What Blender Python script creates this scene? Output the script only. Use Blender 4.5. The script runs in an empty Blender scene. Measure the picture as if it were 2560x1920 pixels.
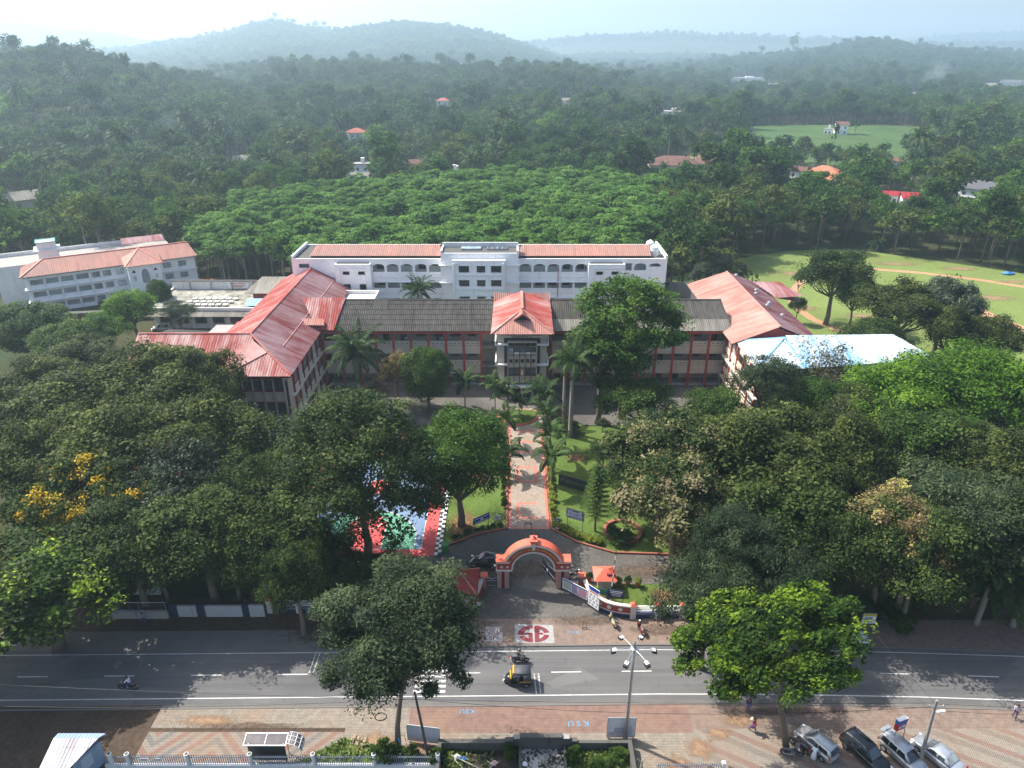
import bpy, bmesh, math, random
import numpy as np
from mathutils import Vector, Matrix
R = math.radians
scene = bpy.context.scene
COL = scene.collection
# ---------------------------------------------------------------- camera, light, exposure
cam_d = bpy.data.cameras.new('camera'); cam = bpy.data.objects.new('camera', cam_d); COL.objects.link(cam)
cam.location = (0, 0, 56); cam.rotation_euler = (R(90 - 25.1), 0, 0)
cam_d.sensor_width = 36; cam_d.lens = 24.96; cam_d.clip_start = .5; cam_d.clip_end = 9000
scene.camera = cam
SUN_EL = 50; TO_SUN = Vector((-.88 * math.cos(R(SUN_EL)), .475 * math.cos(R(SUN_EL)), math.sin(R(SUN_EL))))
world = bpy.data.worlds.new('World'); scene.world = world; world.use_nodes = True
wn = world.node_tree.nodes; wn.clear()
sky = wn.new('ShaderNodeTexSky'); sky.sky_type = 'NISHITA'; sky.sun_disc = False
sky.sun_elevation = R(SUN_EL); sky.sun_rotation = math.atan2(TO_SUN.x, TO_SUN.y)
sky.air_density = 1.0; sky.dust_density = 3.5; sky.ozone_density = 1.0; sky.altitude = 100
bg = wn.new('ShaderNodeBackground'); bg.inputs[1].default_value = .135
wo = wn.new('ShaderNodeOutputWorld')
world.node_tree.links.new(sky.outputs[0], bg.inputs[0]); world.node_tree.links.new(bg.outputs[0], wo.inputs[0])
sl = bpy.data.lights.new('sun', 'SUN'); sl.energy = 4.7; sl.angle = R(.5); sl.color = (1, .95, .86)
sun = bpy.data.objects.new('sun', sl); COL.objects.link(sun)
sun.rotation_euler = (-TO_SUN).to_track_quat('-Z', 'Y').to_euler()
vs = scene.view_settings; vs.view_transform = 'Standard'; vs.look = 'None'; vs.gamma = 1; vs.exposure = 1.0
vs.use_curve_mapping = False
cy = scene.cycles; cy.use_denoising = True; cy.max_bounces = 6; cy.diffuse_bounces = 3; cy.glossy_bounces = 2
cy.transmission_bounces = 3; cy.volume_bounces = 1; cy.caustics_reflective = False; cy.caustics_refractive = False
cy.sample_clamp_indirect = 4
HAZE_DENSITY = .0003

# ---------------------------------------------------------------- helpers
def link(o, parent=None):
    COL.objects.link(o)
    if parent is not None: o.parent = parent
    return o
def tag(o, label=None, cat=None, group=None, kind=None):
    if label: o['label'] = label
    if cat: o['category'] = cat
    if group: o['group'] = group
    if kind: o['kind'] = kind
    return o
def thing(name, label, cat, loc=(0, 0, 0), rz=0, group=None):
    o = bpy.data.objects.new(name, None); o.empty_display_size = .3
    o.location = loc; o.rotation_euler = (0, 0, rz)
    return tag(link(o), label, cat, group)
def wloc(o):
    v = Vector((0, 0, 0))
    while o is not None:
        v = v + Vector(o.location); o = o.parent
    return v
def cpy(o, parent=None):
    c = o.copy(); link(c, parent)
    for k in list(o.children): cpy(k, c)
    return c
def dup(root, loc, rz=0, label=None, scale=None):
    c = cpy(root); c.location = loc; c.rotation_euler = (0, 0, rz)
    if label: c['label'] = label
    if scale: c.scale = scale if not isinstance(scale, (int, float)) else (scale,) * 3
    return c
def V3(a): return Vector(a)

class MB:
    def __init__(s): s.v = []; s.f = []; s.m = []; s.uv = []; s.hasuv = False
    def face(s, pts, mi=0, uv=None):
        n = len(s.v); s.v += [tuple(p) for p in pts]; s.f.append(list(range(n, n + len(pts)))); s.m.append(mi); s.uv.append(uv)
        if uv: s.hasuv = True
        return s
    def raw(s, vs, fs, mi=0):
        n = len(s.v); s.v += [tuple(p) for p in vs]
        for f in fs: s.f.append([n + i for i in f]); s.m.append(mi); s.uv.append(None)
        return s
    def box(s, x0, x1, y0, y1, z0, z1, mi=0):
        vs = [(x, y, z) for z in (z0, z1) for y in (y0, y1) for x in (x0, x1)]
        return s.raw(vs, [(0, 2, 3, 1), (4, 5, 7, 6), (0, 1, 5, 4), (2, 6, 7, 3), (0, 4, 6, 2), (1, 3, 7, 5)], mi)
    def obox(s, o, ax, ay, az, mi=0):        # o: corner; ax, ay, az edge vectors
        o, ax, ay, az = V3(o), V3(ax), V3(ay), V3(az)
        vs = [o + ax * i + ay * j + az * k for k in (0, 1) for j in (0, 1) for i in (0, 1)]
        return s.raw(vs, [(0, 2, 3, 1), (4, 5, 7, 6), (0, 1, 5, 4), (2, 6, 7, 3), (0, 4, 6, 2), (1, 3, 7, 5)], mi)
    def beam(s, p, q, w, h=None, mi=0, up=(0, 0, 1)):
        p, q = V3(p), V3(q); h = h or w; d = (q - p)
        u = V3(up); sd = d.cross(u)
        if sd.length < 1e-4: sd = d.cross(V3((1, 0, 0)))
        sd.normalize(); u2 = sd.cross(d).normalized()
        return s.obox(p - sd * w / 2 - u2 * h / 2, d, sd * w, u2 * h, mi)
    def cyl(s, p, q, r0, r1=None, n=8, mi=0, caps=True):
        p, q = V3(p), V3(q); r1 = r0 if r1 is None else r1
        d = (q - p).normalized(); a = d.orthogonal().normalized(); b = d.cross(a)
        vs = []
        for c, r in ((p, r0), (q, r1)):
            for i in range(n):
                t = 2 * math.pi * i / n; vs.append(c + a * math.cos(t) * r + b * math.sin(t) * r)
        fs = [(i, (i + 1) % n, n + (i + 1) % n, n + i) for i in range(n)]
        if caps: fs += [tuple(range(n))[::-1], tuple(range(n, 2 * n))]
        return s.raw(vs, fs, mi)
    def tube(s, path, rad, n=6, mi=0):
        path = [V3(p) for p in path]; k = len(path)
        if not hasattr(rad, '__len__'): rad = [rad] * k
        vs = []; a = None
        for i in range(k):
            d = (path[min(i + 1, k - 1)] - path[max(i - 1, 0)]).normalized()
            a = d.orthogonal().normalized() if a is None else (a - d * a.dot(d)).normalized()
            b = d.cross(a)
            for j in range(n):
                t = 2 * math.pi * j / n; vs.append(path[i] + a * math.cos(t) * rad[i] + b * math.sin(t) * rad[i])
        fs = [(i * n + j, i * n + (j + 1) % n, (i + 1) * n + (j + 1) % n, (i + 1) * n + j) for i in range(k - 1) for j in range(n)]
        fs += [tuple(range(n))[::-1], tuple(range((k - 1) * n, k * n))]
        return s.raw(vs, fs, mi)
    def lathe(s, prof, c=(0, 0, 0), n=12, mi=0, axis='z'):
        c = V3(c); vs = []
        for r, h in prof:
            for j in range(n):
                t = 2 * math.pi * j / n
                if axis == 'z': vs.append(c + V3((r * math.cos(t), r * math.sin(t), h)))
                elif axis == 'y': vs.append(c + V3((r * math.cos(t), h, r * math.sin(t))))
                else: vs.append(c + V3((h, r * math.cos(t), r * math.sin(t))))
        k = len(prof)
        fs = [(i * n + j, i * n + (j + 1) % n, (i + 1) * n + (j + 1) % n, (i + 1) * n + j) for i in range(k - 1) for j in range(n)]
        return s.raw(vs, fs, mi)
    def prism(s, poly, z0, z1, mi=0, plane='z'):
        n = len(poly)
        def P(a, b, h): return (a, b, h) if plane == 'z' else ((a, h, b) if plane == 'y' else (h, a, b))
        vs = [P(a, b, z0) for a, b in poly] + [P(a, b, z1) for a, b in poly]
        fs = [(i, (i + 1) % n, n + (i + 1) % n, n + i) for i in range(n)] + [tuple(range(n))[::-1], tuple(range(n, 2 * n))]
        return s.raw(vs, fs, mi)
    def sphere(s, c, r, n=10, k=6, mi=0, sq=(1, 1, 1)):
        c = V3(c); vs = []
        for i in range(k + 1):
            a = math.pi * i / k
            for j in range(n):
                t = 2 * math.pi * j / n
                vs.append(c + V3((r * sq[0] * math.sin(a) * math.cos(t), r * sq[1] * math.sin(a) * math.sin(t), -r * sq[2] * math.cos(a))))
        return s.raw(vs, [(i * n + j, i * n + (j + 1) % n, (i + 1) * n + (j + 1) % n, (i + 1) * n + j) for i in range(k) for j in range(n)], mi)
    def sheet(s, poly, z, mi=0, zf=None):
        pts = [(x, y, z) for x, y in poly]
        a = sum(poly[i][0] * poly[(i + 1) % len(poly)][1] - poly[(i + 1) % len(poly)][0] * poly[i][1] for i in range(len(poly)))
        return s.face(pts if a > 0 else pts[::-1], mi)
    def ribbed(s, poly, eave, pitch=.4, amp=.05, mi=0, under=True):
        """corrugated sheet over a convex 3-d polygon; ribs run up the slope, across the eave direction"""
        poly = [V3(p) for p in poly]; o = poly[0]; e = V3(eave).normalized()
        nrm = None
        for i in range(1, len(poly) - 1):
            c = (poly[i] - o).cross(poly[i + 1] - o)
            if c.length > 1e-6: nrm = c.normalized(); break
        if nrm.z < 0: nrm = -nrm
        up = nrm.cross(e).normalized()
        if up.z < 0: up = -up
        P2 = [((p - o).dot(e), (p - o).dot(up)) for p in poly]
        a0 = min(p[0] for p in P2); a1 = max(p[0] for p in P2)
        stops = {round(p[0], 4) for p in P2}; k = 0
        while a0 + k * pitch < a1:
            for f in (0, .5, .62, .88):
                a = a0 + (k + f) * pitch
                if a < a1: stops.add(round(a, 4))
            k += 1
        stops = sorted(stops)
        def hgt(a):
            f = ((a - a0) / pitch) % 1.0
            if f < .5 or f > .999: return 0
            if f < .62: return amp * (f - .5) / .12
            if f < .88: return amp
            return amp * (1 - f) / .12
        def rng(a):
            bs = []
            for i in range(len(P2)):
                (x0, y0), (x1, y1) = P2[i], P2[(i + 1) % len(P2)]
                if min(x0, x1) - 1e-6 <= a <= max(x0, x1) + 1e-6:
                    if abs(x1 - x0) < 1e-6: bs += [y0, y1]
                    else: bs.append(y0 + (y1 - y0) * (a - x0) / (x1 - x0))
            return (min(bs), max(bs)) if bs else (0, 0)
        def at(a, b, h): return o + e * a + up * b + nrm * h
        for a, b in zip(stops, stops[1:]):
            if b - a < 1e-4: continue
            l0, h0 = rng(a); l1, h1 = rng(b); ga, gb = hgt(a), hgt(b)
            pts = [at(a, l0, ga), at(b, l1, gb), at(b, h1, gb), at(a, h0, ga)]; uv = [(a, l0), (b, l1), (b, h1), (a, h0)]
            s.face(pts, mi, uv)
        if under: s.face([p - nrm * .07 for p in poly], mi, P2)
        return s
    def mesh(s, name, mats, off=(0, 0, 0), smooth=False):
        me = bpy.data.meshes.new(name)
        ox, oy, oz = off
        me.from_pydata([(x - ox, y - oy, z - oz) for x, y, z in s.v], [], s.f)
        for m in (mats if isinstance(mats, (list, tuple)) else [mats]): me.materials.append(m)
        me.polygons.foreach_set('material_index', s.m)
        if smooth: me.polygons.foreach_set('use_smooth', [True] * len(s.f))
        if s.hasuv:
            l = me.uv_layers.new(name='sheet'); d = []
            for f, u in zip(s.f, s.uv):
                for i in range(len(f)): d += list(u[i]) if u else [0, 0]
            l.data.foreach_set('uv', d)
        me.update()
        return me
    def build(s, name, mats, parent=None, local=False, smooth=False):
        off = (0, 0, 0) if local or parent is None else tuple(wloc(parent))
        o = bpy.data.objects.new(name, s.mesh(name, mats, off, smooth))
        return link(o, parent)

# ---------------------------------------------------------------- materials
def nodes(name):
    m = bpy.data.materials.new(name); m.use_nodes = True
    nt = m.node_tree; b = nt.nodes['Principled BSDF']
    return m, nt, b
def L(nt, a, b): nt.links.new(a, b)
def noise(nt, scale, detail=4, vec=None, rough=.55):
    n = nt.nodes.new('ShaderNodeTexNoise'); n.inputs['Scale'].default_value = scale; n.inputs['Detail'].default_value = detail
    n.inputs['Roughness'].default_value = rough
    if vec is not None: L(nt, vec, n.inputs['Vector'])
    return n.outputs['Fac']
def coords(nt, kind='Object'): return nt.nodes.new('ShaderNodeTexCoord').outputs[kind]
def pos(nt): return nt.nodes.new('ShaderNodeNewGeometry').outputs['Position']
def mapping(nt, vec, scale=(1, 1, 1), rot=(0, 0, 0), loc=(0, 0, 0)):
    n = nt.nodes.new('ShaderNodeMapping'); L(nt, vec, n.inputs[0])
    n.inputs['Scale'].default_value = scale; n.inputs['Rotation'].default_value = rot; n.inputs['Location'].default_value = loc
    return n.outputs[0]
def ramp(nt, fac, stops, interp='LINEAR'):
    n = nt.nodes.new('ShaderNodeValToRGB'); L(nt, fac, n.inputs[0]); cr = n.color_ramp; cr.interpolation = interp
    while len(cr.elements) < len(stops): cr.elements.new(.5)
    for e, (p, c) in zip(cr.elements, stops): e.position = p; e.color = (*c, 1) if len(c) == 3 else c
    return n.outputs[0]
def mixc(nt, fac, a, b, mode='MIX'):
    n = nt.nodes.new('ShaderNodeMix'); n.data_type = 'RGBA'; n.blend_type = mode
    for sock, val in ((n.inputs[0], fac), (n.inputs[6], a), (n.inputs[7], b)):
        if isinstance(val, (int, float)): sock.default_value = val
        elif isinstance(val, tuple): sock.default_value = (*val, 1)
        else: L(nt, val, sock)
    return n.outputs[2]
def mth(nt, op, a, b=0.0, c=None):
    n = nt.nodes.new('ShaderNodeMath'); n.operation = op
    for i, v in enumerate((a, b, c)):
        if v is None: continue
        if isinstance(v, (int, float)): n.inputs[i].default_value = v
        else: L(nt, v, n.inputs[i])
    return n.outputs[0]
def bump(nt, b, h, strength=.3, dist=.05):
    n = nt.nodes.new('ShaderNodeBump'); n.inputs['Strength'].default_value = strength; n.inputs['Distance'].default_value = dist
    L(nt, h, n.inputs['Height']); L(nt, n.outputs[0], b.inputs['Normal'])
def sc(c, k): return tuple(min(1, x * k) for x in c)
_mc = {}
def M(name, col, rough=.8, var=.18, scale=1.2, metal=0, spec=.35, bmp=0):
    if name in _mc: return _mc[name]
    m, nt, b = nodes(name); co = coords(nt)
    f = noise(nt, scale, 5, co); f2 = noise(nt, scale * 7, 3, co)
    ff = mth(nt, 'MULTIPLY_ADD', f2, .35, mth(nt, 'MULTIPLY', f, .65))
    L(nt, ramp(nt, ff, [(.25, sc(col, 1 - var)), (.75, sc(col, 1 + var))]), b.inputs['Base Color'])
    b.inputs['Roughness'].default_value = rough; b.inputs['Metallic'].default_value = metal
    b.inputs['Specular IOR Level'].default_value = spec
    if bmp: bump(nt, b, ff, bmp, .03)
    _mc[name] = m; return m
def paint(name, col, rough=.3, metal=0, coat=0.5):
    if name in _mc: return _mc[name]
    m, nt, b = nodes(name); co = coords(nt)
    L(nt, ramp(nt, noise(nt, 3, 5, co), [(.3, sc(col, .9)), (.7, sc(col, 1.05))]), b.inputs['Base Color'])
    L(nt, mth(nt, 'MULTIPLY_ADD', noise(nt, 6, 4, co), .25, rough - .08), b.inputs['Roughness'])
    b.inputs['Metallic'].default_value = metal; b.inputs['Coat Weight'].default_value = coat
    _mc[name] = m; return m
def glassm(name, col, rough=.08, spec=.6):
    if name in _mc: return _mc[name]
    m, nt, b = nodes(name); co = coords(nt)
    oi = nt.nodes.new('ShaderNodeObjectInfo').outputs['Random']; c_ = ramp(nt, noise(nt, .8, 2, co), [(.3, sc(col, .6)), (.7, sc(col, 1.4))])
    L(nt, mixc(nt, 1.0, c_, ramp(nt, oi, [(0, (.5, .5, .5)), (.6, (1, 1, 1)), (.85, (2.2, 2.2, 2.1)), (1, (3.6, 3.5, 3.2))]), 'MULTIPLY'), b.inputs['Base Color'])
    b.inputs['Roughness'].default_value = rough; b.inputs['Specular IOR Level'].default_value = spec
    _mc[name] = m; return m
def streaky(name, col, col2, fade=.5, rough=.55, kx=.85, ky=.09, thr=(.44, .58), patch=.13):
    """sheet roofing: streaks of worn paint that run down the sheet (uv: x across, y up the slope)"""
    m, nt, b = nodes(name); uv = nt.nodes.new('ShaderNodeUVMap').outputs[0]
    st = noise(nt, 1, 5, mapping(nt, uv, (kx, ky, 1)), .7)
    pa = noise(nt, patch, 4, coords(nt))
    fine = noise(nt, 1, 3, mapping(nt, uv, (9, .5, 1)))
    f = mth(nt, 'ADD', mth(nt, 'MULTIPLY', st, .55), mth(nt, 'MULTIPLY', pa, .45))
    f = ramp(nt, f, [(thr[0], (0, 0, 0)), (thr[1], (1, 1, 1))])
    f = mth(nt, 'MULTIPLY', f, fade)
    base = mixc(nt, fine, sc(col, .78), sc(col, 1.15)); base = mixc(nt, mth(nt, 'MULTIPLY', ramp(nt, noise(nt, 1, 4, mapping(nt, uv, (.9, .12, 1), loc=(7, 3, 0))), [(.5, (0, 0, 0)), (.7, (1, 1, 1))]), .45), base, sc(col, .38))
    L(nt, mixc(nt, f, base, col2), b.inputs['Base Color'])
    b.inputs['Roughness'].default_value = rough + .12; b.inputs['Specular IOR Level'].default_value = .18
    _mc[name] = m; return m
def plaster(name, col, stain=(.16, .15, .13), amount=.35, rough=.85):
    if name in _mc: return _mc[name]
    m, nt, b = nodes(name); p = coords(nt)
    st = noise(nt, 1, 5, mapping(nt, p, (1.3, 1.3, .22)), .65)
    f = ramp(nt, st, [(.56, (0, 0, 0)), (.76, (1, 1, 1))])
    base = mixc(nt, noise(nt, .5, 4, p), sc(col, .93), sc(col, 1.05))
    L(nt, mixc(nt, mth(nt, 'MULTIPLY', f, amount), base, stain), b.inputs['Base Color'])
    b.inputs['Roughness'].default_value = rough; b.inputs['Specular IOR Level'].default_value = .25
    _mc[name] = m; return m
def leafm(name, dark, mid, light, transl=.3, rough=.5, spec=.35, tips=None):
    m, nt, b = nodes(name)
    at = nt.nodes.new('ShaderNodeAttribute'); at.attribute_name = 'tint'
    oi = nt.nodes.new('ShaderNodeObjectInfo').outputs['Random']
    f = mth(nt, 'ADD', mth(nt, 'MULTIPLY', at.outputs['Fac'], .85), mth(nt, 'MULTIPLY_ADD', oi, .3, -.08))
    st = [(.08, dark), (.5, mid), (.92, light)]
    if tips: st = [(.06, dark), (.45, mid), (.74, light), (.93, tips)]
    c = ramp(nt, f, st)
    L(nt, c, b.inputs['Base Color']); b.inputs['Roughness'].default_value = rough
    b.inputs['Specular IOR Level'].default_value = spec
    tr = nt.nodes.new('ShaderNodeBsdfTranslucent')
    L(nt, mixc(nt, .5, c, mixc(nt, 1.0, c, (1.5, 1.7, .6), 'MULTIPLY')), tr.inputs[0])
    mx = nt.nodes.new('ShaderNodeMixShader'); mx.inputs[0].default_value = transl
    L(nt, b.outputs[0], mx.inputs[1]); L(nt, tr.outputs[0], mx.inputs[2])
    L(nt, mx.outputs[0], nt.nodes['Material Output'].inputs[0])
    _mc[name] = m; return m

red_paint = M('red oxide paint', (.36, .055, .04), .6, .15, 2)
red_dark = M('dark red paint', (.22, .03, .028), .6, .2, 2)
coral = M('coral paint', (.62, .13, .08), .55, .1, 1.5)
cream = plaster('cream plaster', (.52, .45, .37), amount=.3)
cream_lit = plaster('pale cream plaster', (.66, .58, .47), amount=.2)  # raised copy of the cream; the sunlit wall's brightness is in the colour
white_wall = plaster('white plaster', (.87, .87, .87), amount=.3)
white_old = plaster('weathered white plaster', (.70, .70, .69), (.2, .2, .2), .5)
white_paint = M('white paint', (.78, .78, .76), .6, .06, 3)
grey_conc = plaster('grey concrete', (.30, .29, .27), (.07, .07, .065), .6)
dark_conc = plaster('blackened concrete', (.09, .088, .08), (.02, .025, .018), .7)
black = M('black rubber', (.02, .02, .022), .7, .2, 5)
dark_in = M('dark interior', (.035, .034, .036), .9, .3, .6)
door_m = M('brown door', (.10, .06, .045), .7, .2, 2)
glass_dark = glassm('window glass', (.035, .045, .055))
glass_blue = glassm('bluish window glass', (.11, .16, .20), .2)
steel = M('galvanised steel', (.42, .43, .44), .4, .12, 3, .7)
iron = M('black iron', (.03, .03, .032), .5, .2, 4)
navy = M('navy paint', (.022, .03, .075), .6, .15, 2)
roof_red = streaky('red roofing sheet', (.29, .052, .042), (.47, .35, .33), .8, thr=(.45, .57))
roof_red_lit = streaky('sunlit red roofing sheet', (.33, .058, .044), (.46, .31, .28), .75, thr=(.47, .60))  # brighter copy of the red: the lit slope's sun is put into the colour
roof_red_dark = streaky('worn shaded maroon roofing sheet', (.19, .035, .033), (.33, .22, .225), .9, thr=(.40, .56))  # darker copy with shade in the colour for slopes off the sun; streaks are wear
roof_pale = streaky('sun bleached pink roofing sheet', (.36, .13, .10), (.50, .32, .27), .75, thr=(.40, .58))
roof_pink = streaky('pink roofing sheet', (.40, .19, .15), (.26, .165, .14), .8, kx=1.2, ky=.35)
roof_blue = streaky('blue roofing sheet', (.17, .40, .62), (.60, .63, .66), .95, thr=(.38, .54), patch=.09)
roof_grey = streaky('grey asbestos sheet', (.078, .071, .063), (.15, .14, .125), .5, rough=.9, kx=1.4, ky=.4)
roof_pale_as = streaky('pale asbestos sheet', (.30, .28, .24), (.12, .11, .10), .7, rough=.9)
tile_red = streaky('red clay tile', (.26, .035, .03), (.36, .14, .12), .4, rough=.7)

# ---------------------------------------------------------------- terrain
# each ridge: distance, front and back spread, crest as (x/y, dz/dy seen from the campus) pairs, height of the wood on it
RIDGES = [
 (720, 290, 240, 20, [(-0.8011, 0.0131), (-0.6515, 0.00485), (-0.5999, 0.00761), (-0.562, 0.00669), (-0.536, -0.00114), (-0.5077, -0.0109), (-0.4683, -0.01839), (-0.4286, -0.02594), (-0.3541, -0.04408), (-0.2529, -0.06989), (-0.176, -0.09732)]),
 (1000, 300, 300, 23, [(-0.5659, -0.05763), (-0.4038, -0.03163), (-0.3499, -0.01839), (-0.2974, -0.0109), (-0.2459, -0.00857), (-0.1841, -0.00485), (-0.1434, -0.00857), (-0.0923, -0.01043), (-0.041, -0.0109), (0.0102, -0.00903), (0.0615, -0.01137), (0.1029, -0.01839), (0.1448, -0.02878), (0.1976, -0.04071), (0.2719, -0.05277)]),
 (3000, 900, 500, 21, [(-0.6035, -0.00531), (-0.4834, 0.00577), (-0.4466, 0.01127), (-0.4106, 0.01356), (-0.3634, 0.02264), (-0.3215, 0.03299), (-0.2911, 0.03478), (-0.2617, 0.02895), (-0.2269, 0.0249), (-0.1911, 0.0303), (-0.1406, 0.03389), (-0.1005, 0.03209), (-0.0604, 0.02805), (-0.0202, 0.01947), (0.0254, 0.00577), (0.0614, -0.00485), (0.1131, -0.01698)]),
 (2250, 640, 500, 25, [(0.0104, -0.04071), (0.0518, -0.03068), (0.1133, -0.01933), (0.1899, -0.0123), (0.266, -0.00531), (0.3167, -0.00253), (0.3666, 0.00439), (0.4161, 0.01127), (0.4553, 0.01811), (0.4968, 0.01356), (0.5334, 0.00898), (0.5906, 0.00439), (0.6524, 0.00209), (0.8268, -0.00068)]),
 (4300, 900, 500, 8, [(-0.0153, -0.00068), (0.0458, 0.00669), (0.0862, 0.01219), (0.142, 0.0131), (0.2026, 0.01583), (0.2433, 0.01356), (0.2891, 0.01219), (0.3402, 0.01036), (0.3911, 0.00944), (0.5194, 0.00393)]),
 (5200, 900, 500, 6, [(-0.7943, 0.0312), (-0.644, 0.0294), (-0.6144, 0.0276), (-0.5809, 0.02128), (-0.5464, 0.01765), (-0.5115, 0.01583), (-0.4824, 0.0099), (-0.4384, 0.00163)]),
 (6000, 900, 400, 6, [(0.4677, 0.00761), (0.5574, 0.01447), (0.5922, 0.01674), (0.6476, 0.01765), (0.8207, 0.01492)]),
]
def hgt(x, y):
    x = np.asarray(x, float); y = np.asarray(y, float); yy = np.maximum(y, 1)
    z = np.zeros_like(x * yy); s = x / yy
    for D, sf, sb, wood, crest in RIDGES:
        S = np.array([c[0] for c in crest]); K = np.array([c[1] for c in crest])
        zc = np.maximum(0, 56 + D * np.interp(s, S, K) - wood)
        d = yy - D; g = np.where(d < 0, np.exp(-(d / sf) ** 2), np.exp(-(d / sb) ** 2))
        z = np.maximum(z, zc * g) + .12 * np.minimum(z, zc * g)
    z = z + 4 * np.exp(-((x - 270) / 140) ** 2 - ((y - 590) / 80) ** 2)
    roll = 3.5 * np.sin(x / 97 + y / 143) * np.sin(y / 111 - x / 171) + 1.5 * np.sin(x / 37) * np.sin(y / 43)
    f = np.clip((y - 300) / 250, 0, 1)
    return (z + np.maximum(roll, -2)) * f * f * (3 - 2 * f)
ys = np.concatenate([np.linspace(-90, 300, 40), np.linspace(315, 1200, 90), np.linspace(1225, 3600, 90), np.linspace(3650, 6800, 60)])
ss = np.linspace(-1.25, 1.25, 181)
gx = ss[None, :] * (np.maximum(ys, 0)[:, None] * .8 + 160); gy = np.repeat(ys[:, None], 181, 1); gz = hgt(gx, gy)
me = bpy.data.meshes.new('terrain')
ii = np.arange(len(ys) * 181).reshape(len(ys), 181)
fq = np.stack([ii[:-1, :-1], ii[:-1, 1:], ii[1:, 1:], ii[1:, :-1]], -1).reshape(-1, 4)
me.from_pydata(np.stack([gx, gy, gz], -1).reshape(-1, 3).tolist(), [], fq.tolist())
me.polygons.foreach_set('use_smooth', [True] * len(fq))
m, nt, b = nodes('forest floor'); p = pos(nt)
f = noise(nt, .05, 5, p); f2 = noise(nt, .6, 4, p)
c = mixc(nt, ramp(nt, f, [(.42, (0, 0, 0)), (.6, (1, 1, 1))]), (.05, .048, .022), (.032, .052, .018))
c = mixc(nt, mth(nt, 'MULTIPLY', f2, .7), c, mixc(nt, .5, c, (.03, .03, .015)))
L(nt, c, b.inputs['Base Color']); b.inputs['Roughness'].default_value = .95; b.inputs['Specular IOR Level'].default_value = .1
me.materials.append(m)
tag(link(bpy.data.objects.new('terrain', me)), kind='structure')

def patch(name, c00, c10, c11, c01, mat, nx=30, ny=20, lift=.35):
    u = np.linspace(0, 1, nx); v = np.linspace(0, 1, ny); U, W = np.meshgrid(u, v)
    P = [np.array(q[:2], float) for q in (c00, c10, c11, c01)]
    XY = P[0] * ((1 - U) * (1 - W))[..., None] + P[1] * (U * (1 - W))[..., None] + P[2] * (U * W)[..., None] + P[3] * ((1 - U) * W)[..., None]
    Z = hgt(XY[..., 0], XY[..., 1]) + lift
    me = bpy.data.meshes.new(name); k = np.arange(nx * ny).reshape(ny, nx)
    fq = np.stack([k[:-1, :-1], k[:-1, 1:], k[1:, 1:], k[1:, :-1]], -1).reshape(-1, 4)
    me.from_pydata(np.dstack([XY, Z]).reshape(-1, 3).tolist(), [], fq.tolist()); me.materials.append(mat)
    me.polygons.foreach_set('use_smooth', [True] * len(fq))
    return tag(link(bpy.data.objects.new(name, me)), kind='structure')
def groundm(name, stops, s1=.25, s2=3.0, w=.5, rough=.92, bmp=.3, spec=.15):
    m, nt, b = nodes(name); p = pos(nt)
    f = mth(nt, 'ADD', mth(nt, 'MULTIPLY', noise(nt, s1, 5, p), 1 - w), mth(nt, 'MULTIPLY', noise(nt, s2, 4, p), w))
    L(nt, ramp(nt, f, stops), b.inputs['Base Color']); b.inputs['Roughness'].default_value = rough
    b.inputs['Specular IOR Level'].default_value = spec
    bump(nt, b, noise(nt, s2 * 4, 3, p), bmp, .05)
    _mc[name] = m; return m
grass_m = groundm('lawn grass', [(.30, (.04, .055, .014)), (.44, (.065, .10, .02)), (.55, (.085, .135, .026)), (.66, (.125, .15, .045))], .25, 3)
field_m = groundm('playing field grass', [(.33, (.21, .16, .08)), (.42, (.125, .155, .045)), (.52, (.135, .185, .048)), (.6, (.165, .205, .062)), (.7, (.20, .21, .085))], .045, .9, .45)
soil_m = groundm('red soil', [(.3, (.13, .06, .03)), (.55, (.26, .125, .06)), (.75, (.36, .20, .11))], .3, 3)
sand_m = groundm('trodden orange sand', [(.3, (.30, .15, .07)), (.6, (.42, .24, .12)), (.8, (.47, .31, .18))], .3, 3)
shade_soil = groundm('shaded leaf littered soil', [(.3, (.035, .025, .018)), (.55, (.078, .055, .04)), (.75, (.135, .095, .065))], .2, 2.5)  # leaf litter, with the shade of the trees put into the soil colour
asphalt_m = groundm('road asphalt', [(.3, (.095, .094, .096)), (.5, (.125, .123, .122)), (.7, (.15, .146, .14))], .18, 6, .4, .85, .2)
nt = asphalt_m.node_tree; b = nt.nodes['Principled BSDF']; p = pos(nt); c0 = b.inputs['Base Color'].links[0].from_socket     # tyre polish, repairs, oil
tr_ = noise(nt, 1, 4, mapping(nt, p, (.025, 1.5, 1))); c0 = mixc(nt, mth(nt, 'MULTIPLY', ramp(nt, tr_, [(.42, (0, 0, 0)), (.66, (1, 1, 1))]), .5), c0, (.066, .066, .072))
vo = nt.nodes.new('ShaderNodeTexVoronoi'); vo.inputs['Scale'].default_value = .16; L(nt, mapping(nt, p, (1, 2.2, 1)), vo.inputs['Vector']); c0 = mixc(nt, mth(nt, 'MULTIPLY', ramp(nt, vo.outputs['Color'], [(.72, (0, 0, 0)), (.74, (1, 1, 1))]), .35), c0, (.19, .18, .17))
c0 = mixc(nt, ramp(nt, noise(nt, .8, 6, p, .7), [(.60, (0, 0, 0)), (.74, (.7, .7, .7))]), c0, (.05, .05, .052)); L(nt, c0, b.inputs['Base Color'])
drive_m = groundm('worn driveway asphalt', [(.3, (.055, .052, .05)), (.5, (.10, .093, .085)), (.68, (.16, .145, .125))], .14, 2.5, .4, .88, .2)
shoulder_m = groundm('dusty asphalt edge', [(.3, (.10, .095, .09)), (.6, (.15, .14, .13)), (.8, (.19, .17, .15))], .4, 5)
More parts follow.
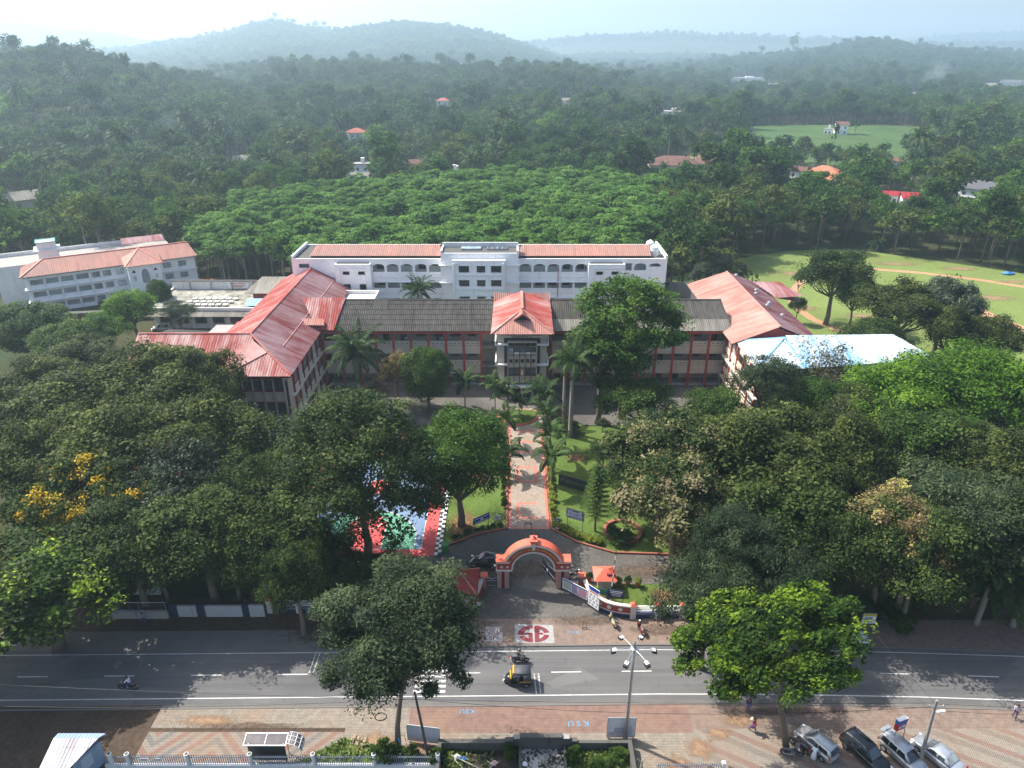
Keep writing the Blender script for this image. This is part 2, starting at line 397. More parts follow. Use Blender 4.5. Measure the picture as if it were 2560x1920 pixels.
track_m = groundm('clay running track', [(.3, (.30, .16, .09)), (.6, (.40, .24, .14)), (.8, (.44, .30, .18))], .1, 2)
crop_m = groundm('pineapple field', [(.3, (.02, .035, .026)), (.5, (.04, .058, .046)), (.7, (.065, .085, .068))], .05, .7, .6)
tea_m = groundm('green hillside crop', [(.3, (.02, .045, .012)), (.5, (.05, .095, .022)), (.7, (.09, .145, .04))], .03, .6, .6)

def pavers(name, kind):
    """interlocking paving: fine brick joints plus colour bands laid in the blocks themselves"""
    m, nt, b = nodes(name); p = pos(nt)
    br = nt.nodes.new('ShaderNodeTexBrick'); L(nt, mapping(nt, p, rot=(0, 0, R(0) if kind != 'diag' else R(45))), br.inputs['Vector'])
    br.inputs['Scale'].default_value = 1; br.inputs['Brick Width'].default_value = .26; br.inputs['Row Height'].default_value = .16
    br.inputs['Mortar Size'].default_value = .016; br.inputs['Mortar Smooth'].default_value = .2
    big = noise(nt, .22, 5, p); mid = noise(nt, 1.6, 4, p)
    if kind == 'cream': a = ramp(nt, mid, [(.3, (.20, .175, .14)), (.7, (.31, .275, .225))])
    elif kind == 'red': a = ramp(nt, mid, [(.3, (.17, .095, .075)), (.7, (.27, .165, .135))])
    elif kind == 'brown': a = ramp(nt, mid, [(.3, (.17, .12, .10)), (.7, (.28, .21, .175))])
    elif kind == 'path': a = ramp(nt, mid, [(.3, (.30, .25, .205)), (.7, (.42, .36, .30))])
    else:
        sx = nt.nodes.new('ShaderNodeSeparateXYZ'); L(nt, p, sx.inputs[0])
        w = mth(nt, 'ABSOLUTE', mth(nt, 'SUBTRACT', mth(nt, 'MODULO', mth(nt, 'ADD', sx.outputs[0], 120.0), 11.0), 5.5)) if kind == 'chevron' else sx.outputs[0]
        k = mth(nt, 'FRACT', mth(nt, 'MULTIPLY', mth(nt, 'ADD', mth(nt, 'ADD', w, sx.outputs[1]) if kind == 'chevron' else mth(nt, 'ADD', mth(nt, 'MULTIPLY', w, .55), sx.outputs[1]), 200), (.40 if kind == 'chevron' else .36)))
        if kind == 'chevron': a = ramp(nt, k, [(0, (.235, .135, .105)), (.28, (.26, .225, .185)), (.55, (.165, .155, .145)), (.80, (.25, .22, .18))], 'CONSTANT')
        else: a = ramp(nt, k, [(0, (.225, .145, .118)), (.22, (.27, .24, .20)), (.62, (.20, .175, .15)), (.86, (.26, .23, .19))], 'CONSTANT')
    dirt = ramp(nt, big, [(.45, (0, 0, 0)), (.68, (1, 1, 1))])
    a = mixc(nt, mth(nt, 'MULTIPLY', dirt, .5), a, (.30, .19, .12))
    var = noise(nt, 5, 2, p)
    a = mixc(nt, .35, a, mixc(nt, var, sc((.5, .5, .5), .5), (.85, .85, .85)), 'OVERLAY')
    L(nt, a, br.inputs['Color1']); L(nt, mixc(nt, .25, a, (.1, .09, .08)), br.inputs['Color2']); br.inputs['Mortar'].default_value = (.085, .07, .06, 1)
    L(nt, br.outputs[0], b.inputs['Base Color']); b.inputs['Roughness'].default_value = .88; b.inputs['Specular IOR Level'].default_value = .2
    bump(nt, b, br.outputs[1], -.4, .02)
    return m
pav_cream = pavers('cream paving blocks', 'cream'); pav_red = pavers('red paving blocks', 'red'); pav_brown = pavers('brown paving blocks', 'brown')
pav_chev = pavers('chevron paving blocks', 'chevron'); pav_diag = pavers('striped parking blocks', 'diag'); pav_path = pavers('pale path blocks', 'path')
path_red = M('red path blocks', (.42, .15, .11), .8, .2, 3)
line_m = M('white road paint', (.50, .50, .48), .8, .3, 2.5)
kerb_m = plaster('kerb concrete', (.15, .14, .13), amount=.5)

def sheet(name, polys, z, mat, kind='structure'):
    mb = MB()
    for q in polys: mb.sheet(q, z)
    return tag(mb.build(name, mat), kind=kind)
def offs(line, d):
    out = []
    for i, (x, y) in enumerate(line):
        a = line[max(i - 1, 0)]; c = line[min(i + 1, len(line) - 1)]; dx, dy = c[0] - a[0], c[1] - a[1]; l = math.hypot(dx, dy)
        out.append((x - dy / l * d, y + dx / l * d))
    return out
def band(line, d0, d1):
    return offs(line, d0) + offs(line, d1)[::-1]
def bandquads(line, d0, d1):
    a, c = offs(line, d0), offs(line, d1)
    return [[a[i], a[i + 1], c[i + 1], c[i]] for i in range(len(line) - 1)]
# road centre line (bends very slightly), half width to the white lines 2.85 m
ROAD = [(-160, 50.6), (-90, 50.9), (-45, 51.3), (-20, 51.6), (0, 51.8), (14, 52.0), (26, 51.95), (39, 51.65), (52, 51.1), (90, 48.6), (160, 43)]
sheet('road', bandquads(ROAD, -3.45, 3.35), .02, asphalt_m)
sheet('road_shoulder', bandquads([p for p in ROAD if p[0] < -17], 3.3, 6.0) + bandquads(ROAD, -3.5 - .45, -3.4), .014, shoulder_m)
mk = MB()
for q in bandquads(ROAD, 2.74, 2.83) + bandquads(ROAD, -2.85, -2.74): mk.sheet(q, .026)
def along(x):
    for a, c in zip(ROAD, ROAD[1:]):
        if a[0] <= x <= c[0]: return a[1] + (c[1] - a[1]) * (x - a[0]) / (c[0] - a[0])
for k in range(-14, 14):
    x0 = -6.16 + 8.55 * k
    if k == 1: x0 = 3.9
    mk.sheet([(x0, along(x0) - .06), (x0 + 3, along(x0 + 3) - .06), (x0 + 3, along(x0 + 3) + .06), (x0, along(x0) + .06)], .026)
rr = random.Random(4)
def dotted(x0, y0, x1, y1, w=.16, gap=0):      # worn rumble strip of thick paint, eaten away in flakes
    n = 18
    for k in range(n):
        t0, t1 = k / n, (k + rr.uniform(.55, 1.0)) / n
        a = (x0 + (x1 - x0) * t0, y0 + (y1 - y0) * t0); c = (x0 + (x1 - x0) * t1, y0 + (y1 - y0) * t1); ww = w * rr.uniform(.5, 1)
        mk.sheet([(a[0] - ww / 2, a[1]), (a[0] + ww / 2, a[1]), (c[0] + ww / 2, c[1]), (c[0] - ww / 2, c[1])], .026)
for dx in (0, .42):
    dotted(2.2 + dx, 51.7, 2.35 + dx, 49.2); dotted(-20.2 + dx, 51.75, -20.15 + dx, 54.5)
for k in range(9):
    mk.sheet([(-9.55, 49.35 + .62 * k), (-6.45, 49.35 + .62 * k), (-6.45, 49.66 + .62 * k), (-9.55, 49.66 + .62 * k)], .026)
tag(mk.build('road_marking', line_m), kind='structure')

# pavements
nb = offs(ROAD, -3.95)           # near edge of the road
def nedge(x0, x1, d):
    pts = [(x, y) for x, y in offs(ROAD, d) if x0 < x < x1]
    def at(x):
        l = offs(ROAD, d)
        for a, c in zip(l, l[1:]):
            if a[0] <= x <= c[0]: return (x, a[1] + (c[1] - a[1]) * (x - a[0]) / (c[0] - a[0]))
    return [at(x0)] + pts + [at(x1)]
def under(x0, x1, yb, d=-3.9): 
    e = nedge(x0, x1, d); return [[(a[0], yb), (c[0], yb), c, a] for a, c in zip(e, e[1:])]
sheet('near_pavement', under(-33, -9.5, 45.4), .03, pav_cream)
sheet('near_pavement', under(-9.5, 16.5, 44.9), .03, pav_red)
sheet('near_pavement', under(16.5, 60, 45.3), .03, pav_brown)
sheet('footpath', [[(-33, 41.5), (-15.2, 41.5), (-15.2, 45.0), (-33, 45.0)]], .03, pav_chev)
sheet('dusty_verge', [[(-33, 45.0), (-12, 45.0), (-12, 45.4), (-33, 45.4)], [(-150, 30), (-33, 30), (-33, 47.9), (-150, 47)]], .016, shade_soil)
sheet('forecourt_pavement', [[(-15.2, 41.5), (-9, 41.5), (-9, 45.4), (-15.2, 45.4)]], .02, pav_cream)
sheet('forecourt_pavement', [[(-9, 36), (16.5, 36), (16.5, 44.9), (-9, 44.9)]], .026, pav_cream)
sheet('parking_pavement', [[(11.9, 34), (75, 34), (75, 45.3), (16.5, 45.3), (16.5, 43.0), (11.9, 41)]], .034, pav_diag)
def drift(name, spots, mat_name, c0, c1):
    """blown sand or leaf litter: a fan of faces whose cover thins out towards the rim"""
    vs, fs, at = [], [], []
    for k, (cx, cyy, rx, ry) in enumerate(spots):
        rk = random.Random(k); n = 30; b0 = len(vs); vs.append((cx, cyy, .046 + .003 * k)); at.append(1.0)
        for i in range(n): vs.append((cx + rx * math.cos(2 * math.pi * i / n) * rk.uniform(.8, 1.1), cyy + ry * math.sin(2 * math.pi * i / n) * rk.uniform(.8, 1.1), .046 + .003 * k)); at.append(0.0)
        fs += [(b0, b0 + 1 + i, b0 + 1 + (i + 1) % n) for i in range(n)]
    me = bpy.data.meshes.new(name); me.from_pydata(vs, [], fs); a = me.attributes.new('cover', 'FLOAT', 'POINT'); a.data.foreach_set('value', at)
    m, nt, b = nodes(mat_name); p = pos(nt); L(nt, ramp(nt, noise(nt, 2.5, 4, p), [(.3, c0), (.7, c1)]), b.inputs['Base Color']); b.inputs['Roughness'].default_value = .95; b.inputs['Specular IOR Level'].default_value = .1
    q = nt.nodes.new('ShaderNodeAttribute'); q.attribute_name = 'cover'; L(nt, ramp(nt, mth(nt, 'ADD', q.outputs['Fac'], mth(nt, 'MULTIPLY', mth(nt, 'SUBTRACT', noise(nt, 1.6, 6, p, .7), .5), 1.6)), [(.25, (0, 0, 0)), (.75, (.85, .85, .85))]), b.inputs['Alpha'])
    me.materials.append(m); return tag(link(bpy.data.objects.new(name, me)), kind='structure')
drift('sand_patch', [(21.3, 46.2, 3.0, 1.2), (18.6, 44.8, 2.2, 1.0), (16.6, 43.3, 1.8, 1.8), (14.4, 41.6, 1.8, 1.6), (-12.2, 43.9, 3.2, 1.6), (-8.3, 43.4, 2.0, 1.4), (-28, 46.2, 4.5, 1.0)], 'blown sand', (.21, .13, .08), (.33, .22, .14))
drift('leaf_litter', [(-5, 58.6, 5, 1.4), (8, 58.9, 6, 1.2), (-12, 61, 5, 3), (16, 57.5, 5, 1.4), (-24, 45.6, 8, .6), (0, 67.5, 9, 3), (16, 67, 7, 2), (26, 47.2, 10, .7), (-20, 57, 6, 2.4)], 'leaf litter dust', (.07, .05, .04), (.16, .12, .09))
# far pavement beyond the road, in front of the gate and beyond
fe = offs(ROAD, 3.35)
def above(x0, x1, yt, d=3.35): 
    e = nedge(x0, x1, d); return [[a, c, (c[0], yt), (a[0], yt)] for a, c in zip(e, e[1:])]
mb = MB()
for q in above(-5.2, 22, 59.2): mb.sheet(q, .03)
tag(mb.build('far_pavement', pav_brown), kind='structure')
sheet('far_pavement', above(22, 80, 59.0), .03, pav_brown)
mb = MB()
for a, c in zip(nedge(-5, 78, 3.35), nedge(-5, 78, 3.35)[1:]): mb.beam((a[0], a[1] + .1, .05), (c[0], c[1] + .1, .05), .2, .14)
for a, c in zip(nedge(-60, 76, -3.95), nedge(-60, 76, -3.95)[1:]): mb.beam((a[0], a[1], .03), (c[0], c[1], .03), .16, .08)
tag(mb.build('kerb', kerb_m), kind='structure')
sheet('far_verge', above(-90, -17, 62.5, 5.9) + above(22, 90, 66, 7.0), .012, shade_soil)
sheet('driveway', [[(-17, 55.2), (22, 55.2), (22, 59.6), (14, 60.2), (10.5, 62.5), (8.6, 64.5), (24, 65), (25, 69.5), (12.5, 70.2), (8, 72.4), (4.9, 75.2), (-.5, 75.2), (-4, 74.2), (-8, 71.6), (-9.4, 69.7), (-34, 69.7), (-34, 66.5), (-5.4, 66.5), (-5.4, 60), (-17, 59)]], .018, drive_m)
sheet('building_apron', [[(-34, 103.5), (-6, 103.5), (-3, 108), (8, 108), (12, 103.5), (38, 103.5), (38, 118.9), (-34, 118.9)]], .018, drive_m)
# garden
sheet('lawn', [[(5.1, 75.4), (8.3, 72.6), (12.8, 70.6), (25, 70), (27, 88), (24, 103), (12, 103), (7.6, 107), (5.2, 100)]], .03, grass_m)
sheet('lawn', [[(-.7, 75.4), (-.9, 100), (-4.5, 106), (-14, 103), (-14.5, 97), (-9, 97), (-9.0, 72), (-7.8, 72), (-4.1, 74.4)]], .03, grass_m)
sheet('lawn', [[(10.7, 62.7), (14.2, 60.6), (27, 60.2), (27, 64.9), (9.3, 64.7)]], .03, grass_m)
drift('bare_soil', [(17.3, 62.7, 2.6, 2.2), (-6.5, 76.3, 3.2, 4.6), (14.8, 90, 2.2, 2.2), (21, 73, 4, 3), (10, 93, 2.5, 2), (-5, 88, 3, 4), (22, 63, 3, 2)], 'bare red soil', (.15, .08, .045), (.27, .15, .085))
sheet('garden_path', [[(-.5, 75.2), (4.9, 75.2), (4.95, 104), (7.8, 107), (7.2, 109.5), (-3.2, 109.5), (-4.2, 107), (-.7, 104)]], .04, pav_path)
mb = MB()
for x in (-.5, 4.5): mb.sheet([(x, 75.4), (x + .4, 75.4), (x + .4, 104), (x, 104)], .046)
for y in (75.25,): mb.sheet([(-.1, y), (4.5, y), (4.5, y + .35), (-.1, y + .35)], .046)
def ring(x0, x1, y0, y1, w, gap=None):
    mb.sheet([(x0, y0), (x1, y0), (x1, y0 + w), (x0, y0 + w)], .046); mb.sheet([(x0, y1 - w), (x1, y1 - w), (x1, y1), (x0, y1)], .046)
    mb.sheet([(x0, y0 + w), (x0 + w, y0 + w), (x0 + w, y1 - w), (x0, y1 - w)], .046)
    if gap is None: mb.sheet([(x1 - w, y0 + w), (x1, y0 + w), (x1, y1 - w), (x1 - w, y1 - w)], .046)
ring(.6, 3.5, 77.5, 81.2, .45, 1); ring(.6, 3.7, 86.2, 90.5, .45)
for k in range(3): mb.sheet([(.8 + .2 * (k % 2), 94.5 + 3.2 * k), (3.6, 94.5 + 3.2 * k), (3.6, 95.0 + 3.2 * k), (.8 + .2 * (k % 2), 95.0 + 3.2 * k)], .046)
tag(mb.build('path_pattern', path_red), kind='structure')
mb = MB()
def curb(pts, w=.22, h=.22):
    for a, c in zip(pts, pts[1:]): mb.beam((*a, h / 2), (*c, h / 2), w, h)
curb([(5.0, 75.3), (8.2, 72.5), (12.6, 70.4), (25, 69.8)]); curb([(-.7, 75.3), (-4.1, 74.3), (-8, 71.9)])
curb([(5.1, 75.3), (5.1, 104), (7.9, 107)]); curb([(-.65, 75.3), (-.85, 104), (-4.3, 107)])
tag(mb.build('garden_kerb', M('brick red kerb', (.30, .10, .07), .8, .25, 3)), kind='structure')
n = 30; bed = [(1.0 + 3.6 * math.cos(2 * math.pi * i / n), 107.6 + 4.3 * math.sin(2 * math.pi * i / n) * (1 if math.sin(2 * math.pi * i / n) < 0 else .3)) for i in range(n)]
mb = MB(); mb.prism(bed, .02, .2); tag(mb.build('round_bed_kerb', coral), kind='structure')
sheet('lawn', [[(1 + (x - 1) * .93, 107.6 + (y - 107.6) * .93) for x, y in bed]], .206, grass_m)
# sports court
ct = lambda n, c: M(n, c, .75, .1, .5)
c_red, c_blue, c_green = ct('court red', (.50, .075, .075)), ct('court blue', (.14, .21, .33)), ct('court green', (.09, .27, .18))
sheet('court_surface', [[(-28.6, 69.8), (-9.6, 69.8), (-9.6, 100.6), (-28.6, 100.6)]], .022, c_red)
X0, X1, Y0, Y1, XC = -26.3, -11.3, 71.1, 99.1, -18.8
sheet('court_field', [[(X0, Y0), (X1, Y0), (X1, Y1), (X0, Y1)]], .026, c_blue)
def arc(cx, cyy, r, a0, a1, n=24): return [(cx + r * math.cos(R(a0 + (a1 - a0) * i / n)), cyy + r * math.sin(R(a0 + (a1 - a0) * i / n))) for i in range(n + 1)]
mg, mr, ml = MB(), MB(), MB()
for s, yb in ((1, Y0), (-1, Y1)):
    a = arc(XC, yb + s * 1.6, 6.7, 12, 168); a = [(x, yb + s * 1.6 + s * (y - yb - s * 1.6)) for x, y in a]
    mg.sheet([(XC + 6.6, yb)] + a + [(XC - 6.6, yb)], .030)
    for q in bandquads([(XC + 6.6, yb)] + a + [(XC - 6.6, yb)], -.06, .06): ml.sheet(q, .040)
    mr.sheet([(XC - 2.45, yb), (XC + 2.45, yb), (XC + 2.45, yb + s * 5.8), (XC - 2.45, yb + s * 5.8)], .034)
    k = arc(XC, yb + s * 5.8, 1.8, 0, 360); mr.sheet(k, .036 if s > 0 else .0361)
    for q in bandquads(k, -.05, .05) + bandquads([(XC - 2.45, yb), (XC - 2.45, yb + s * 5.8), (XC + 2.45, yb + s * 5.8), (XC + 2.45, yb)], -.05, .05): ml.sheet(q, .042)
k = arc(XC, 85.1, 1.8, 0, 360); mr.sheet(k, .034)
for q in bandquads(k, -.05, .05) + bandquads([(X0, Y0), (X1, Y0), (X1, Y1), (X0, Y1), (X0, Y0)], -.06, .06) + bandquads([(X0, 85.1), (X1, 85.1)], -.05, .05): ml.sheet(q, .044)
tag(mg.build('court_arc', c_green), kind='structure'); tag(mr.build('court_key', c_red), kind='structure'); tag(ml.build('court_marking', line_m), kind='structure')
mb = MB()
for k in range(62):
    for j in range(2): mb.box(-9.55 + j * .42, -9.13 + j * .42, 69.9 + k * .5, 70.4 + k * .5, 0, .16, (k + j) % 2)
tag(mb.build('checkered_kerb', [white_paint, iron]), kind='structure')
# playing field
sheet('playing_field', [[(41.13, 165.72), (40.04, 185.87), (72.54, 210.75), (84.19, 216.45), (105.27, 219.4), (121.89, 208.01), (145.38, 189.65), (144.94, 165.72), (107.49, 116.12), (74.08, 116.12), (52.29, 116.12), (62.63, 154.28)]], .02, field_m)
TR = [(136.5, 178.01), (126.61, 185.87), (113.97, 192.77), (101.27, 196.8), (87.47, 193.56), (78.45, 185.87), (71.17, 173.63), (68.5, 164.21), (69.38, 155.09), (72.96, 146.07), (76.73, 137.24)]
sheet('running_track', bandquads(TR, -1.1, 1.1), .03, track_m)
sheet('running_track', bandquads([(115.5, 142.71), (113.01, 149.57), (111.25, 157.01), (110.76, 164.21)], -2.2, 1.8), .034, track_m)
wt_ = [(*(127.44, 196.8), 9, 3), (*(77.93, 191.98), 6, 4), (*(94.34, 176.98), 7, 5), (*(111.7, 201.84), 10, 3), (*(120.37, 170.39), 9, 4), (*(103.49, 168.81), 6, 5), (*(91.92, 201.84), 7, 2.5), (*(70.37, 162.73), 5, 4), (*(135.16, 184.03), 8, 2.5), (*(81.33, 157.01), 6, 3)]
drift('worn_turf', wt_, 'worn dry turf', (.20, .15, .08), (.30, .21, .12))
sheet('bare_soil', [[(-85.49, 185.87), (-77.1, 189.65), (-69.91, 175.29), (-79.53, 173.63)]], .02, soil_m)
patch('hillside_crop', (128, 405), (212, 392), (345, 555), (176, 612), tea_m)
patch('pineapple_field', (74, 560), (126, 535), (156, 650), (52, 895), crop_m)
patch('hillside_clearing', (90.05, 405.68, 3.0), (122.94, 397.47, 2.0), (134.62, 446.35, 3.0), (107.17, 442.93, 5.0), groundm('cleared hillside', [(.3, (.10, .12, .03)), (.5, (.17, .17, .06)), (.7, (.26, .19, .11))], .03, .5), 12, 8)
patch('hillside_clearing', (522.83, 1129.9, 10.0), (548.89, 1043.67, 10.0), (594.08, 1173.69, 25.0), (518.06, 1113.75, 25.0), tea_m, 12, 8)
# the air
hb = MB(); hb.box(-7000, 7000, -95, 6900, -4.6, 290)
m = bpy.data.materials.new('air'); m.use_nodes = True; nt = m.node_tree; nt.nodes.clear()
pv = nt.nodes.new('ShaderNodeVolumePrincipled'); pv.inputs['Color'].default_value = (.63, .83, .98, 1)
pv.inputs['Density'].default_value = HAZE_DENSITY; pv.inputs['Anisotropy'].default_value = .45
L(nt, pv.outputs[0], nt.nodes.new('ShaderNodeOutputMaterial').inputs['Volume'])
tag(hb.build('haze', m), kind='stuff')

# ---------------------------------------------------------------- buildings
class Fr:
    """a facade frame: a runs along the wall, d out of it, z up"""
    def __init__(s, o, ang): s.o = V3((o[0], o[1], 0)); s.a = V3((math.cos(ang), math.sin(ang), 0)); s.d = V3((math.sin(ang), -math.cos(ang), 0))
    def P(s, a, d, z): return s.o + s.a * a + s.d * d + V3((0, 0, z))
    def box(s, mb, a0, a1, d0, d1, z0, z1, mi=0): return mb.obox(s.P(a0, d0, z0), s.a * (a1 - a0), s.d * (d1 - d0), V3((0, 0, z1 - z0)), mi)
def wall_holes(mb, F, a0, a1, z0, z1, holes, t=.3, mi=0):
    A = sorted({a0, a1} | {h[0] for h in holes} | {h[1] for h in holes}); Zs = sorted({z0, z1} | {h[2] for h in holes} | {h[3] for h in holes})
    for i in range(len(A) - 1):
        run = None
        for j in range(len(Zs) - 1):
            ca, cz = (A[i] + A[i + 1]) / 2, (Zs[j] + Zs[j + 1]) / 2
            solid = not any(h[0] < ca < h[1] and h[2] < cz < h[3] for h in holes)
            if solid: run = run or Zs[j]
            if run is not None and (not solid or j == len(Zs) - 2):
                F.box(mb, A[i], A[i + 1], -t, 0, run, Zs[j + 1] if solid else Zs[j], mi); run = None
def window(par, F, a0, a1, z0, z1, cols=3, rows=1, frame=None, glass=None, d=-.12, bar=.07, name='window', sill=None):
    mb = MB(); frame = frame or white_paint
    for a in (a0, a1 - bar): F.box(mb, a, a + bar, d - .04, d + .05, z0, z1)
    for z in (z0, z1 - bar): F.box(mb, a0 + bar, a1 - bar, d - .04, d + .05, z, z + bar)
    for i in range(1, cols): c = a0 + (a1 - a0) * i / cols; F.box(mb, c - bar / 2, c + bar / 2, d - .03, d + .04, z0 + bar, z1 - bar)
    for i in range(1, rows): c = z0 + (z1 - z0) * i / rows; F.box(mb, a0 + bar, a1 - bar, d - .025, d + .03, c - bar / 2, c + bar / 2)
    w = mb.build(name, frame, par)
    pb = MB(); F.box(pb, a0 + .02, a1 - .02, d - .10, d - .05, z0 + .02, z1 - .02); pb.build('pane', glass or glass_dark, w)
    if sill is not None:
        sb = MB(); F.box(sb, a0 - .12, a1 + .12, -.02, .30, z1 + .06, z1 + .16); sb.build('sunshade', sill, w)
    return w
def part(name, par, mats, fn, smooth=False):
    mb = MB(); fn(mb); return mb.build(name, mats, par, smooth=smooth)
def wbox(name, par, mat, *b): mb = MB(); mb.box(*b); return mb.build(name, mat, par)
def ridge_cap(mb, p, q, w=.32, mi=0): mb.beam(V3(p) + V3((0, 0, .06)), V3(q) + V3((0, 0, .06)), w, .1, mi)
def text_mesh(name, txt, size, mat, par, loc, rot, ext=.02, spacing=1.0, bold=0, align='CENTER'):
    cu = bpy.data.curves.new(name, 'FONT'); cu.body = txt; cu.size = size; cu.extrude = ext; cu.align_x = align; cu.align_y = 'CENTER'; cu.space_character = spacing; cu.offset = bold; cu.resolution_u = 2
    o = bpy.data.objects.new(name, cu); COL.objects.link(o); dg = bpy.context.evaluated_depsgraph_get()
    me = bpy.data.meshes.new_from_object(o.evaluated_get(dg)); me.name = name; COL.objects.unlink(o); bpy.data.objects.remove(o); me.materials.clear(); me.materials.append(mat)
    r = bpy.data.objects.new(name, me); link(r, par); r.location = V3(loc) - (wloc(par) if par else V3((0, 0, 0))); r.rotation_euler = rot
    return r

# ---- front block of the college with open corridors
MAIN = thing('college_building', 'long front block with grey corrugated roof, red pillars and open balconies', 'building', (2, 124, 0))
part('wall', MAIN, cream, lambda m: (m.box(-33.5, 38.5, 121.6, 121.9, .1, 11), m.box(-33.5, 38.5, 128.2, 128.5, .1, 11), m.box(-33.5, -33.2, 121.9, 128.2, .1, 11), m.box(38.2, 38.5, 121.9, 128.2, .1, 11)))
for z in (3.6, 7.4, 10.55): part('floor_slab', MAIN, grey_conc, lambda m: m.box(-33.5, 38.5, 119.25, 121.6, z, z + .22))
part('plinth', MAIN, grey_conc, lambda m: m.box(-33.6, 38.6, 119.0, 128.6, 0, .35))
part('fascia', MAIN, red_paint, lambda m: (m.box(-34.1, -3.5, 118.45, 118.65, 10.4, 10.95), m.box(7.2, 39.1, 118.45, 118.65, 10.4, 10.95)))
px = [-34.0 + 3.16 * k for k in range(24)]; bays = []
for k, x in enumerate(px):
    if -2.9 < x < 6.5: continue
    part('pillar', MAIN, red_paint, lambda m: m.box(x - .2, x + .2, 118.85, 119.25, 0, 10.4))
for a, c in zip(px, px[1:]):
    if c > -2.7 and a < 6.2: continue
    for z0, z1 in ((2.45, 5.0), (6.35, 8.8)):
        q = part('parapet', MAIN, cream, lambda m: (m.box(a + .2, c - .2, 119.02, 119.14, z0, z1 - .1), m.box(a + .2, c - .2, 118.92, 119.2, z1 - .1, z1), m.box(a + .2, c - .2, 118.97, 119.02, z0, z0 + .18)))
        part('vent_slot', q, dark_in, lambda m: [m.box(a + (c - a) * f - .17, a + (c - a) * f + .17, 119.0, 119.03, z1 - .55, z1 - .44) for f in (.24, .5, .76)] + [m.box(a + .2, c - .2, 119.005, 119.02, z1 - .95, z1 - .91)])
    for z0 in (.35, 3.82, 7.62):
        j = int((a + 40) * 3 + z0) % 3; h = 2.6; FF = Fr((0, 121.6), 0)
        if j == 0: part('door', MAIN, door_m, lambda m: m.box(a + .9, a + 2.0, 121.5, 121.6, z0, z0 + min(2.2, h)))
        else: window(MAIN, FF, a + .7, a + 2.3, z0 + h * .42, z0 + h * .82, 2, 1, door_m, glass_dark, d=.05)
def grey_roof(m):
    m.ribbed([(-33.2, 118.2, 11), (-3.4, 118.2, 11), (-3.4, 124.4, 14.8), (-31.3, 124.4, 14.8)], (1, 0, 0), .34, .07)
    m.ribbed([(7.2, 118.2, 11), (39.3, 118.2, 11), (38.3, 124.4, 14.8), (7.2, 124.4, 14.8)], (1, 0, 0), .34, .07)
    m.ribbed([(-33.2, 130.2, 11), (39.3, 130.2, 11), (38.3, 124.4, 14.8), (-31.3, 124.4, 14.8)], (1, 0, 0), .34, .07)
RF = part('roof', MAIN, roof_grey, grey_roof)
part('roof_patch', RF, roof_pale_as, lambda m: (m.ribbed([(7.3, 118.15, 11.05), (39.2, 118.15, 11.05), (38.9, 120.4, 12.43), (7.3, 120.4, 12.43)], (1, 0, 0), .34, .07, under=False)))
part('roof_patch', RF, dark_conc, lambda m: m.ribbed([(-25.2, 122.3, 13.58), (-22.6, 122.3, 13.58), (-22.6, 124.35, 14.84), (-25.2, 124.35, 14.84)], (1, 0, 0), .34, .07, under=False))
part('ridge_cap', RF, roof_grey, lambda m: (ridge_cap(m, (-31.3, 124.4, 14.8), (-3.4, 124.4, 14.8)), ridge_cap(m, (7.2, 124.4, 14.8), (38.3, 124.4, 14.8))))
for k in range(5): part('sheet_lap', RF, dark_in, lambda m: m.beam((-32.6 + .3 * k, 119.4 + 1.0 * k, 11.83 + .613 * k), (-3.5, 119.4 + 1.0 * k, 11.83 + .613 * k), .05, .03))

# ---- entrance block
ENT = thing('entrance_block', 'projecting entrance block with red hipped roof and gridded window bay', 'building', (1.7, 116, 0))
F = Fr((0, 114), 0); GX = [-.66 + .976 * k for k in range(6)]
part('wall', ENT, cream, lambda m: (m.box(-2.6, 6.0, 114.05, 119, 2.7, 12.4), ))
part('entablature', ENT, cream_lit, lambda m: m.box(-2.65, 6.05, 113.8, 114.05, 11.45, 12.5))
part('black_frame', ENT, iron, lambda m: (m.box(-1.35, -.7, 113.85, 114.05, 2.85, 11.4), m.box(4.25, 4.85, 113.85, 114.05, 2.85, 11.4), m.box(-.7, 4.25, 113.85, 114.05, 10.85, 11.4), m.box(-.7, 4.25, 113.85, 114.05, 2.85, 3.0)))
for z0, z1 in ((10.2, 11.0), (6.4, 7.15)): part('ledge', ENT, white_paint, lambda m: (m.box(-2.95, -.75, 113.3, 114.02, z0, z0 + .25), m.box(-2.95, -2.75, 113.32, 118, z0 + .25, z1))); part('ledge', ENT, white_paint, lambda m: (m.box(4.25, 6.35, 113.3, 114.02, z0, z0 + .25), m.box(6.15, 6.35, 113.32, 118, z0 + .25, z1)))
part('canopy_slab', ENT, white_paint, lambda m: m.box(-2.7, 6.2, 112.6, 118, 2.4, 2.68))
for x in (-.3, 1.7, 3.6, -2.3, 5.8): part('column', ENT, cream, lambda m: m.box(x - .18, x + .18, 113.3, 113.66, 0, 2.4))
part('bay_frame', ENT, cream, lambda m: (m.box(-.72, 4.27, 113.2, 113.9, 10.78, 10.95), m.box(-.78, -.66, 113.22, 113.9, 3.0, 10.78), m.box(4.22, 4.34, 113.22, 113.9, 3.0, 10.78)))
for i in range(1, 5): part('mullion', ENT, door_m, lambda m: m.box(GX[i] - .05, GX[i] + .05, 113.2, 113.85, 3.0, 10.78))
for z in (4.5, 5.95, 8.4, 9.85): part('transom', ENT, door_m, lambda m: m.box(-.66, 4.22, 113.28, 113.85, z, z + .09))
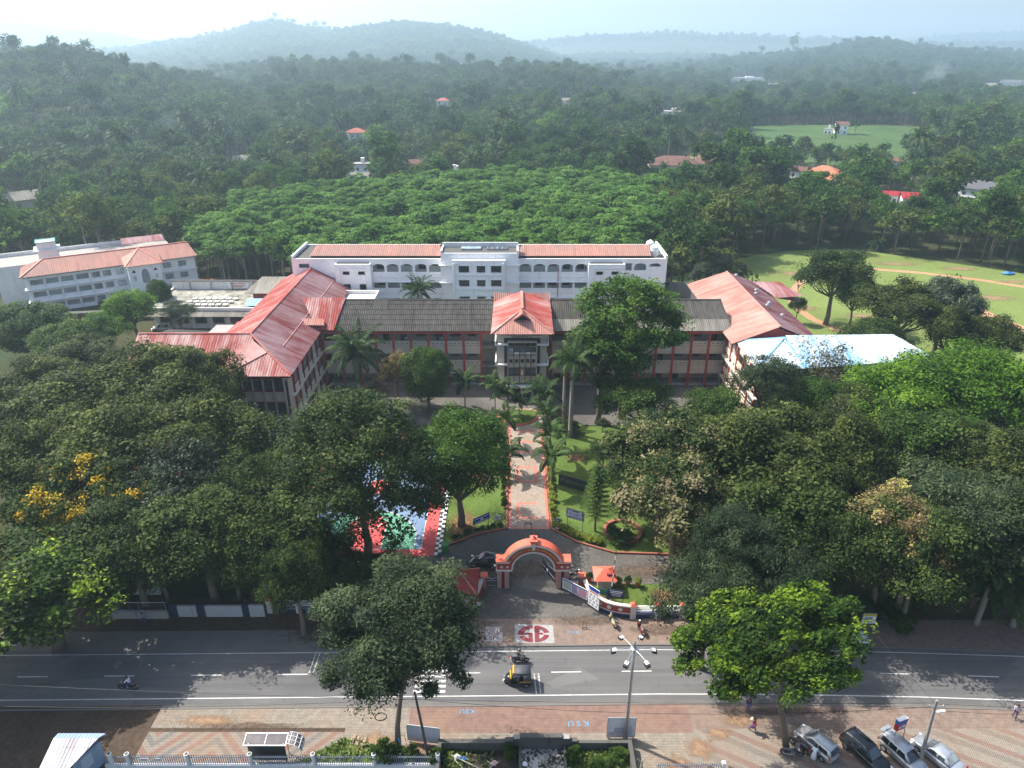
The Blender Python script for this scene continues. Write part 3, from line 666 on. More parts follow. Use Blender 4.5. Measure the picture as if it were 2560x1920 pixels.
for i in range(5):
    a0, a1 = GX[i] + .06, GX[i + 1] - .06; FB = Fr((0, 113.5), 0)
    part('panel', ENT, cream, lambda m: (m.box(a0, a1, 113.45, 113.6, 3.0, 4.5), m.box(a0, a1, 113.45, 113.6, 6.05, 8.4), m.box(a0, a1, 113.45, 113.6, 9.95, 10.78)))
    window(ENT, FB, a0 + .1, a1 - .1, 10.1, 10.65, 2, 1, door_m, glass_dark, d=.1, bar=.05)
    window(ENT, FB, a0, a1, 8.95, 9.83, 2, 1, door_m, glass_blue, d=.0, bar=.05)
    part('sill_panel', ENT, white_paint if i in (1, 3) else cream, lambda m: m.box(a0, a1, 113.38, 113.55, 8.5, 8.93))
    window(ENT, FB, a0 + .17, a1 - .17, 7.0, 7.6, 2, 2, door_m, glass_dark, d=.1, bar=.05)
    if i != 2: window(ENT, FB, a0, a1, 4.62, 5.93, 2, 1, door_m, glass_blue, d=.0, bar=.05)
part('relief_panel', ENT, M('terracotta relief', (.40, .19, .11), .7, .2, 3), lambda m: (m.box(GX[2] + .06, GX[3] - .06, 113.36, 113.5, 4.55, 5.95)))
part('relief_figure', ENT, M('pale figure relief', (.72, .62, .48), .6, .1, 3), lambda m: (m.lathe([(.02, 4.65), (.24, 4.7), (.16, 5.1), (.19, 5.35), (.1, 5.5), (.05, 5.52)], (1.78, 113.3, 0), 10), m.sphere((1.78, 113.28, 5.64), .12, 8, 6)))
for t_, s, z in (("ST DOMINIC'S COLLEGE", .62, 12.08), ("KANJIRAPPALLY", .48, 11.66)): text_mesh('lettering', t_, s, M('dark letters', (.06, .05, .05), .6), ENT, (1.7, 113.78, z), (R(90), 0, 0), .03, 1.05, .006)
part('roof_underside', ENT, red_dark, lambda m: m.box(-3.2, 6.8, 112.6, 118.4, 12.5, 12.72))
def ent_roof(m):
    e, r = 12.72, 16.4
    m.ribbed([(-3.6, 112.2, e), (7.1, 112.2, e), (1.75, 116.8, 15.6)], (1, 0, 0), .36, .05, 1)
    m.ribbed([(-3.6, 112.2, e), (-3.35, 124.5, 14.75), (1.75, 124.5, r), (1.75, 116.8, 15.6)], (0, 1, 0), .36, .05, 0)
    m.ribbed([(7.1, 112.2, e), (7.0, 124.5, 14.75), (1.75, 124.5, r), (1.75, 116.8, 15.6)], (0, 1, 0), .36, .05, 0)
    m.ribbed([(-3.35, 124.0, 14.75), (7.0, 124.0, 14.75), (7.0, 125.0, 15.9), (-3.35, 125.0, 15.9)], (1, 0, 0), .36, .05, 1)
ER = part('roof', ENT, [roof_red_lit, roof_pale], ent_roof)
part('ridge_cap', ER, roof_pale, lambda m: (ridge_cap(m, (1.75, 124.4, r_ := 16.4), (1.75, 116.8, 15.7), .5), ridge_cap(m, (1.75, 116.8, 15.6), (-3.6, 112.2, 12.75), .25), ridge_cap(m, (1.75, 116.8, 15.6), (7.1, 112.2, 12.75), .25)))
def gab(m):
    m.face([(.3, 114.6, 14.35), (1.75, 113.7, 15.75), (1.75, 117, 15.8), (.3, 117, 14.6)]); m.face([(3.2, 114.6, 14.35), (3.2, 117, 14.6), (1.75, 117, 15.8), (1.75, 113.7, 15.75)])
    m.beam((.25, 114.55, 14.35), (1.75, 113.65, 15.75), .1, .2); m.beam((3.25, 114.55, 14.35), (1.75, 113.65, 15.75), .1, .2)
part('dormer', ER, roof_red_lit, gab)
part('dormer_louvre', ER, dark_in, lambda m: m.prism([(.45, 14.3), (3.05, 14.3), (1.75, 15.45)], 114.75, 114.85, plane='y'))

# ---- left wing
def facade_x(par, x, y0, y1, out, zs, mat, n, pil=red_dark):
    """long side wall at constant x with pilasters and windows per storey; out = +1 or -1 in x"""
    Fw = Fr((x, y0 if out > 0 else y1), R(90) if out > 0 else R(-90)); W = y1 - y0; k = W / n
    for i in range(n + 1):
        part('pilaster', par, pil, lambda m: Fw.box(m, min(max(i * k - .15, 0), W - .3), min(max(i * k - .15, 0), W - .3) + .3, 0, .28, .1, zs[-1][1] + .9))
    for i in range(n):
        for z0, z1 in zs:
            window(par, Fw, i * k + .5, (i + 1) * k - .5, z0, z1, 3, 1, white_paint if i % 3 == 1 else door_m, glass_dark if i % 3 else glass_blue, d=.04)
            part('spandrel', par, mat, lambda m: Fw.box(m, i * k + .2, (i + 1) * k - .2, 0, .16, z0 - 1.15, z0 - .12))
LW = thing('left_wing_building', 'left wing under a long bright red hipped roof, with a gridded window end', 'building', (-42, 122, 0))
part('wall', LW, cream, lambda m: (m.box(-49.6, -34.6, 100.3, 149, 0, 10.9), m.box(-59.5, -49.6, 101.5, 112.5, 0, 10.9)))
facade_x(LW, -34.6, 101.5, 118.6, 1, ((.9, 2.5), (4.4, 5.9), (8.0, 9.7)), cream_lit, 6)
part('slab_band', LW, cream_lit, lambda m: [m.box(-34.6, -34.1, 100.6, 118.7, z, z + .3) for z in (3.0, 6.7)])
FL = Fr((-43.6, 100.3), 0); gx = [k * 1.62 for k in range(6)]
part('bay_side', LW, cream, lambda m: (FL.box(m, 8.15, 8.95, 0, .5, 3.4, 10.6), FL.box(m, -.25, 0, 0, .5, 0, 10.6)))
part('dark_slot', LW, iron, lambda m: FL.box(m, 8.4, 8.75, .5, .54, 4.0, 9.9))
for i in range(6): part('fin', LW, grey_conc, lambda m: FL.box(m, gx[i] - .08, gx[i] + .08, 0, .6, .3, 10.3))
for z in (.3, 2.6, 3.6, 5.9, 7.9, 9.9): part('fin_ledge', LW, red_dark if z > 3 else grey_conc, lambda m: [FL.box(m, gx[i] + .08, gx[i + 1] - .08, .0, .5, z, z + .1) for i in range(5)])
for i in range(5):
    window(LW, FL, gx[i] + .1, gx[i + 1] - .1, 8.05, 9.85, 2, 2, door_m, glass_dark, d=.12); window(LW, FL, gx[i] + .1, gx[i + 1] - .1, 3.75, 5.85, 2, 2, door_m, glass_dark, d=.12)
    part('panel', LW, cream, lambda m: FL.box(m, gx[i] + .08, gx[i + 1] - .08, .0, .2, 6.05, 7.85)); window(LW, FL, gx[i] + .1, gx[i + 1] - .1, .5, 2.5, 2, 2, door_m, glass_dark, d=.12)
    part('vent_block', LW, dark_in, lambda m: FL.box(m, gx[i] + .4, gx[i + 1] - .4, .02, .06, 10.05, 10.25))
def lw_roof(m):
    J = (-42, 106.6, 15); A = (-38.4, 103.2, 13.2); C = (-33.9, 99.2, 10.95); B0 = (-42, 149.0, 15)
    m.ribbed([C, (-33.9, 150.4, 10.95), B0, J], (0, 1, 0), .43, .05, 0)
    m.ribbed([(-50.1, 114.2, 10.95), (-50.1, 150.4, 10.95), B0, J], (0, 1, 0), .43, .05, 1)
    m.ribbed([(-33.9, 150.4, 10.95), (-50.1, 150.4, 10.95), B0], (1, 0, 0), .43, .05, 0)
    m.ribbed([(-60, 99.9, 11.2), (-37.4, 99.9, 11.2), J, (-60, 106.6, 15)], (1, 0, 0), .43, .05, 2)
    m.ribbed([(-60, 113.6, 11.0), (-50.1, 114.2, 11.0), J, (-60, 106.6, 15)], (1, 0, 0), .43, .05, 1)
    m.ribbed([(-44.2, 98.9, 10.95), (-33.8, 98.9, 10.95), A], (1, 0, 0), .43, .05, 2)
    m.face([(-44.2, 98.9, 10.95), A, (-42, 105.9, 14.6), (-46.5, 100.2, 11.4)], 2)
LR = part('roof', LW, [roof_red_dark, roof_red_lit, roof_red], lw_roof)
part('ridge_cap', LR, roof_red_lit, lambda m: (ridge_cap(m, (-42, 106.6, 15), (-42, 149, 15)), ridge_cap(m, (-60, 106.6, 15), (-42, 106.6, 15)), ridge_cap(m, (-42, 106.6, 15), (-38.4, 103.2, 13.25)), ridge_cap(m, (-38.4, 103.2, 13.2), (-33.9, 99.1, 11), .36), ridge_cap(m, (-38.4, 103.2, 13.2), (-44.3, 98.9, 11), .36), ridge_cap(m, (-42, 149, 15), (-33.9, 150.4, 11))))
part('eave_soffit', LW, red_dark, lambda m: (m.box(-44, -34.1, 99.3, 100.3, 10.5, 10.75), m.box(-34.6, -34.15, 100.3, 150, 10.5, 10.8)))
part('cross_roof', LR, [roof_red, roof_pale], lambda m: (m.ribbed([(-34.5, 118.0, 11.3), (-31.6, 118.0, 11.15), (-30.5, 124.6, 15.0), (-38.5, 124.6, 15.0)], (1, 0, 0), .43, .05, 0), m.ribbed([(-30.2, 131, 11.15), (-38.5, 131, 11.3), (-38.5, 124.6, 15), (-30.5, 124.6, 15)], (1, 0, 0), .43, .05, 1)))
part('lean_to', LR, roof_pale, lambda m: m.ribbed([(-37.6, 118.1, 12.2), (-33.2, 118.1, 12.0), (-33.6, 119.6, 12.7), (-38.2, 119.6, 12.9)], (1, 0, 0), .4, .05))
part('roof_seam', LR, roof_pale, lambda m: m.beam((-37.2, 107, 12.68), (-37.2, 148, 12.68), .12, .04))

# ---- right wing
RWB = thing('right_wing_building', 'right wing with a faded maroon gable roof dotted with turbine vents', 'building', (45, 130, 0))
part('wall', RWB, cream, lambda m: (m.box(38.5, 52, 113.4, 146.5, 0, 10.8)))
part('end_gable', RWB, red_dark, lambda m: m.prism([(38.6, 10.8), (52.0, 10.8), (45.2, 13.5)], 113.2, 113.5, plane='y'))
facade_x(RWB, 38.5, 101, 118.4, -1, ((.6, 1.9), (4.6, 5.9), (8.4, 9.8)), cream_lit, 5, red_paint)
part('slab_band', RWB, cream_lit, lambda m: [m.box(37.9, 38.5, 100, 118.6, z, z + .3) for z in (2.3, 6.2)])
def rw_roof(m):
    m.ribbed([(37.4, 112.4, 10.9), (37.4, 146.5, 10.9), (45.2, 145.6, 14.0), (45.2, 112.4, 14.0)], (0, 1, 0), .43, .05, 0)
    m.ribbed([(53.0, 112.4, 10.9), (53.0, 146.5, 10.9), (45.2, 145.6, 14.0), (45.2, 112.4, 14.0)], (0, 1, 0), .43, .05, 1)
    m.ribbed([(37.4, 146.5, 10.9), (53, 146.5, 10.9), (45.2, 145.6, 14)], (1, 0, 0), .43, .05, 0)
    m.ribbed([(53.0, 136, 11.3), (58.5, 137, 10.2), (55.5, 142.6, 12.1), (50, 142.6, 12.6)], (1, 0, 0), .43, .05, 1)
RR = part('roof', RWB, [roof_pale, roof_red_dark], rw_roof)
part('ridge_cap', RR, M('pink ridge', (.55, .22, .19), .6), lambda m: ridge_cap(m, (45.2, 112.4, 14.0), (45.2, 145.6, 14.0)))
for i, (x, y) in enumerate([(46.2, 142.0), (48.0, 134.2), (46.8, 130.6), (48.0, 126.4), (46.6, 123.4), (48.2, 119.8)]):
    v = thing('roof_vent', 'silver turbine vent on the maroon roof, %s from the far end' % ('first', 'second', 'third', 'fourth', 'fifth', 'sixth')[i], 'roof vent', (x, y, 14 - (x - 45.2) * .397))
    part('stem', v, steel, lambda m: m.cyl((x, y, v.location.z - .1), (x, y, v.location.z + .4), .16, .16, 8)); part('turbine_head', v, steel, lambda m: m.lathe([(.16, .4), (.34, .5), (.38, .72), (.28, .9), (.0, .98)], v.location, 12))

# ---- blue roofed hall
BH = thing('hall_building', 'hall with a worn white and blue hipped sheet roof on the right', 'building', (53, 108.5, 0))
part('wall', BH, cream_lit, lambda m: (m.box(38.6, 67, 103.2, 113.1, 0, 10.9)))
part('parapet', BH, cream_lit, lambda m: m.box(38.5, 39.0, 101, 114, 10.7, 11.1))
FBH = Fr((46, 103.2), 0)
for k in range(6): window(BH, FBH, 1.2 + 3.3 * k, 3.4 + 3.3 * k, 7.6, 9.6, 3, 1, door_m, glass_dark, d=.04); 
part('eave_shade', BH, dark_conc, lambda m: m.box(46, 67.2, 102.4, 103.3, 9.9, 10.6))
def bh_roof(m):
    A, B = (44.6, 108.6, 13.5), (62.5, 109.2, 13.5)
    m.ribbed([(38.4, 113.6, 11), (38.4, 102.0, 10.9), A], (0, 1, 0), .33, .045)
    m.ribbed([(38.4, 102.0, 10.9), (46.3, 102.0, 10.9), A], (1, 0, 0), .33, .045)
    m.ribbed([(46.3, 102.2, 10.9), (67.8, 104.6, 10.9), B, A], (1, .04, 0), .33, .045)
    m.ribbed([(67.8, 104.6, 10.9), (67.0, 113.8, 11), B], (0, 1, 0), .33, .045)
    m.ribbed([(38.4, 113.6, 11), (67.0, 113.8, 11), B, A], (1, 0, 0), .33, .045)
BR = part('roof', BH, roof_blue, bh_roof)
blue_cap = M('blue ridge', (.22, .47, .70), .5, .1, 2)
part('ridge_cap', BR, blue_cap, lambda m: [ridge_cap(m, p, q, .38) for p, q in (((44.6, 108.6, 13.5), (62.5, 109.2, 13.5)), ((44.6, 108.6, 13.5), (38.4, 102, 10.9)), ((44.6, 108.6, 13.5), (46.3, 102.1, 10.9)), ((62.5, 109.2, 13.5), (67.8, 104.6, 10.9)), ((44.6, 108.6, 13.5), (38.4, 113.6, 11)))])

# ---- white rear block
WR = thing('white_rear_block', 'long white four storey block with arched top corridor and pink roof behind', 'building', (-6.8, 150, 0))
F = Fr((0, 145), 0); hol = []; wins = []
def rngx(a, n, s): return [a + s * i for i in range(n)]
Lx = rngx(-29.2, 5, 2.95); Rx = rngx(1.6, 5, 2.92)
for x in Lx + Rx: hol += [(x, x + 2.45, 14.05, 15.75), (x, x + 2.45, 10.55, 11.8), (x, x + 2.45, 6.9, 8.35), (x, x + 2.45, 3.3, 4.9)]
for x in (23.8, 25.6, 28.7): hol.append((x, x + (1.3 if x < 24 else 2.5), 14.4 if x < 28 else 15.2, 15.9))
hol.append((-44.6, -42.4, 14.9, 15.8))
part('wall', WR, white_wall, lambda m: (wall_holes(m, F, -46, 32.4, 0, 16.9, hol, .3), m.box(-46, -45.7, 145.3, 157, 0, 16.9), m.box(32.1, 32.4, 145.3, 157, 0, 16.9), m.box(-46, 32.4, 157, 157.3, 0, 16.9)))
part('back_wall', WR, white_old, lambda m: m.box(-45.7, 32.1, 147.4, 147.6, 0, 16.5))
for z in (3.0, 6.6, 10.2, 13.7, 16.4): part('floor_slab', WR, white_old, lambda m: m.box(-45.7, 32.1, 145.3, 147.4, z, z + .2))
def archf(m, x, w=2.45, zt=15.75, rise=.55):
    n = 8; a = [(x + w * i / n, zt - rise + rise * math.sqrt(max(0, 1 - (2 * i / n - 1) ** 2))) for i in range(n + 1)]
    for (x0, z0), (x1, z1) in zip(a, a[1:]): m.raw([(x0, 144.98, z0), (x1, 144.98, z1), (x1, 144.98, zt + .02), (x0, 144.98, zt + .02), (x0, 145.25, z0), (x1, 145.25, z1), (x1, 145.25, zt + .02), (x0, 145.25, zt + .02)], [(0, 1, 2, 3), (4, 7, 6, 5), (0, 4, 5, 1), (3, 2, 6, 7), (0, 3, 7, 4), (1, 5, 6, 2)])
for x in Lx + Rx + [25.6, 28.7]: part('arch', WR, white_wall, lambda m: archf(m, x, 2.5, 15.76 if x < 25 else 15.92))
rail_m = M('grey railing', (.40, .41, .42), .5)
for x in Lx + Rx:
    for z in (14.05, 10.55, 6.9):
        part('railing', WR, rail_m, lambda m: [m.box(x, x + 2.45, 145.08, 145.12, z + q, z + q + .05) for q in (.3, .55)])
    for j, z in enumerate((13.9, 10.4, 6.8)):
        k = int(x * 7 + z) % 2; FBk = Fr((0, 147.4), 0)
        window(WR, FBk, x + .5, x + 2.0, z + (.9 if k else .1), z + 2.2, 3 if k else 1, 1, door_m, glass_dark, d=.06)
for x0, x1 in ((-29.3, -14.7), (1.4, 15.9)):
    for z in (12.9, 9.4, 5.7): part('string_course', WR, white_paint, lambda m: m.box(x0, x1, 144.86, 145.0, z, z + .12))
    for z in (11.95, 8.5): part('shade_ledge', WR, white_paint, lambda m: m.box(x0, x1, 144.4, 145.0, z, z + .1))
for x0, x1 in ((-36.8, -29.4), (15.9, 23.4)):
    bb = part('stair_bay', WR, white_wall, lambda m: m.box(x0, x1, 143.5, 144.85, 0, 16.1))
    part('bay_roof', bb, dark_conc, lambda m: m.box(x0 + .3, x1 - .3, 143.8, 146, 16.1, 16.16)); FBy = Fr((0, 143.5), 0)
    for xa, z0, z1 in ((1.6, 13.9, 14.6), (4.8, 13.9, 14.6), (1.6, 10.6, 11.9), (4.9, 10.6, 11.9), (1.6, 6.8, 8.0)): window(bb, FBy, x0 + xa, x0 + xa + 1.4, z0, z1, 1, 1, grey_conc, glass_dark, d=.05)
    part('bay_frame', bb, white_paint, lambda m: (m.box(x0 + 1.1, x0 + 1.25, 143.38, 143.5, 5, 15.1), m.box(x1 - 1.15, x1 - 1, 143.38, 143.5, 5, 15.1), m.box(x0 + 1.1, x1 - 1, 143.38, 143.5, 15.1, 15.3)))
CB = part('central_bay', WR, white_wall, lambda m: (m.box(-14.6, 1.3, 142.6, 147.6, 0, 18.7), m.box(-12.2, -1.35, 141.4, 142.6, 0, 17.5)))
part('bay_parapet', CB, white_old, lambda m: (m.box(-14.6, 1.3, 147.3, 147.6, 18.7, 19.75), m.box(-14.6, -14.3, 142.6, 147.3, 18.7, 19.2), m.box(1.0, 1.3, 142.6, 147.3, 18.7, 19.2)))
part('bay_roof', CB, dark_conc, lambda m: m.box(-14.3, 1.0, 142.9, 147.3, 18.7, 18.78))
for k, x in enumerate((-10.6, -5.2)): q = part('skylight', CB, steel, lambda m: m.box(x, x + 4.2, 144.6, 146.6, 18.8, 19.1)); part('skylight_glass', q, glass_blue, lambda m: [m.box(x + .1 + 1.05 * i, x + .95 + 1.05 * i, 144.7, 146.5, 19.1, 19.14) for i in range(4)])
FC = Fr((0, 141.4), 0)
for x0, w in ((-10.9, 2.1), (-7.2, 1.7), (-4.3, 2.1)):
    for z0, z1, c, r_ in ((15.0, 16.4, 4, 1), (12.1, 13.4, 4, 2), (8.7, 9.9, 4, 1), (5.4, 6.8, 4, 1)): window(CB, FC, x0, x0 + w, z0, z1, c, r_, grey_conc, glass_dark, d=.05, sill=white_paint)
for z in (14.4, 11.4, 8.0): part('ledge', CB, white_paint, lambda m: m.box(-11.6, -1.9, 141.1, 141.4, z, z + .12))
for x in (-12.0, -1.9): part('fin', CB, white_paint, lambda m: m.box(x, x + .25, 141.0, 141.4, 4, 16.9))
for z in (16.2, 12.5, 8.8, 5.2): part('side_ledge', CB, white_paint, lambda m: (m.box(-15.0, -12.3, 141.9, 142.6, z, z + .15), m.box(-1.2, 1.6, 141.9, 142.6, z, z + .15)))
part('bay_arch', CB, white_paint, lambda m: m.tube([(-11.5 + 9.4 * i / 10, 141.36, 16.75 + .65 * math.sin(math.pi * i / 10)) for i in range(11)], .07, 5))
def wr_roof(m):
    for x0, x1 in ((-42.4, -14.6), (1.3, 29.2)):
        m.ribbed([(x0, 145.9, 17.25), (x1, 145.9, 17.25), (x1 - (.8 if x1 < 0 else .0), 150, 18.65), (x0 + .8, 150, 18.65)], (1, 0, 0), .45, .05)
        m.ribbed([(x0, 154.2, 17.25), (x1, 154.2, 17.25), (x1, 150, 18.65), (x0 + .8, 150, 18.65)], (1, 0, 0), .45, .05)
part('roof', WR, roof_pink, wr_roof)
part('roof_terrace', WR, dark_conc, lambda m: m.box(-45.7, 32.1, 145.3, 157, 16.55, 16.7))
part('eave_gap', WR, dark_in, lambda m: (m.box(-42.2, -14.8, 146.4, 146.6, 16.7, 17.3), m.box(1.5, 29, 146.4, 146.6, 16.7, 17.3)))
part('roof_parapet', WR, white_wall, lambda m: (m.box(-46, -45.6, 145, 157, 16.9, 17.5), m.box(32, 32.4, 145, 157, 16.9, 17.6)))
part('drain_pipe', WR, red_paint, lambda m: m.cyl((9.7, 144.8, 5), (9.7, 144.8, 14.9), .07, .07, 6))
tk = thing('water_tank', 'white roof tank at the right end of the white rear block', 'tank', (30.2, 148.5, 16.7)); mb = MB(); mb.lathe([(0, 0), (.95, 0), (.95, 1.1), (1.0, 1.15), (.95, 1.3), (.9, 1.8), (.5, 2.15), (.0, 2.2)], (0, 0, 0), 14); mb.build('body', white_paint, tk, local=True); mb = MB(); mb.lathe([(0, 2.2), (.3, 2.2), (.3, 2.32), (0, 2.34)], (0, 0, 0), 10); mb.build('lid', white_paint, tk, local=True)
tk2 = dup(tk, (30.0, 152.5, 16.7), 0, 'second white roof tank behind the front one on the white rear block')
gt = thing('green_tarp', 'green tarpaulin sagging in front of the white rear block', 'tarpaulin', (-7, 139, 6.5)); mb = MB()
for i in range(8):
    for j in range(3):
        P_ = lambda u, v: (-12 + 9.6 * u, 137.5 + 4 * v, 7.3 + 1.3 * v - 1.0 * math.sin(math.pi * u) * (1 - .3 * v))
        mb.face([P_(i / 8, j / 3), P_((i + 1) / 8, j / 3), P_((i + 1) / 8, (j + 1) / 3), P_(i / 8, (j + 1) / 3)])
mb.build('cloth', M('green tarpaulin cloth', (.02, .42, .30), .5, .1, .5), gt); part('pole', gt, steel, lambda m: [m.cyl((x, y, 0), (x, y, z), .05, .05, 6) for x, y, z in ((-12, 137.5, 7.3), (-2.4, 137.5, 7.3), (-12, 141.2, 8.6), (-2.4, 141.2, 8.6))])
LWH = thing('flat_roof_annexe', 'low flat roofed annexe with a pale stained roof behind the grey roof', 'building', (-32, 140, 0))
part('wall', LWH, white_old, lambda m: m.box(-38.5, -27.5, 134.5, 141.5, 0, 10.2)); part('roof_parapet', LWH, white_old, lambda m: (m.box(-38.5, -27.5, 141.2, 141.5, 10.2, 11.2), m.box(-27.8, -27.5, 134.5, 141.2, 10.2, 11.2))); part('roof_sheet', LWH, M('crumpled white sheet', (.68, .66, .62), .8, .25, .8, bmp=.6), lambda m: m.box(-38.2, -28.0, 134.7, 141.0, 10.2, 10.5))

# ---- left white block, turned
ang = math.atan2(177.0 - 158.0, -81.0 + 112.0); FL2 = Fr((-112.4, 158.2), ang); LEN = 36.9
LB = thing('left_white_block', 'turned white three storey block with a pink roof and an arched central bay', 'building', (-97, 172, 0))
hol = []
for z in (.9, 3.9, 6.8):
    hol += [(1.0 + 3.1 * k, 3.7 + 3.1 * k, z, z + 1.25) for k in range(4)]
def lb_wall(m):
    wall_holes(m, FL2, 0, LEN, 0, 8.9, hol, .3); FL2.box(m, 0, .3, -9, -.3, 0, 8.9); FL2.box(m, LEN - .3, LEN, -9, -.3, 0, 8.9); FL2.box(m, .3, LEN - .3, -9, -8.7, 0, 8.9)
part('wall', LB, white_wall, lb_wall); part('inner_wall', LB, white_old, lambda m: FL2.box(m, .3, LEN - .3, -2.4, -2.2, 0, 8.8))
for z in (2.75, 5.75, 8.6): part('floor_ledge', LB, white_paint, lambda m: (FL2.box(m, -.4, 21, 0, .55, z, z + .14), FL2.box(m, 28.5, LEN + .4, 0, .55, z, z + .14), FL2.box(m, -.4, 21, -2.3, -.3, z - .1, z)))
for k in range(5): part('pier', LB, white_paint, lambda m: FL2.box(m, .75 + 3.1 * k - .2, .75 + 3.1 * k + .2, 0, .18, 0, 8.6))
for z in (.9, 3.9, 6.8):
    for k, a in enumerate((13.6, 16.0, 18.8)): window(LB, FL2, a, a + 1.7, z, z + 1.3, 3, 1, grey_conc, glass_dark, d=.05)
    for a in (29.4, 32.9): window(LB, FL2, a, a + 1.8, z, z + 1.3, 4, 1, grey_conc, glass_dark, d=.05)
by = part('central_bay', LB, white_wall, lambda m: FL2.box(m, 21.2, 28.4, 0.02, 4.2, 0, 9.3)); FBb = Fr(FL2.P(0, 4.2, 0)[:2], ang)
def ogive(m, a, z0, z1, w):
    n = 8; pts = [(a - w / 2, z0)] + [(a - w / 2 + w / 2 * (1 - math.cos(i / n * math.pi / 2)), z0 + (z1 - z0) * (.45 + .55 * math.sin(i / n * math.pi / 2))) for i in range(n + 1)] + [(a + w / 2 - w / 2 * (1 - math.cos(i / n * math.pi / 2)), z0 + (z1 - z0) * (.45 + .55 * math.sin(i / n * math.pi / 2))) for i in range(n, -1, -1)] + [(a + w / 2, z0)]
    m.face([FBb.P(x, .04, z) for x, z in pts])
part('pointed_window', by, glassm('grey window', (.25, .26, .30), .3), lambda m: ogive(m, 24.8, 4.9, 8.4, 1.7))
for a in (22.4, 27.2):
    part('trefoil_vent', by, dark_in, lambda m: [m.cyl(FBb.P(a + dx, .02, 7.9 + dz), FBb.P(a + dx, .06, 7.9 + dz), .2, .2, 10) for dx, dz in ((0, .22), (-.2, -.1), (.2, -.1))]); window(by, FBb, a - .35, a + .35, 5.6, 6.9, 2, 1, white_paint, glass_dark, d=.05); window(by, FBb, a - .35, a + .35, 2.6, 3.9, 2, 1, white_paint, glass_dark, d=.05)
FSd = Fr(FL2.P(21.2, 0, 0)[:2], ang - R(90))
for z in (2.4, 5.2, 7.6): 
    for a in (1.0, 2.6): window(by, FSd, a, a + .8, z, z + .9, 2, 1, white_paint, glass_dark, d=.05)
def lb_roof(m):
    P = FL2.P; e, r = 9.05, 11.6; A, B = P(4.5, -4.6, r), P(LEN - .5, -4.6, r)
    m.ribbed([P(-.7, .8, e), P(LEN + .7, .8, e), B, A], FL2.a, .45, .04); m.ribbed([P(-.7, -10, e), P(LEN + .7, -10, e), B, A], FL2.a, .45, .04); m.ribbed([P(-.7, .8, e), P(-.7, -10, e), A], FL2.d, .45, .04)
    m.ribbed([P(LEN + .7, .8, e), P(LEN + .7, -10, e), B], FL2.d, .45, .04)
    T = P(24.8, -1.8, 12.1)
    m.ribbed([P(20.6, 4.9, 9.4), P(29.0, 4.9, 9.4), T], FL2.a, .45, .04); m.ribbed([P(20.6, 4.9, 9.4), P(20.6, -1.4, 10.4), T], FL2.d, .45, .04); m.ribbed([P(29, 4.9, 9.4), P(29, -1.4, 10.4), T], FL2.d, .45, .04)
lbr = part('roof', LB, roof_pink, lb_roof); part('ridge_cap', lbr, M('coral ridge', (.50, .16, .12), .6), lambda m: (ridge_cap(m, FL2.P(24.8, -1.8, 12.1), FL2.P(20.6, 4.9, 9.4)), ridge_cap(m, FL2.P(24.8, -1.8, 12.1), FL2.P(29, 4.9, 9.4)), ridge_cap(m, FL2.P(4.5, -4.6, 11.6), FL2.P(-.7, .8, 9.1)), ridge_cap(m, FL2.P(4.5, -4.6, 11.6), FL2.P(LEN - .5, -4.6, 11.6))))
part('rear_terrace', LB, white_old, lambda m: (FL2.box(m, -6, LEN - 4, -20, -9.2, 0, 9.6), FL2.box(m, -6, LEN - 4, -20, -19.7, 9.6, 10.6), FL2.box(m, -6, -5.7, -19.7, -9.2, 9.6, 10.5)))
part('terrace_floor', LB, grey_conc, lambda m: FL2.box(m, -5.7, LEN - 4, -19.7, -9.2, 9.6, 9.68)); part('terrace_roof', LB, roof_red_dark, lambda m: m.ribbed([FL2.P(22, -12.5, 11), FL2.P(32, -12.5, 11), FL2.P(32, -15.5, 12), FL2.P(22, -15.5, 12)], FL2.a, .45, .05))
st = part('stair_tower', LB, white_wall, lambda m: FL2.box(m, 3.6, 7.8, -14.6, -10.4, 9.6, 12.2)); part('tower_slab', st, white_old, lambda m: FL2.box(m, 2.9, 8.5, -15.3, -9.7, 12.2, 12.4)); part('tower_door', st, red_dark, lambda m: FL2.box(m, 7.8, 7.85, -13.5, -10.8, 10.2, 12.2))
wt = thing('roof_cistern', 'square concrete cistern with a turquoise rim on the left white block', 'cistern', tuple(FL2.P(5.7, -12.5, 12.4)))
part('body', wt, white_old, lambda m: FL2.box(m, 3.7, 7.7, -14.4, -10.6, 12.4, 14.1)); part('rim', wt, M('turquoise rim', (.10, .42, .40), .6), lambda m: (FL2.box(m, 3.6, 7.8, -10.75, -10.45, 14.1, 14.25), FL2.box(m, 3.6, 7.8, -14.55, -14.25, 14.1, 14.25), FL2.box(m, 3.6, 3.9, -14.25, -10.75, 14.1, 14.25), FL2.box(m, 7.5, 7.8, -14.25, -10.75, 14.1, 14.25)))
bw = thing('boundary_wall', 'long dark red and black topped wall in front of the left white block', 'wall', (-98, 152, 0)); part('wall_body', bw, red_dark, lambda m: m.beam((-118, 150.5, 1.0), (-84, 155.5, 1.0), .4, 2.0)); part('coping', bw, dark_conc, lambda m: m.beam((-118, 150.5, 2.1), (-84, 155.5, 2.1), 1.6, .25))

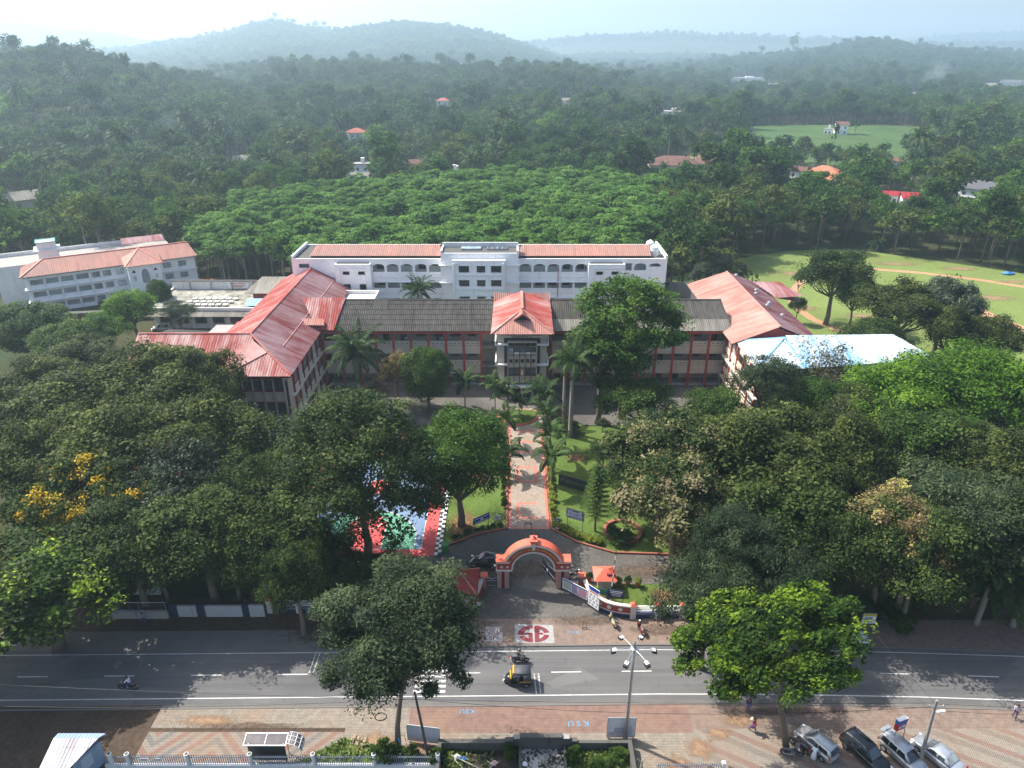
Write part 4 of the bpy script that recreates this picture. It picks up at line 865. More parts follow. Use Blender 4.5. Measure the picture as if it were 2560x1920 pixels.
# ---- canteen
CT = thing('canteen_building', 'low white flat roofed canteen with a row of dark windows on the left', 'building', (-66, 158, 0))
part('wall', CT, white_old, lambda m: m.box(-79.5, -56, 148.9, 162, 0, 3.9)); FCt = Fr((-79.5, 148.9), 0)
for k in range(6): window(CT, FCt, 1.4 + 3.9 * k, 3.9 + 3.9 * k, 1.2, 2.9, 1, 1, grey_conc, glass_dark, d=.05); part('pier', CT, white_paint, lambda m: FCt.box(m, 4.6 + 3.9 * k, 4.95 + 3.9 * k, 0, .25, 0, 3.6))
part('door', CT, door_m, lambda m: FCt.box(m, 17.4, 18.6, 0, .06, 0, 2.4)); part('awning', CT, roof_pale_as, lambda m: m.ribbed([(-81.2, 147.2, 3.3), (-56, 147.2, 3.3), (-56, 149.2, 4.1), (-81.2, 149.2, 4.1)], (1, 0, 0), .4, .06))
part('roof_slab', CT, groundm('stained flat roof', [(.35, (.07, .075, .05)), (.5, (.26, .25, .21)), (.65, (.42, .41, .38))], .25, 1.5), lambda m: m.box(-81, -56, 149.2, 164, 4.1, 4.3)); part('roof_parapet', CT, white_paint, lambda m: (m.box(-81.4, -56, 149.0, 149.3, 4.1, 4.75), m.box(-81.4, -81.0, 149.3, 164, 4.1, 4.7))); part('back_parapet', CT, white_old, lambda m: m.box(-81.4, -56, 164, 164.3, 4.1, 6.3)); part('parapet_coping', CT, dark_conc, lambda m: m.box(-81.6, -55.9, 163.8, 164.5, 6.3, 6.5)); part('roof_post', CT, grey_conc, lambda m: [m.box(x, x + .25, 163.4, 163.65, 4.3, 6.4) for x in (-77, -72, -67, -62)])
for k in range(7):
    for j in range(3):
        t = thing('stool_stack', 'pale stool in the rows stored on the canteen roof', 'stool', (-73.5 + 1.55 * k + .4 * j, 151.6 + 2.1 * j, 4.3), 0, 'stools on the canteen roof'); mb = MB(); mb.box(-.5, .5, -.5, .5, .38, .48); mb.build('seat', white_old, t, local=True); mb = MB(); [mb.box(x - .05, x + .05, y - .05, y + .05, 0, .38) for x in (-.4, .4) for y in (-.4, .4)]; mb.build('leg_frame', iron, t, local=True)
bn = thing('roof_banner', 'white lettered banner on the back parapet of the canteen roof', 'banner', (-65, 163.7, 5.4)); part('sheet', bn, white_paint, lambda m: m.box(-68, -63, 163.7, 163.76, 4.6, 6.2)); 
for k, (w, z) in enumerate(((.9, 5.8), (.8, 5.3), (.5, 4.9))): part('print_line', bn, red_paint, lambda m: m.box(-65.5 - 2.2 * w, -65.5 + 2.2 * w, 163.68, 163.7, z, z + .18))
SH = thing('dark_roof_shed', 'dark grey hipped roof shed between the canteen and the red roof', 'shed', (-68, 133, 0)); part('wall', SH, grey_conc, lambda m: m.box(-73, -62, 129, 138, 0, 3)); part('roof', SH, dark_conc, lambda m: (m.ribbed([(-74, 128, 3), (-61, 128, 3), (-68, 133.5, 5.6)], (1, 0, 0), .4, .05), m.ribbed([(-74, 128, 3), (-74, 139, 3), (-68, 133.5, 5.6)], (0, 1, 0), .4, .05), m.ribbed([(-61, 128, 3), (-61, 139, 3), (-68, 133.5, 5.6)], (0, 1, 0), .4, .05), m.ribbed([(-74, 139, 3), (-61, 139, 3), (-68, 133.5, 5.6)], (1, 0, 0), .4, .05)))
FS = thing('flat_roof_shed', 'low pale flat roof with a red parapet beside the left wing', 'shed', (-56, 132, 0)); part('wall', FS, red_dark, lambda m: m.box(-62, -50.5, 126, 140, 0, 4)); part('roof_slab', FS, grey_conc, lambda m: m.box(-61.8, -50.5, 126.2, 139.8, 4.0, 4.2)); part('roof_parapet', FS, red_paint, lambda m: m.box(-56.5, -55.9, 126.5, 138, 4.2, 5.6))
PS = thing('pale_roof_shed', 'shed with a pale streaked sheet roof behind the left wing', 'shed', (-54, 160, 0)); part('wall', PS, red_dark, lambda m: m.box(-59, -50.8, 155, 164, 0, 7)); part('roof', PS, roof_pale_as, lambda m: (m.ribbed([(-60.5, 153.5, 6.6), (-50.5, 153.5, 6.6), (-50.5, 160, 8.6), (-58, 160, 8.6)], (1, 0, 0), .4, .05), m.ribbed([(-60.5, 166, 6.6), (-50.5, 166, 6.6), (-50.5, 160, 8.6), (-58, 160, 8.6)], (1, 0, 0), .4, .05)))
bt = thing('blue_awning', 'small bright blue awning beside the pale streaked roof', 'awning', (-57.5, 151.5, 5)); part('sheet', bt, blue_cap, lambda m: m.ribbed([(-59.5, 150.3, 4.8), (-56, 150.3, 4.8), (-56, 153, 5.6), (-59.5, 153, 5.6)], (1, 0, 0), .4, .05)); part('post', bt, steel, lambda m: [m.cyl((x, 150.5, 0), (x, 150.5, 4.8), .06, .06, 6) for x in (-59.3, -56.2)])
DS = thing('mossy_roof_shed', 'dark mossy roofed shed between the white rear block and the maroon roof', 'shed', (40, 152, 0)); part('wall', DS, grey_conc, lambda m: m.box(35, 46, 149, 156, 0, 7.4)); part('roof', DS, dark_conc, lambda m: (m.ribbed([(34, 148, 7.4), (47, 148, 7.4), (46, 152.5, 9.6), (35, 152.5, 9.6)], (1, 0, 0), .4, .05), m.ribbed([(34, 157, 7.4), (47, 157, 7.4), (46, 152.5, 9.6), (35, 152.5, 9.6)], (1, 0, 0), .4, .05)))

# ---------------------------------------------------------------- vegetation
bark = plaster('grey bark', (.17, .13, .10), (.05, .045, .04), .6); bark_pale = plaster('pale bark', (.34, .30, .25), (.10, .09, .07), .6)
bark_palm = plaster('palm bark', (.27, .245, .21), (.08, .07, .06), .5)
def leafmesh(name, C, T, Nn, ln, wd, tint, mats, extra=None, mi=None):
    """C centres, T long directions, Nn normals (N,3); every leaf is a folded-free quad of its own"""
    T = T / np.linalg.norm(T, axis=1, keepdims=True); S = np.cross(Nn, T); S /= np.linalg.norm(S, axis=1, keepdims=True) + 1e-9
    ln = ln[:, None]; wd = wd[:, None]
    V = np.stack([C - T * ln * .5, C + S * wd * .5 + T * ln * .05, C + T * ln * .5, C - S * wd * .5 + T * ln * .05], 1).reshape(-1, 3)
    n = len(C); F = np.arange(4 * n).reshape(n, 4); tv = np.repeat(tint, 4); MI = np.zeros(n, int) if mi is None else mi
    if extra is not None:
        ev, ef = extra; base = 4 * n; V = np.concatenate([V, np.array(ev)])
    me = bpy.data.meshes.new(name)
    loops = F.reshape(-1); tot = np.full(n, 4); 
    if extra is not None:
        el = np.array([base + i for f in ef for i in f]); loops = np.concatenate([loops, el]); tot = np.concatenate([tot, [len(f) for f in ef]])
        MI = np.concatenate([MI, np.full(len(ef), len(mats) - 1)]); tv = np.concatenate([tv, np.full(len(ev), .5)])
    me.vertices.add(len(V)); me.vertices.foreach_set('co', V.astype(np.float32).reshape(-1))
    me.loops.add(len(loops)); me.loops.foreach_set('vertex_index', loops.astype(np.int32))
    me.polygons.add(len(tot)); st = np.concatenate([[0], np.cumsum(tot)[:-1]])
    me.polygons.foreach_set('loop_start', st.astype(np.int32)); me.polygons.foreach_set('loop_total', tot.astype(np.int32))
    for m in mats: me.materials.append(m)
    me.polygons.foreach_set('material_index', MI.astype(np.int32))
    a = me.attributes.new('tint', 'FLOAT', 'POINT'); a.data.foreach_set('value', tv.astype(np.float32))
    me.update(calc_edges=True); return me
def unit(v): return v / (np.linalg.norm(v, axis=-1, keepdims=True) + 1e-9)
def crown(rg, R0, Hc, ncl, nl, leaf, flat=.75, asp=.55, hollow=.5, low=-.55, csize=(.24, .42), jit=.45, lobes=5, droop=.25, tipfrac=0, nsub=11, subr=(.34, .52), spread=1.5):
    """leaf clumps over an uneven crown; returns leaf arrays and the clump centres"""
    lob = unit(rg.normal(size=(lobes, 3))); lob[:, 2] = np.abs(lob[:, 2]) * .8 - .1; lamp = rg.uniform(.12, .34, lobes)
    C, T, Nn, tint, cc, size = [], [], [], [], [], []
    k = 0; E3 = np.array([R0, R0, Hc / 2]); subs = []
    for i in range(nsub):          # boughs: smaller crowns of different sizes spread over the big one
        d = unit(np.array([math.cos(i * 2.4) , math.sin(i * 2.4), 0]) * math.sqrt(1 - (1 - (i + .5) / nsub * spread) ** 2 if abs(1 - (i + .5) / nsub * spread) < 1 else .1) + np.array([0, 0, 1 - (i + .5) / nsub * spread]) + rg.normal(size=3) * .16)
        r_ = rg.uniform(*subr); subs.append((d * (1 - r_ * .95) * rg.uniform(.86, 1.1), r_))
    while nsub and k < ncl:
        cs, rs = subs[rg.integers(0, nsub)]; d = unit(rg.normal(size=3) + np.array([0, 0, .45]))
        if d[2] < -.55: continue
        c = (cs + d * rs * rg.uniform(.62, 1.0)) * E3; k += 1; dn = unit(c / E3); f = 1.0
        rc = R0 * rg.uniform(*csize) * rg.choice([.7, 1, 1.15])
        n = int(nl * rg.uniform(.6, 1.4)); dd = unit(rg.normal(size=(n, 3)) + .5 * d + np.array([0, 0, .45]))
        p = c + dd * rc * rg.uniform(.35, 1.12, (n, 1)) * np.array([1, 1, flat])
        nn = unit(dd * .5 + np.array([0, 0, .5]) + rg.normal(size=(n, 3)) * jit)
        t = unit(np.cross(nn, rg.normal(size=(n, 3)))); t[:, 2] -= droop; t = unit(t)
        ct = np.clip(rg.normal(.42, .2), 0, 1); C.append(p); T.append(t); Nn.append(nn); tt = np.clip(ct + rg.normal(0, .17, n), 0, 1)
        if tipfrac and rg.random() < tipfrac: tt = np.where(dd @ d > .1, np.clip(tt + .45, 0, 1), tt)
        tint.append(tt); cc.append(c); size.append(leaf * rg.choice([.75, 1, 1.25]) * rg.uniform(.6, 1.4, n))
    while k < ncl:
        d = unit(rg.normal(size=3))
        if d[2] < low: continue
        rad = 1 - .22 + sum(lamp[i] * max(0, float(d @ lob[i])) ** 3 for i in range(lobes)) - .12 * rg.random()
        f = hollow + (1 - hollow) * rg.random() ** .5
        c = d * rad * f * np.array([R0, R0, Hc / 2]); k += 1
        rc = R0 * rg.uniform(*csize) * (1 if f > .7 else 1.1)
        n = int(nl * rg.uniform(.7, 1.3)); dd = unit(rg.normal(size=(n, 3)) + .55 * d + np.array([0, 0, .5]))
        p = c + dd * rc * rg.uniform(.55, 1.08, (n, 1)) * np.array([1, 1, flat])
        nn = unit(dd * .55 + np.array([0, 0, .5]) + rg.normal(size=(n, 3)) * jit)
        t = unit(np.cross(nn, rg.normal(size=(n, 3)))); t[:, 2] -= droop; t = unit(t)
        ct = np.clip(rg.normal(.45, .17), 0, 1)
        C.append(p); T.append(t); Nn.append(nn); tt = np.clip(ct + rg.normal(0, .16, n), 0, 1)
        if tipfrac and f > .72 and d[2] > -.3 and rg.random() < tipfrac:
            tt = np.where(dd @ d > .1, np.clip(tt + .45, 0, 1), tt)
        tint.append(tt); cc.append(c); size.append(leaf * rg.uniform(.7, 1.35, n))
    C = np.concatenate(C); size = np.concatenate(size)
    nrm = np.concatenate(Nn); TT = np.concatenate(T)
    nrm = unit(nrm - TT * np.sum(nrm * TT, 1, keepdims=True))
    return C, TT, nrm, size, size * asp, np.concatenate(tint), np.array(cc)
def trunk_mb(rg, cc, zc, h0, r0, nlimb=8, lean=(0, 0), twigs=10):
    mb = MB(); fork = h0
    path = [(0, 0, -.2)] + [(lean[0] * t + rg.normal() * .12, lean[1] * t + rg.normal() * .12, fork * t) for t in (.35, .7, 1)]
    mb.tube(path, [r0 * 1.25, r0, r0 * .85, r0 * .72], 9)
    top = np.array(path[-1]); idx = rg.permutation(len(cc))
    for i in idx[:nlimb + twigs]:
        q = cc[i] + np.array([0, 0, zc]); big = i in idx[:nlimb]
        st = top if big else top + (np.array([0, 0, zc]) - top) * rg.uniform(.2, .9)
        mid = st * .5 + q * .5 + np.array([0, 0, -.08 * np.linalg.norm(q - st)]) + rg.normal(size=3) * .2
        mb.tube([tuple(st), tuple(mid), tuple(q)], [r0 * (.5 if big else .22), r0 * (.3 if big else .13), .03], 5)
    mb.tube([tuple(top), (top[0] * .5, top[1] * .5, (fork + zc) / 2), (0, 0, zc + .5)], [r0 * .7, r0 * .45, r0 * .15], 7)
    return mb
LEAF = dict(
 f_dark=leafm('dark evergreen leaves', (.012, .027, .009), (0.036, 0.074, 0.020), (0.079, 0.134, 0.036), .28, .8, .06),
 f_mid=leafm('evergreen leaves', (.017, .042, .010), (0.050, 0.108, 0.022), (0.108, 0.180, 0.042), .3, .8, .06),
 f_olive=leafm('dull evergreen leaves', (.03, .045, .012), (0.079, 0.108, 0.026), (0.144, 0.174, 0.054), .3, .8, .06),
 f_light=leafm('light evergreen leaves', (.025, .06, .009), (0.079, 0.162, 0.024), (0.156, 0.252, 0.048), .34, .8, .06),
 fresh=leafm('fresh green leaves', (.018, .046, .006), (.058, .125, .015), (.135, .225, .035), .38, .6, .14),
 olive=leafm('olive green leaves', (.022, .032, .008), (.058, .080, .017), (.135, .165, .042), .28, .62, .12),
 dark=leafm('dark green leaves', (.013, .027, .007), (.036, .064, .013), (.10, .136, .032), .24, .6, .12),
 blue=leafm('blue green feathery leaves', (.013, .025, .012), (.036, .06, .026), (.095, .125, .055), .24, .62, .12),
 mid=leafm('mid green leaves', (.015, .036, .007), (.043, .086, .014), (.11, .168, .034), .32, .6, .12),
 bright=leafm('bright green leaves', (.022, .058, .005), (.085, .18, .012), (.20, .32, .035), .42, .6, .14),
 lime=leafm('young lime leaf tips', (.013, .032, .006), (.034, .072, .010), (.10, .17, .018), .38, .6, .12, tips=(.36, .47, .025)),
 flower=leafm('mango leaves with pale flower spikes', (.012, .028, .008), (.034, .064, .014), (.12, .13, .045), .28, .6, .12, tips=(.25, .21, .12)),
 pale=leafm('dry buff leaves', (.07, .05, .022), (.17, .125, .058), (.30, .24, .12), .28, .65, .12, tips=(.38, .36, .09)),
 silver=leafm('silvery leaves', (.022, .036, .02), (.066, .092, .055), (.17, .20, .13), .24, .6, .14),
 yellow=leafm('leaves with yellow blossom', (.014, .032, .007), (.036, .066, .010), (.07, .10, .02), .28, .6, .12, tips=(.55, .36, .02)),
 grey=leafm('sparse grey green leaves', (.03, .032, .016), (.075, .08, .038), (.16, .16, .08), .25, .7, .1),
 rubber=leafm('rubber tree leaves', (.04, .095, .016), (.10, .205, .042), (.19, .31, .075), .38, .7, .1),
 palm=leafm('palm fronds', (.012, .03, .008), (.034, .07, .016), (.095, .13, .04), .26, .6, .12),
 lime_shrub=leafm('yellow green shrub leaves', (.10, .14, .01), (.26, .30, .02), (.46, .46, .05), .35))
flower_m = leafm('red blossom', (.45, .05, .02), (.55, .07, .03), (.65, .12, .04), .3)
PROTO = {}
def tree_proto(key, leafkey, seed, R0, Hc, h, ncl, nl, leaf, r0=.4, barkm=None, **kw):
    rg = np.random.default_rng(seed); nf = kw.pop('blossom', 0); nlimb = kw.pop('nlimb', 8); fork = kw.pop('fork', .38); twigs = kw.pop('twigs', 10)
    kw.setdefault('csize', (.17, .31)); ncl = int(ncl * 1.25); nl = int(nl * 1.15) if nl > 60 else nl; leaf *= .8
    C, T, Nn, ln, wd, tint, cc = crown(rg, R0, Hc, ncl, nl, leaf, **kw)
    zc = h - Hc / 2; mats = [LEAF[leafkey]]; mi = None
    if nf:
        mats = [LEAF[leafkey], flower_m]; sel = np.zeros(len(C), int)
        for c in cc[np.argsort(-cc[:, 2])[:60]][rg.permutation(60)[:nf]]:
            q = c + unit(c) * R0 * .2; sel[np.linalg.norm(C - q, axis=1) < R0 * .06] = 1
        mi = sel
    # leaves well off the crown go: keeps the underside open
    cm = leafmesh(key + ' crown', C + np.array([0, 0, zc]), T, Nn, ln, wd, tint, mats, mi=mi)
    tm = trunk_mb(rg, cc, zc, max(1.5, h * fork), r0, nlimb, twigs=twigs).mesh(key + ' trunk', barkm or bark, smooth=True)
    PROTO[key] = (cm, tm, R0, h)
tree_proto('broad_olive', 'olive', 11, 6.0, 9, 14, 120, 170, .42, low=-.45)
tree_proto('broad_dark', 'dark', 12, 6.0, 10, 14, 130, 170, .40, low=-.6, lobes=7)
tree_proto('broad_blue', 'blue', 13, 6.0, 11.5, 19, 150, 300, .34, low=-.75, asp=.4, csize=(.13, .24), fork=.42, nsub=17, subr=(.26, .42), r0=.22, spread=1.75)
tree_proto('broad_mid', 'mid', 14, 6.0, 9.5, 14, 120, 170, .40, low=-.6)
tree_proto('tall_bright', 'fresh', 15, 6.0, 17, 24, 150, 150, .45, low=-.8, csize=(.17, .28), nsub=24, subr=(.24, .4), spread=1.85)
tree_proto('broad_bright', 'bright', 16, 6.0, 9, 13, 130, 160, .42, low=-.5, lobes=8, csize=(.2, .34))
tree_proto('lime_tips', 'lime', 17, 6.0, 5.8, 16, 210, 170, .36, low=-.6, csize=(.10, .19), tipfrac=.55, fork=.55, nsub=20, subr=(.22, .36), jit=.6, r0=.2)
tree_proto('olive_tips', 'lime', 37, 6.0, 9, 14, 140, 130, .40, low=-.6, tipfrac=.06, csize=(.15, .27), lobes=8)
tree_proto('mango_flower', 'flower', 18, 6.0, 11, 15, 140, 150, .42, low=-.75, tipfrac=.17, csize=(.14, .26), nsub=16, subr=(.28, .44), spread=1.8)
tree_proto('mango_green', 'fresh', 19, 6.0, 10, 13, 150, 200, .32, low=-.4, csize=(.18, .3), fork=.25, nsub=15, subr=(.3, .46), spread=1.75)
tree_proto('dry_buff', 'pale', 20, 6.0, 10, 14, 95, 150, .36, low=-.7, tipfrac=.15, csize=(.18, .32), lobes=8)
tree_proto('tulip', 'silver', 21, 6.0, 9, 13, 110, 150, .42, low=-.5, blossom=9)
tree_proto('silvery', 'silver', 29, 6.0, 9, 13, 110, 150, .42, low=-.6)
tree_proto('cassia', 'yellow', 22, 6.0, 9.5, 13, 120, 150, .42, low=-.6, tipfrac=.22, csize=(.11, .2), nsub=15, subr=(.26, .42))
tree_proto('feathery', 'blue', 23, 6.0, 7.5, 13, 105, 200, .33, low=-.3, flat=.5, asp=.35, csize=(.18, .32), lobes=7)
tree_proto('sparse', 'grey', 24, 6.0, 9, 13, 70, 42, .34, nsub=8, low=-.5, csize=(.18, .3), nlimb=16, twigs=40, r0=.3)
tree_proto('round_dark', 'mid', 25, 6.0, 13, 14, 150, 170, .42, low=-.9, nsub=0, lobes=2, csize=(.2, .3), fork=.15)
tree_proto('big_dark', 'dark', 26, 6.0, 12.6, 15, 230, 190, .28, low=-.8, csize=(.13, .26), fork=.30, nsub=22, subr=(.24, .42), spread=1.8, r0=.3)
tree_proto('leafy_shrub', 'mid', 27, 6.0, 11, 11, 70, 90, .9, low=-.5, lobes=6, fork=.1)
tree_proto('light_shrub', 'lime_shrub', 28, 6.0, 10, 10, 60, 90, 1.1, low=-.3, lobes=6, fork=.1)
def grow(name, key, x, y, h, Rr, label, rz=None, cat='tree', group=None, parts=True, rg=random.Random(77), z=0, kz=None):
    cm, tm, R0, h0 = PROTO[key]; rz = rg.uniform(0, 6.28) if rz is None else rz
    s = (Rr / R0, Rr / R0, h / h0)
    t = thing(name, label, cat, (x, y, z), rz, group); t.scale = s
    for nm, me in (('trunk', tm), ('crown', cm)): link(bpy.data.objects.new(nm, me), t)
    return t
# the trees of the grounds: (kind, position, height, crown radius, label)
TREES = [
 ('broad_blue', (-10.1, 43.4, 19.4, 6.7), 'dark grey green street tree with pale straight trunk in front of the zebra crossing'),
 ('lime_tips', (24.3, 43.2, 16.2, 7.7), 'street tree covered in lime green young leaf tips beside the parked motorcycles'),
 ('big_dark', (-17.6, 69.2, 22.2, 10.0), 'huge dark tree with forked black trunk hiding most of the sports court'),
 ('mango_green', (-6.6, 76, 16, 6.9), 'rounded fresh green tree between the sports court and the paved garden path'),
 ('tall_bright', (18.6, 106, 25.3, 8.6), 'tall bright green tree rising above the grey roof right of the entrance block'),
 ('broad_mid', (14.2, 104, 17.5, 6.6), 'mid green tree leaning against the tall one beside the entrance block'),
 ('broad_mid', (19.5, 98, 10.5, 6.0), 'lower mid green tree at the foot of the tallest tree on the garden edge'),
 ('round_dark', (-14.4, 109, 12.6, 4.6), 'dense dark egg shaped tree in front of the balconies left of the entrance'),
 ('dry_buff', (-20.2, 112, 9.5, 3.2), 'small buff brown tree between the oil palm and the egg shaped tree'),
 ('dry_buff', (-22.5, 105, 7.5, 2.2), 'little dry brown bush tree at the foot of the oil palm'),
 ('broad_dark', (-56, 46.5, 18, 7.5), 'dark street tree at the lower left edge, left of the blue booth'),
 ('broad_blue', (59, 43.5, 18, 6.5), 'grey green street tree at the lower right edge, beyond the parked cars'),
 ('broad_dark', (-33, 61.5, 14, 6.4), 'dark tree shading the white wall panels and the road at the left'),
 ('broad_dark', (-26.5, 64.5, 14, 6.0), 'dark tree behind the rail fence left of the court'),
 # right side
 ('mango_flower', (18.68, 73.65, 17.0, 7.48), 'mango tree speckled with buff flower spikes on the right garden edge'),
 ('mango_flower', (18.6, 66.6, 15.5, 6.6), 'mango tree with pale flower spikes reaching down to the gate lawn'),
 ('broad_mid', (21.5, 78, 12, 5.2), 'plain green tree behind the two flowering mango trees'),
 ('broad_olive', (29.64, 72.13, 18.0, 9.11), 'wide olive green tree in front of the blue roofed hall'),
 ('broad_olive', (39.51, 74.22, 17.0, 6.23), 'olive tree right of the wide one, below the grey gable wall'),
 ('broad_dark', (29.41, 63.17, 15.0, 7.16), 'dark shaded tree under the wide olive tree'),
 ('feathery', (38.36, 96.63, 15.0, 5.53), 'feathery grey green tree at the left end of the blue roof'),
 ('broad_mid', (30.25, 92.51, 12.0, 4.47), 'light green tree against the sunlit inner wall of the right wing'),
 ('sparse', (48.19, 102.2, 15.0, 7.77), 'thin half bare tree in front of the blue roof'),
 ('sparse', (47.85, 88.3, 14.0, 4.86), 'bare grey branches between the olive tree and the bright green trees'),
 ('mango_green', (45.72, 94.59, 12.0, 6.1), 'fine leaved green tree under the blue roof edge'),
 ('broad_bright', (64.73, 93.49, 17.0, 9.98), 'brilliant green spreading tree at the far right of the blue roofed hall'),
 ('broad_bright', (54.09, 90.46, 15.0, 7.64), 'bright green tree between the blue roof corner and the brilliant spreading one'),
 ('broad_bright', (71.56, 91.17, 16.0, 7.67), 'bright green tree cut off by the right edge above the shaded grove'),
 ('broad_mid', (55.1, 81.67, 14.0, 7.06), 'mid green tree below the brilliant spreading tree'),
 ('broad_olive', (60.08, 76.44, 14.0, 6.17), 'dull olive tree at the right edge above the feathery tree'),
 ('feathery', (47.83, 62.69, 16.0, 7.56), 'large feathery grey green tree with flat layers at the right'),
 ('dry_buff', (39.43, 60.26, 15.5, 5.35), 'buff coloured tree with yellowing leaves in the right grove'),
 ('dry_buff', (41.85, 58.31, 13.0, 4.19), 'second buff tree, lower and right of the taller buff one'),
 ('broad_dark', (35.78, 62.67, 13.0, 4.2), 'dark tree left of the buff coloured tree'),
 ('feathery', (26.25, 55.73, 12.5, 4.69), 'blue green feathery tree with bare pale stems behind the lime tipped tree'),
 ('feathery', (18.75, 52.46, 13.0, 5.09), 'blue green feathery tree above the rail fence'),
 ('broad_dark', (35.5, 60.2, 13.5, 5.2), 'dark tree behind the small yellow topped notice'),
 ('broad_dark', (41.5, 58.8, 14.5, 6), 'dark brownish tree overhanging the far side of the road'),
 ('broad_dark', (55, 59.5, 16, 6), 'dark tree at the right edge beside the roadside palms'),
 ('broad_blue', (22.63, 57.57, 15.0, 4.54), 'grey green tree between the flowering mango and the feathery ones'),
 ('broad_olive', (34.92, 66.63, 15.0, 5.06), 'olive brown tree deep in the right grove'),
 # left side
 ('broad_olive', (-60.76, 84.04, 17.0, 9.45), 'sunlit olive tree at the left edge, level with the red roof'),
 ('broad_olive', (-51.54, 91.25, 18.0, 9.76), 'olive tree hiding the left arm of the red roof'),
 ('broad_olive', (-43.41, 91.33, 18.0, 5.53), 'olive tree touching the front corner of the red roof'),
 ('broad_olive', (-49.53, 76.49, 17.0, 8.5), 'olive tree in the middle of the left canopy'),
 ('broad_olive', (-39.11, 77.94, 17.0, 7.82), 'olive tree in front of the dark window wall of the left wing'),
 ('broad_olive', (-56.59, 72.59, 16.0, 6.91), 'olive tree at the left edge above the yellow blossom'),
 ('broad_dark', (-43.43, 70.39, 14.0, 6.29), 'dark shaded tree between the yellow and the red blossomed trees'),
 ('broad_dark', (-29.83, 68.36, 15.0, 5.16), 'dark tree left of the huge court tree'),
 ('cassia', (-49.33, 66.65, 14.5, 6.75), 'tree dotted with clusters of yellow blossom on the left'),
 ('cassia', (-44.26, 66.17, 13.0, 5.31), 'green tree with a few yellow blossoms right of the yellow one'),
 ('cassia', (-47.8, 61.72, 10.0, 3.74), 'low tree with a bright yellow blossom cluster near the left edge'),
 ('tulip', (-38.07, 70.0, 15.0, 5.99), 'silvery green tree with scattered red blossoms'),
 ('broad_dark', (-35, 66, 11.5, 5.6), 'dark tree under the silvery red blossomed tree'),
 ('broad_dark', (-40.5, 60.8, 13.5, 5.8), 'dark tree shading the roadside hut'),
 ('olive_tips', (-47, 55.0, 12.5, 9.4), 'large tree with scattered light green shoots leaning over the road at the left'),
 ('broad_olive', (-55, 56.0, 13, 7), 'dull green tree at the lower left edge over the road'),
 ('broad_mid', (-22.5, 63.6, 8.5, 3.6), 'leafy weeping tree over the white wall panels'),
 ('broad_mid', (-26.2, 62.9, 7.5, 3.0), 'second weeping tree left of the other one on the white wall'),
 ('broad_dark', (-22.06, 56.89, 12.0, 3.5), 'dusty dark tree below the huge court tree'),
 ('broad_dark', (-25.88, 60.28, 12.0, 4.31), 'dark tree below left of the huge court tree'),
 # behind, left
 ('round_dark', (-95.64, 132.07, 12.0, 8.06), 'dark round tree at the left edge before the left white block'),
 ('broad_olive', (-74.55, 112.76, 11.0, 7.8), 'pale olive tree standing before the lime one at the left'),
 ('broad_mid', (-82.93, 122.94, 11.0, 5.67), 'fresh green tree left of the lime coloured one'),
 ('broad_bright', (-81.54, 133.85, 8.5, 4.88), 'lime green tree in front of the left white block'),
 ('broad_bright', (-79.45, 140.92, 11.0, 5.5), 'bright green round tree in front of the left white block'),
 ('round_dark', (-81.32, 157.06, 9.5, 3.06), 'small dark round tree by the arched bay of the left white block'),
 ('feathery', (-70.44, 142.2, 8.5, 3.84), 'airy pale tree in front of the flat roofed canteen'),
 ('broad_olive', (-71.27, 96.17, 14.0, 8.06), 'olive tree in front of the red parked jeep'),
 # playing field side
 ('broad_dark', (70.94, 151.3, 17.0, 7.6), 'tall dark tree with twin trunks at the edge of the playing field'),
 ('broad_mid', (73.8, 146.08, 13.0, 3.9), 'shorter green tree growing against the twin trunked one'),
 ('broad_olive', (75.21, 130.34, 16.0, 8.31), 'olive green round tree by the playing field'),
 ('silvery', (85.27, 132.55, 16.0, 6.38), 'silvery leaved tree right of the round olive one by the field'),
 ('broad_olive', (80.79, 123.02, 14.0, 4.87), 'brownish tree in front of the silvery leaved tree'),
 ('broad_olive', (88.26, 122.51, 12.0, 5.64), 'olive tree at the right edge of the playing field clump'),
 ('broad_dark', (67.24, 122.43, 11.0, 6.8), 'low dark tree between the blue roof and the round olive tree'),
 ('broad_mid', (64.32, 151.89, 6.5, 1.89), 'little round tree beside the maroon roof'),
 ('silver_edge', (48.18, 161.49, 13.0, 6.18), ''),
]
for k, (key, (x, y, h, Rr), lab) in enumerate(TREES):
    if key == 'silver_edge': key, lab = 'silvery', 'silvery tree at the corner of the white rear block and the maroon roof'
    t = grow('tree', key, x, y, h, Rr, lab, rz=1.7 * k)
    if k == 0: t.rotation_euler = (0, R(6), 0)
    if key == 'lime_tips': t.rotation_euler = (0, R(-14), 0); t.scale = (7.7 / 6, 5.6 / 6, 1)

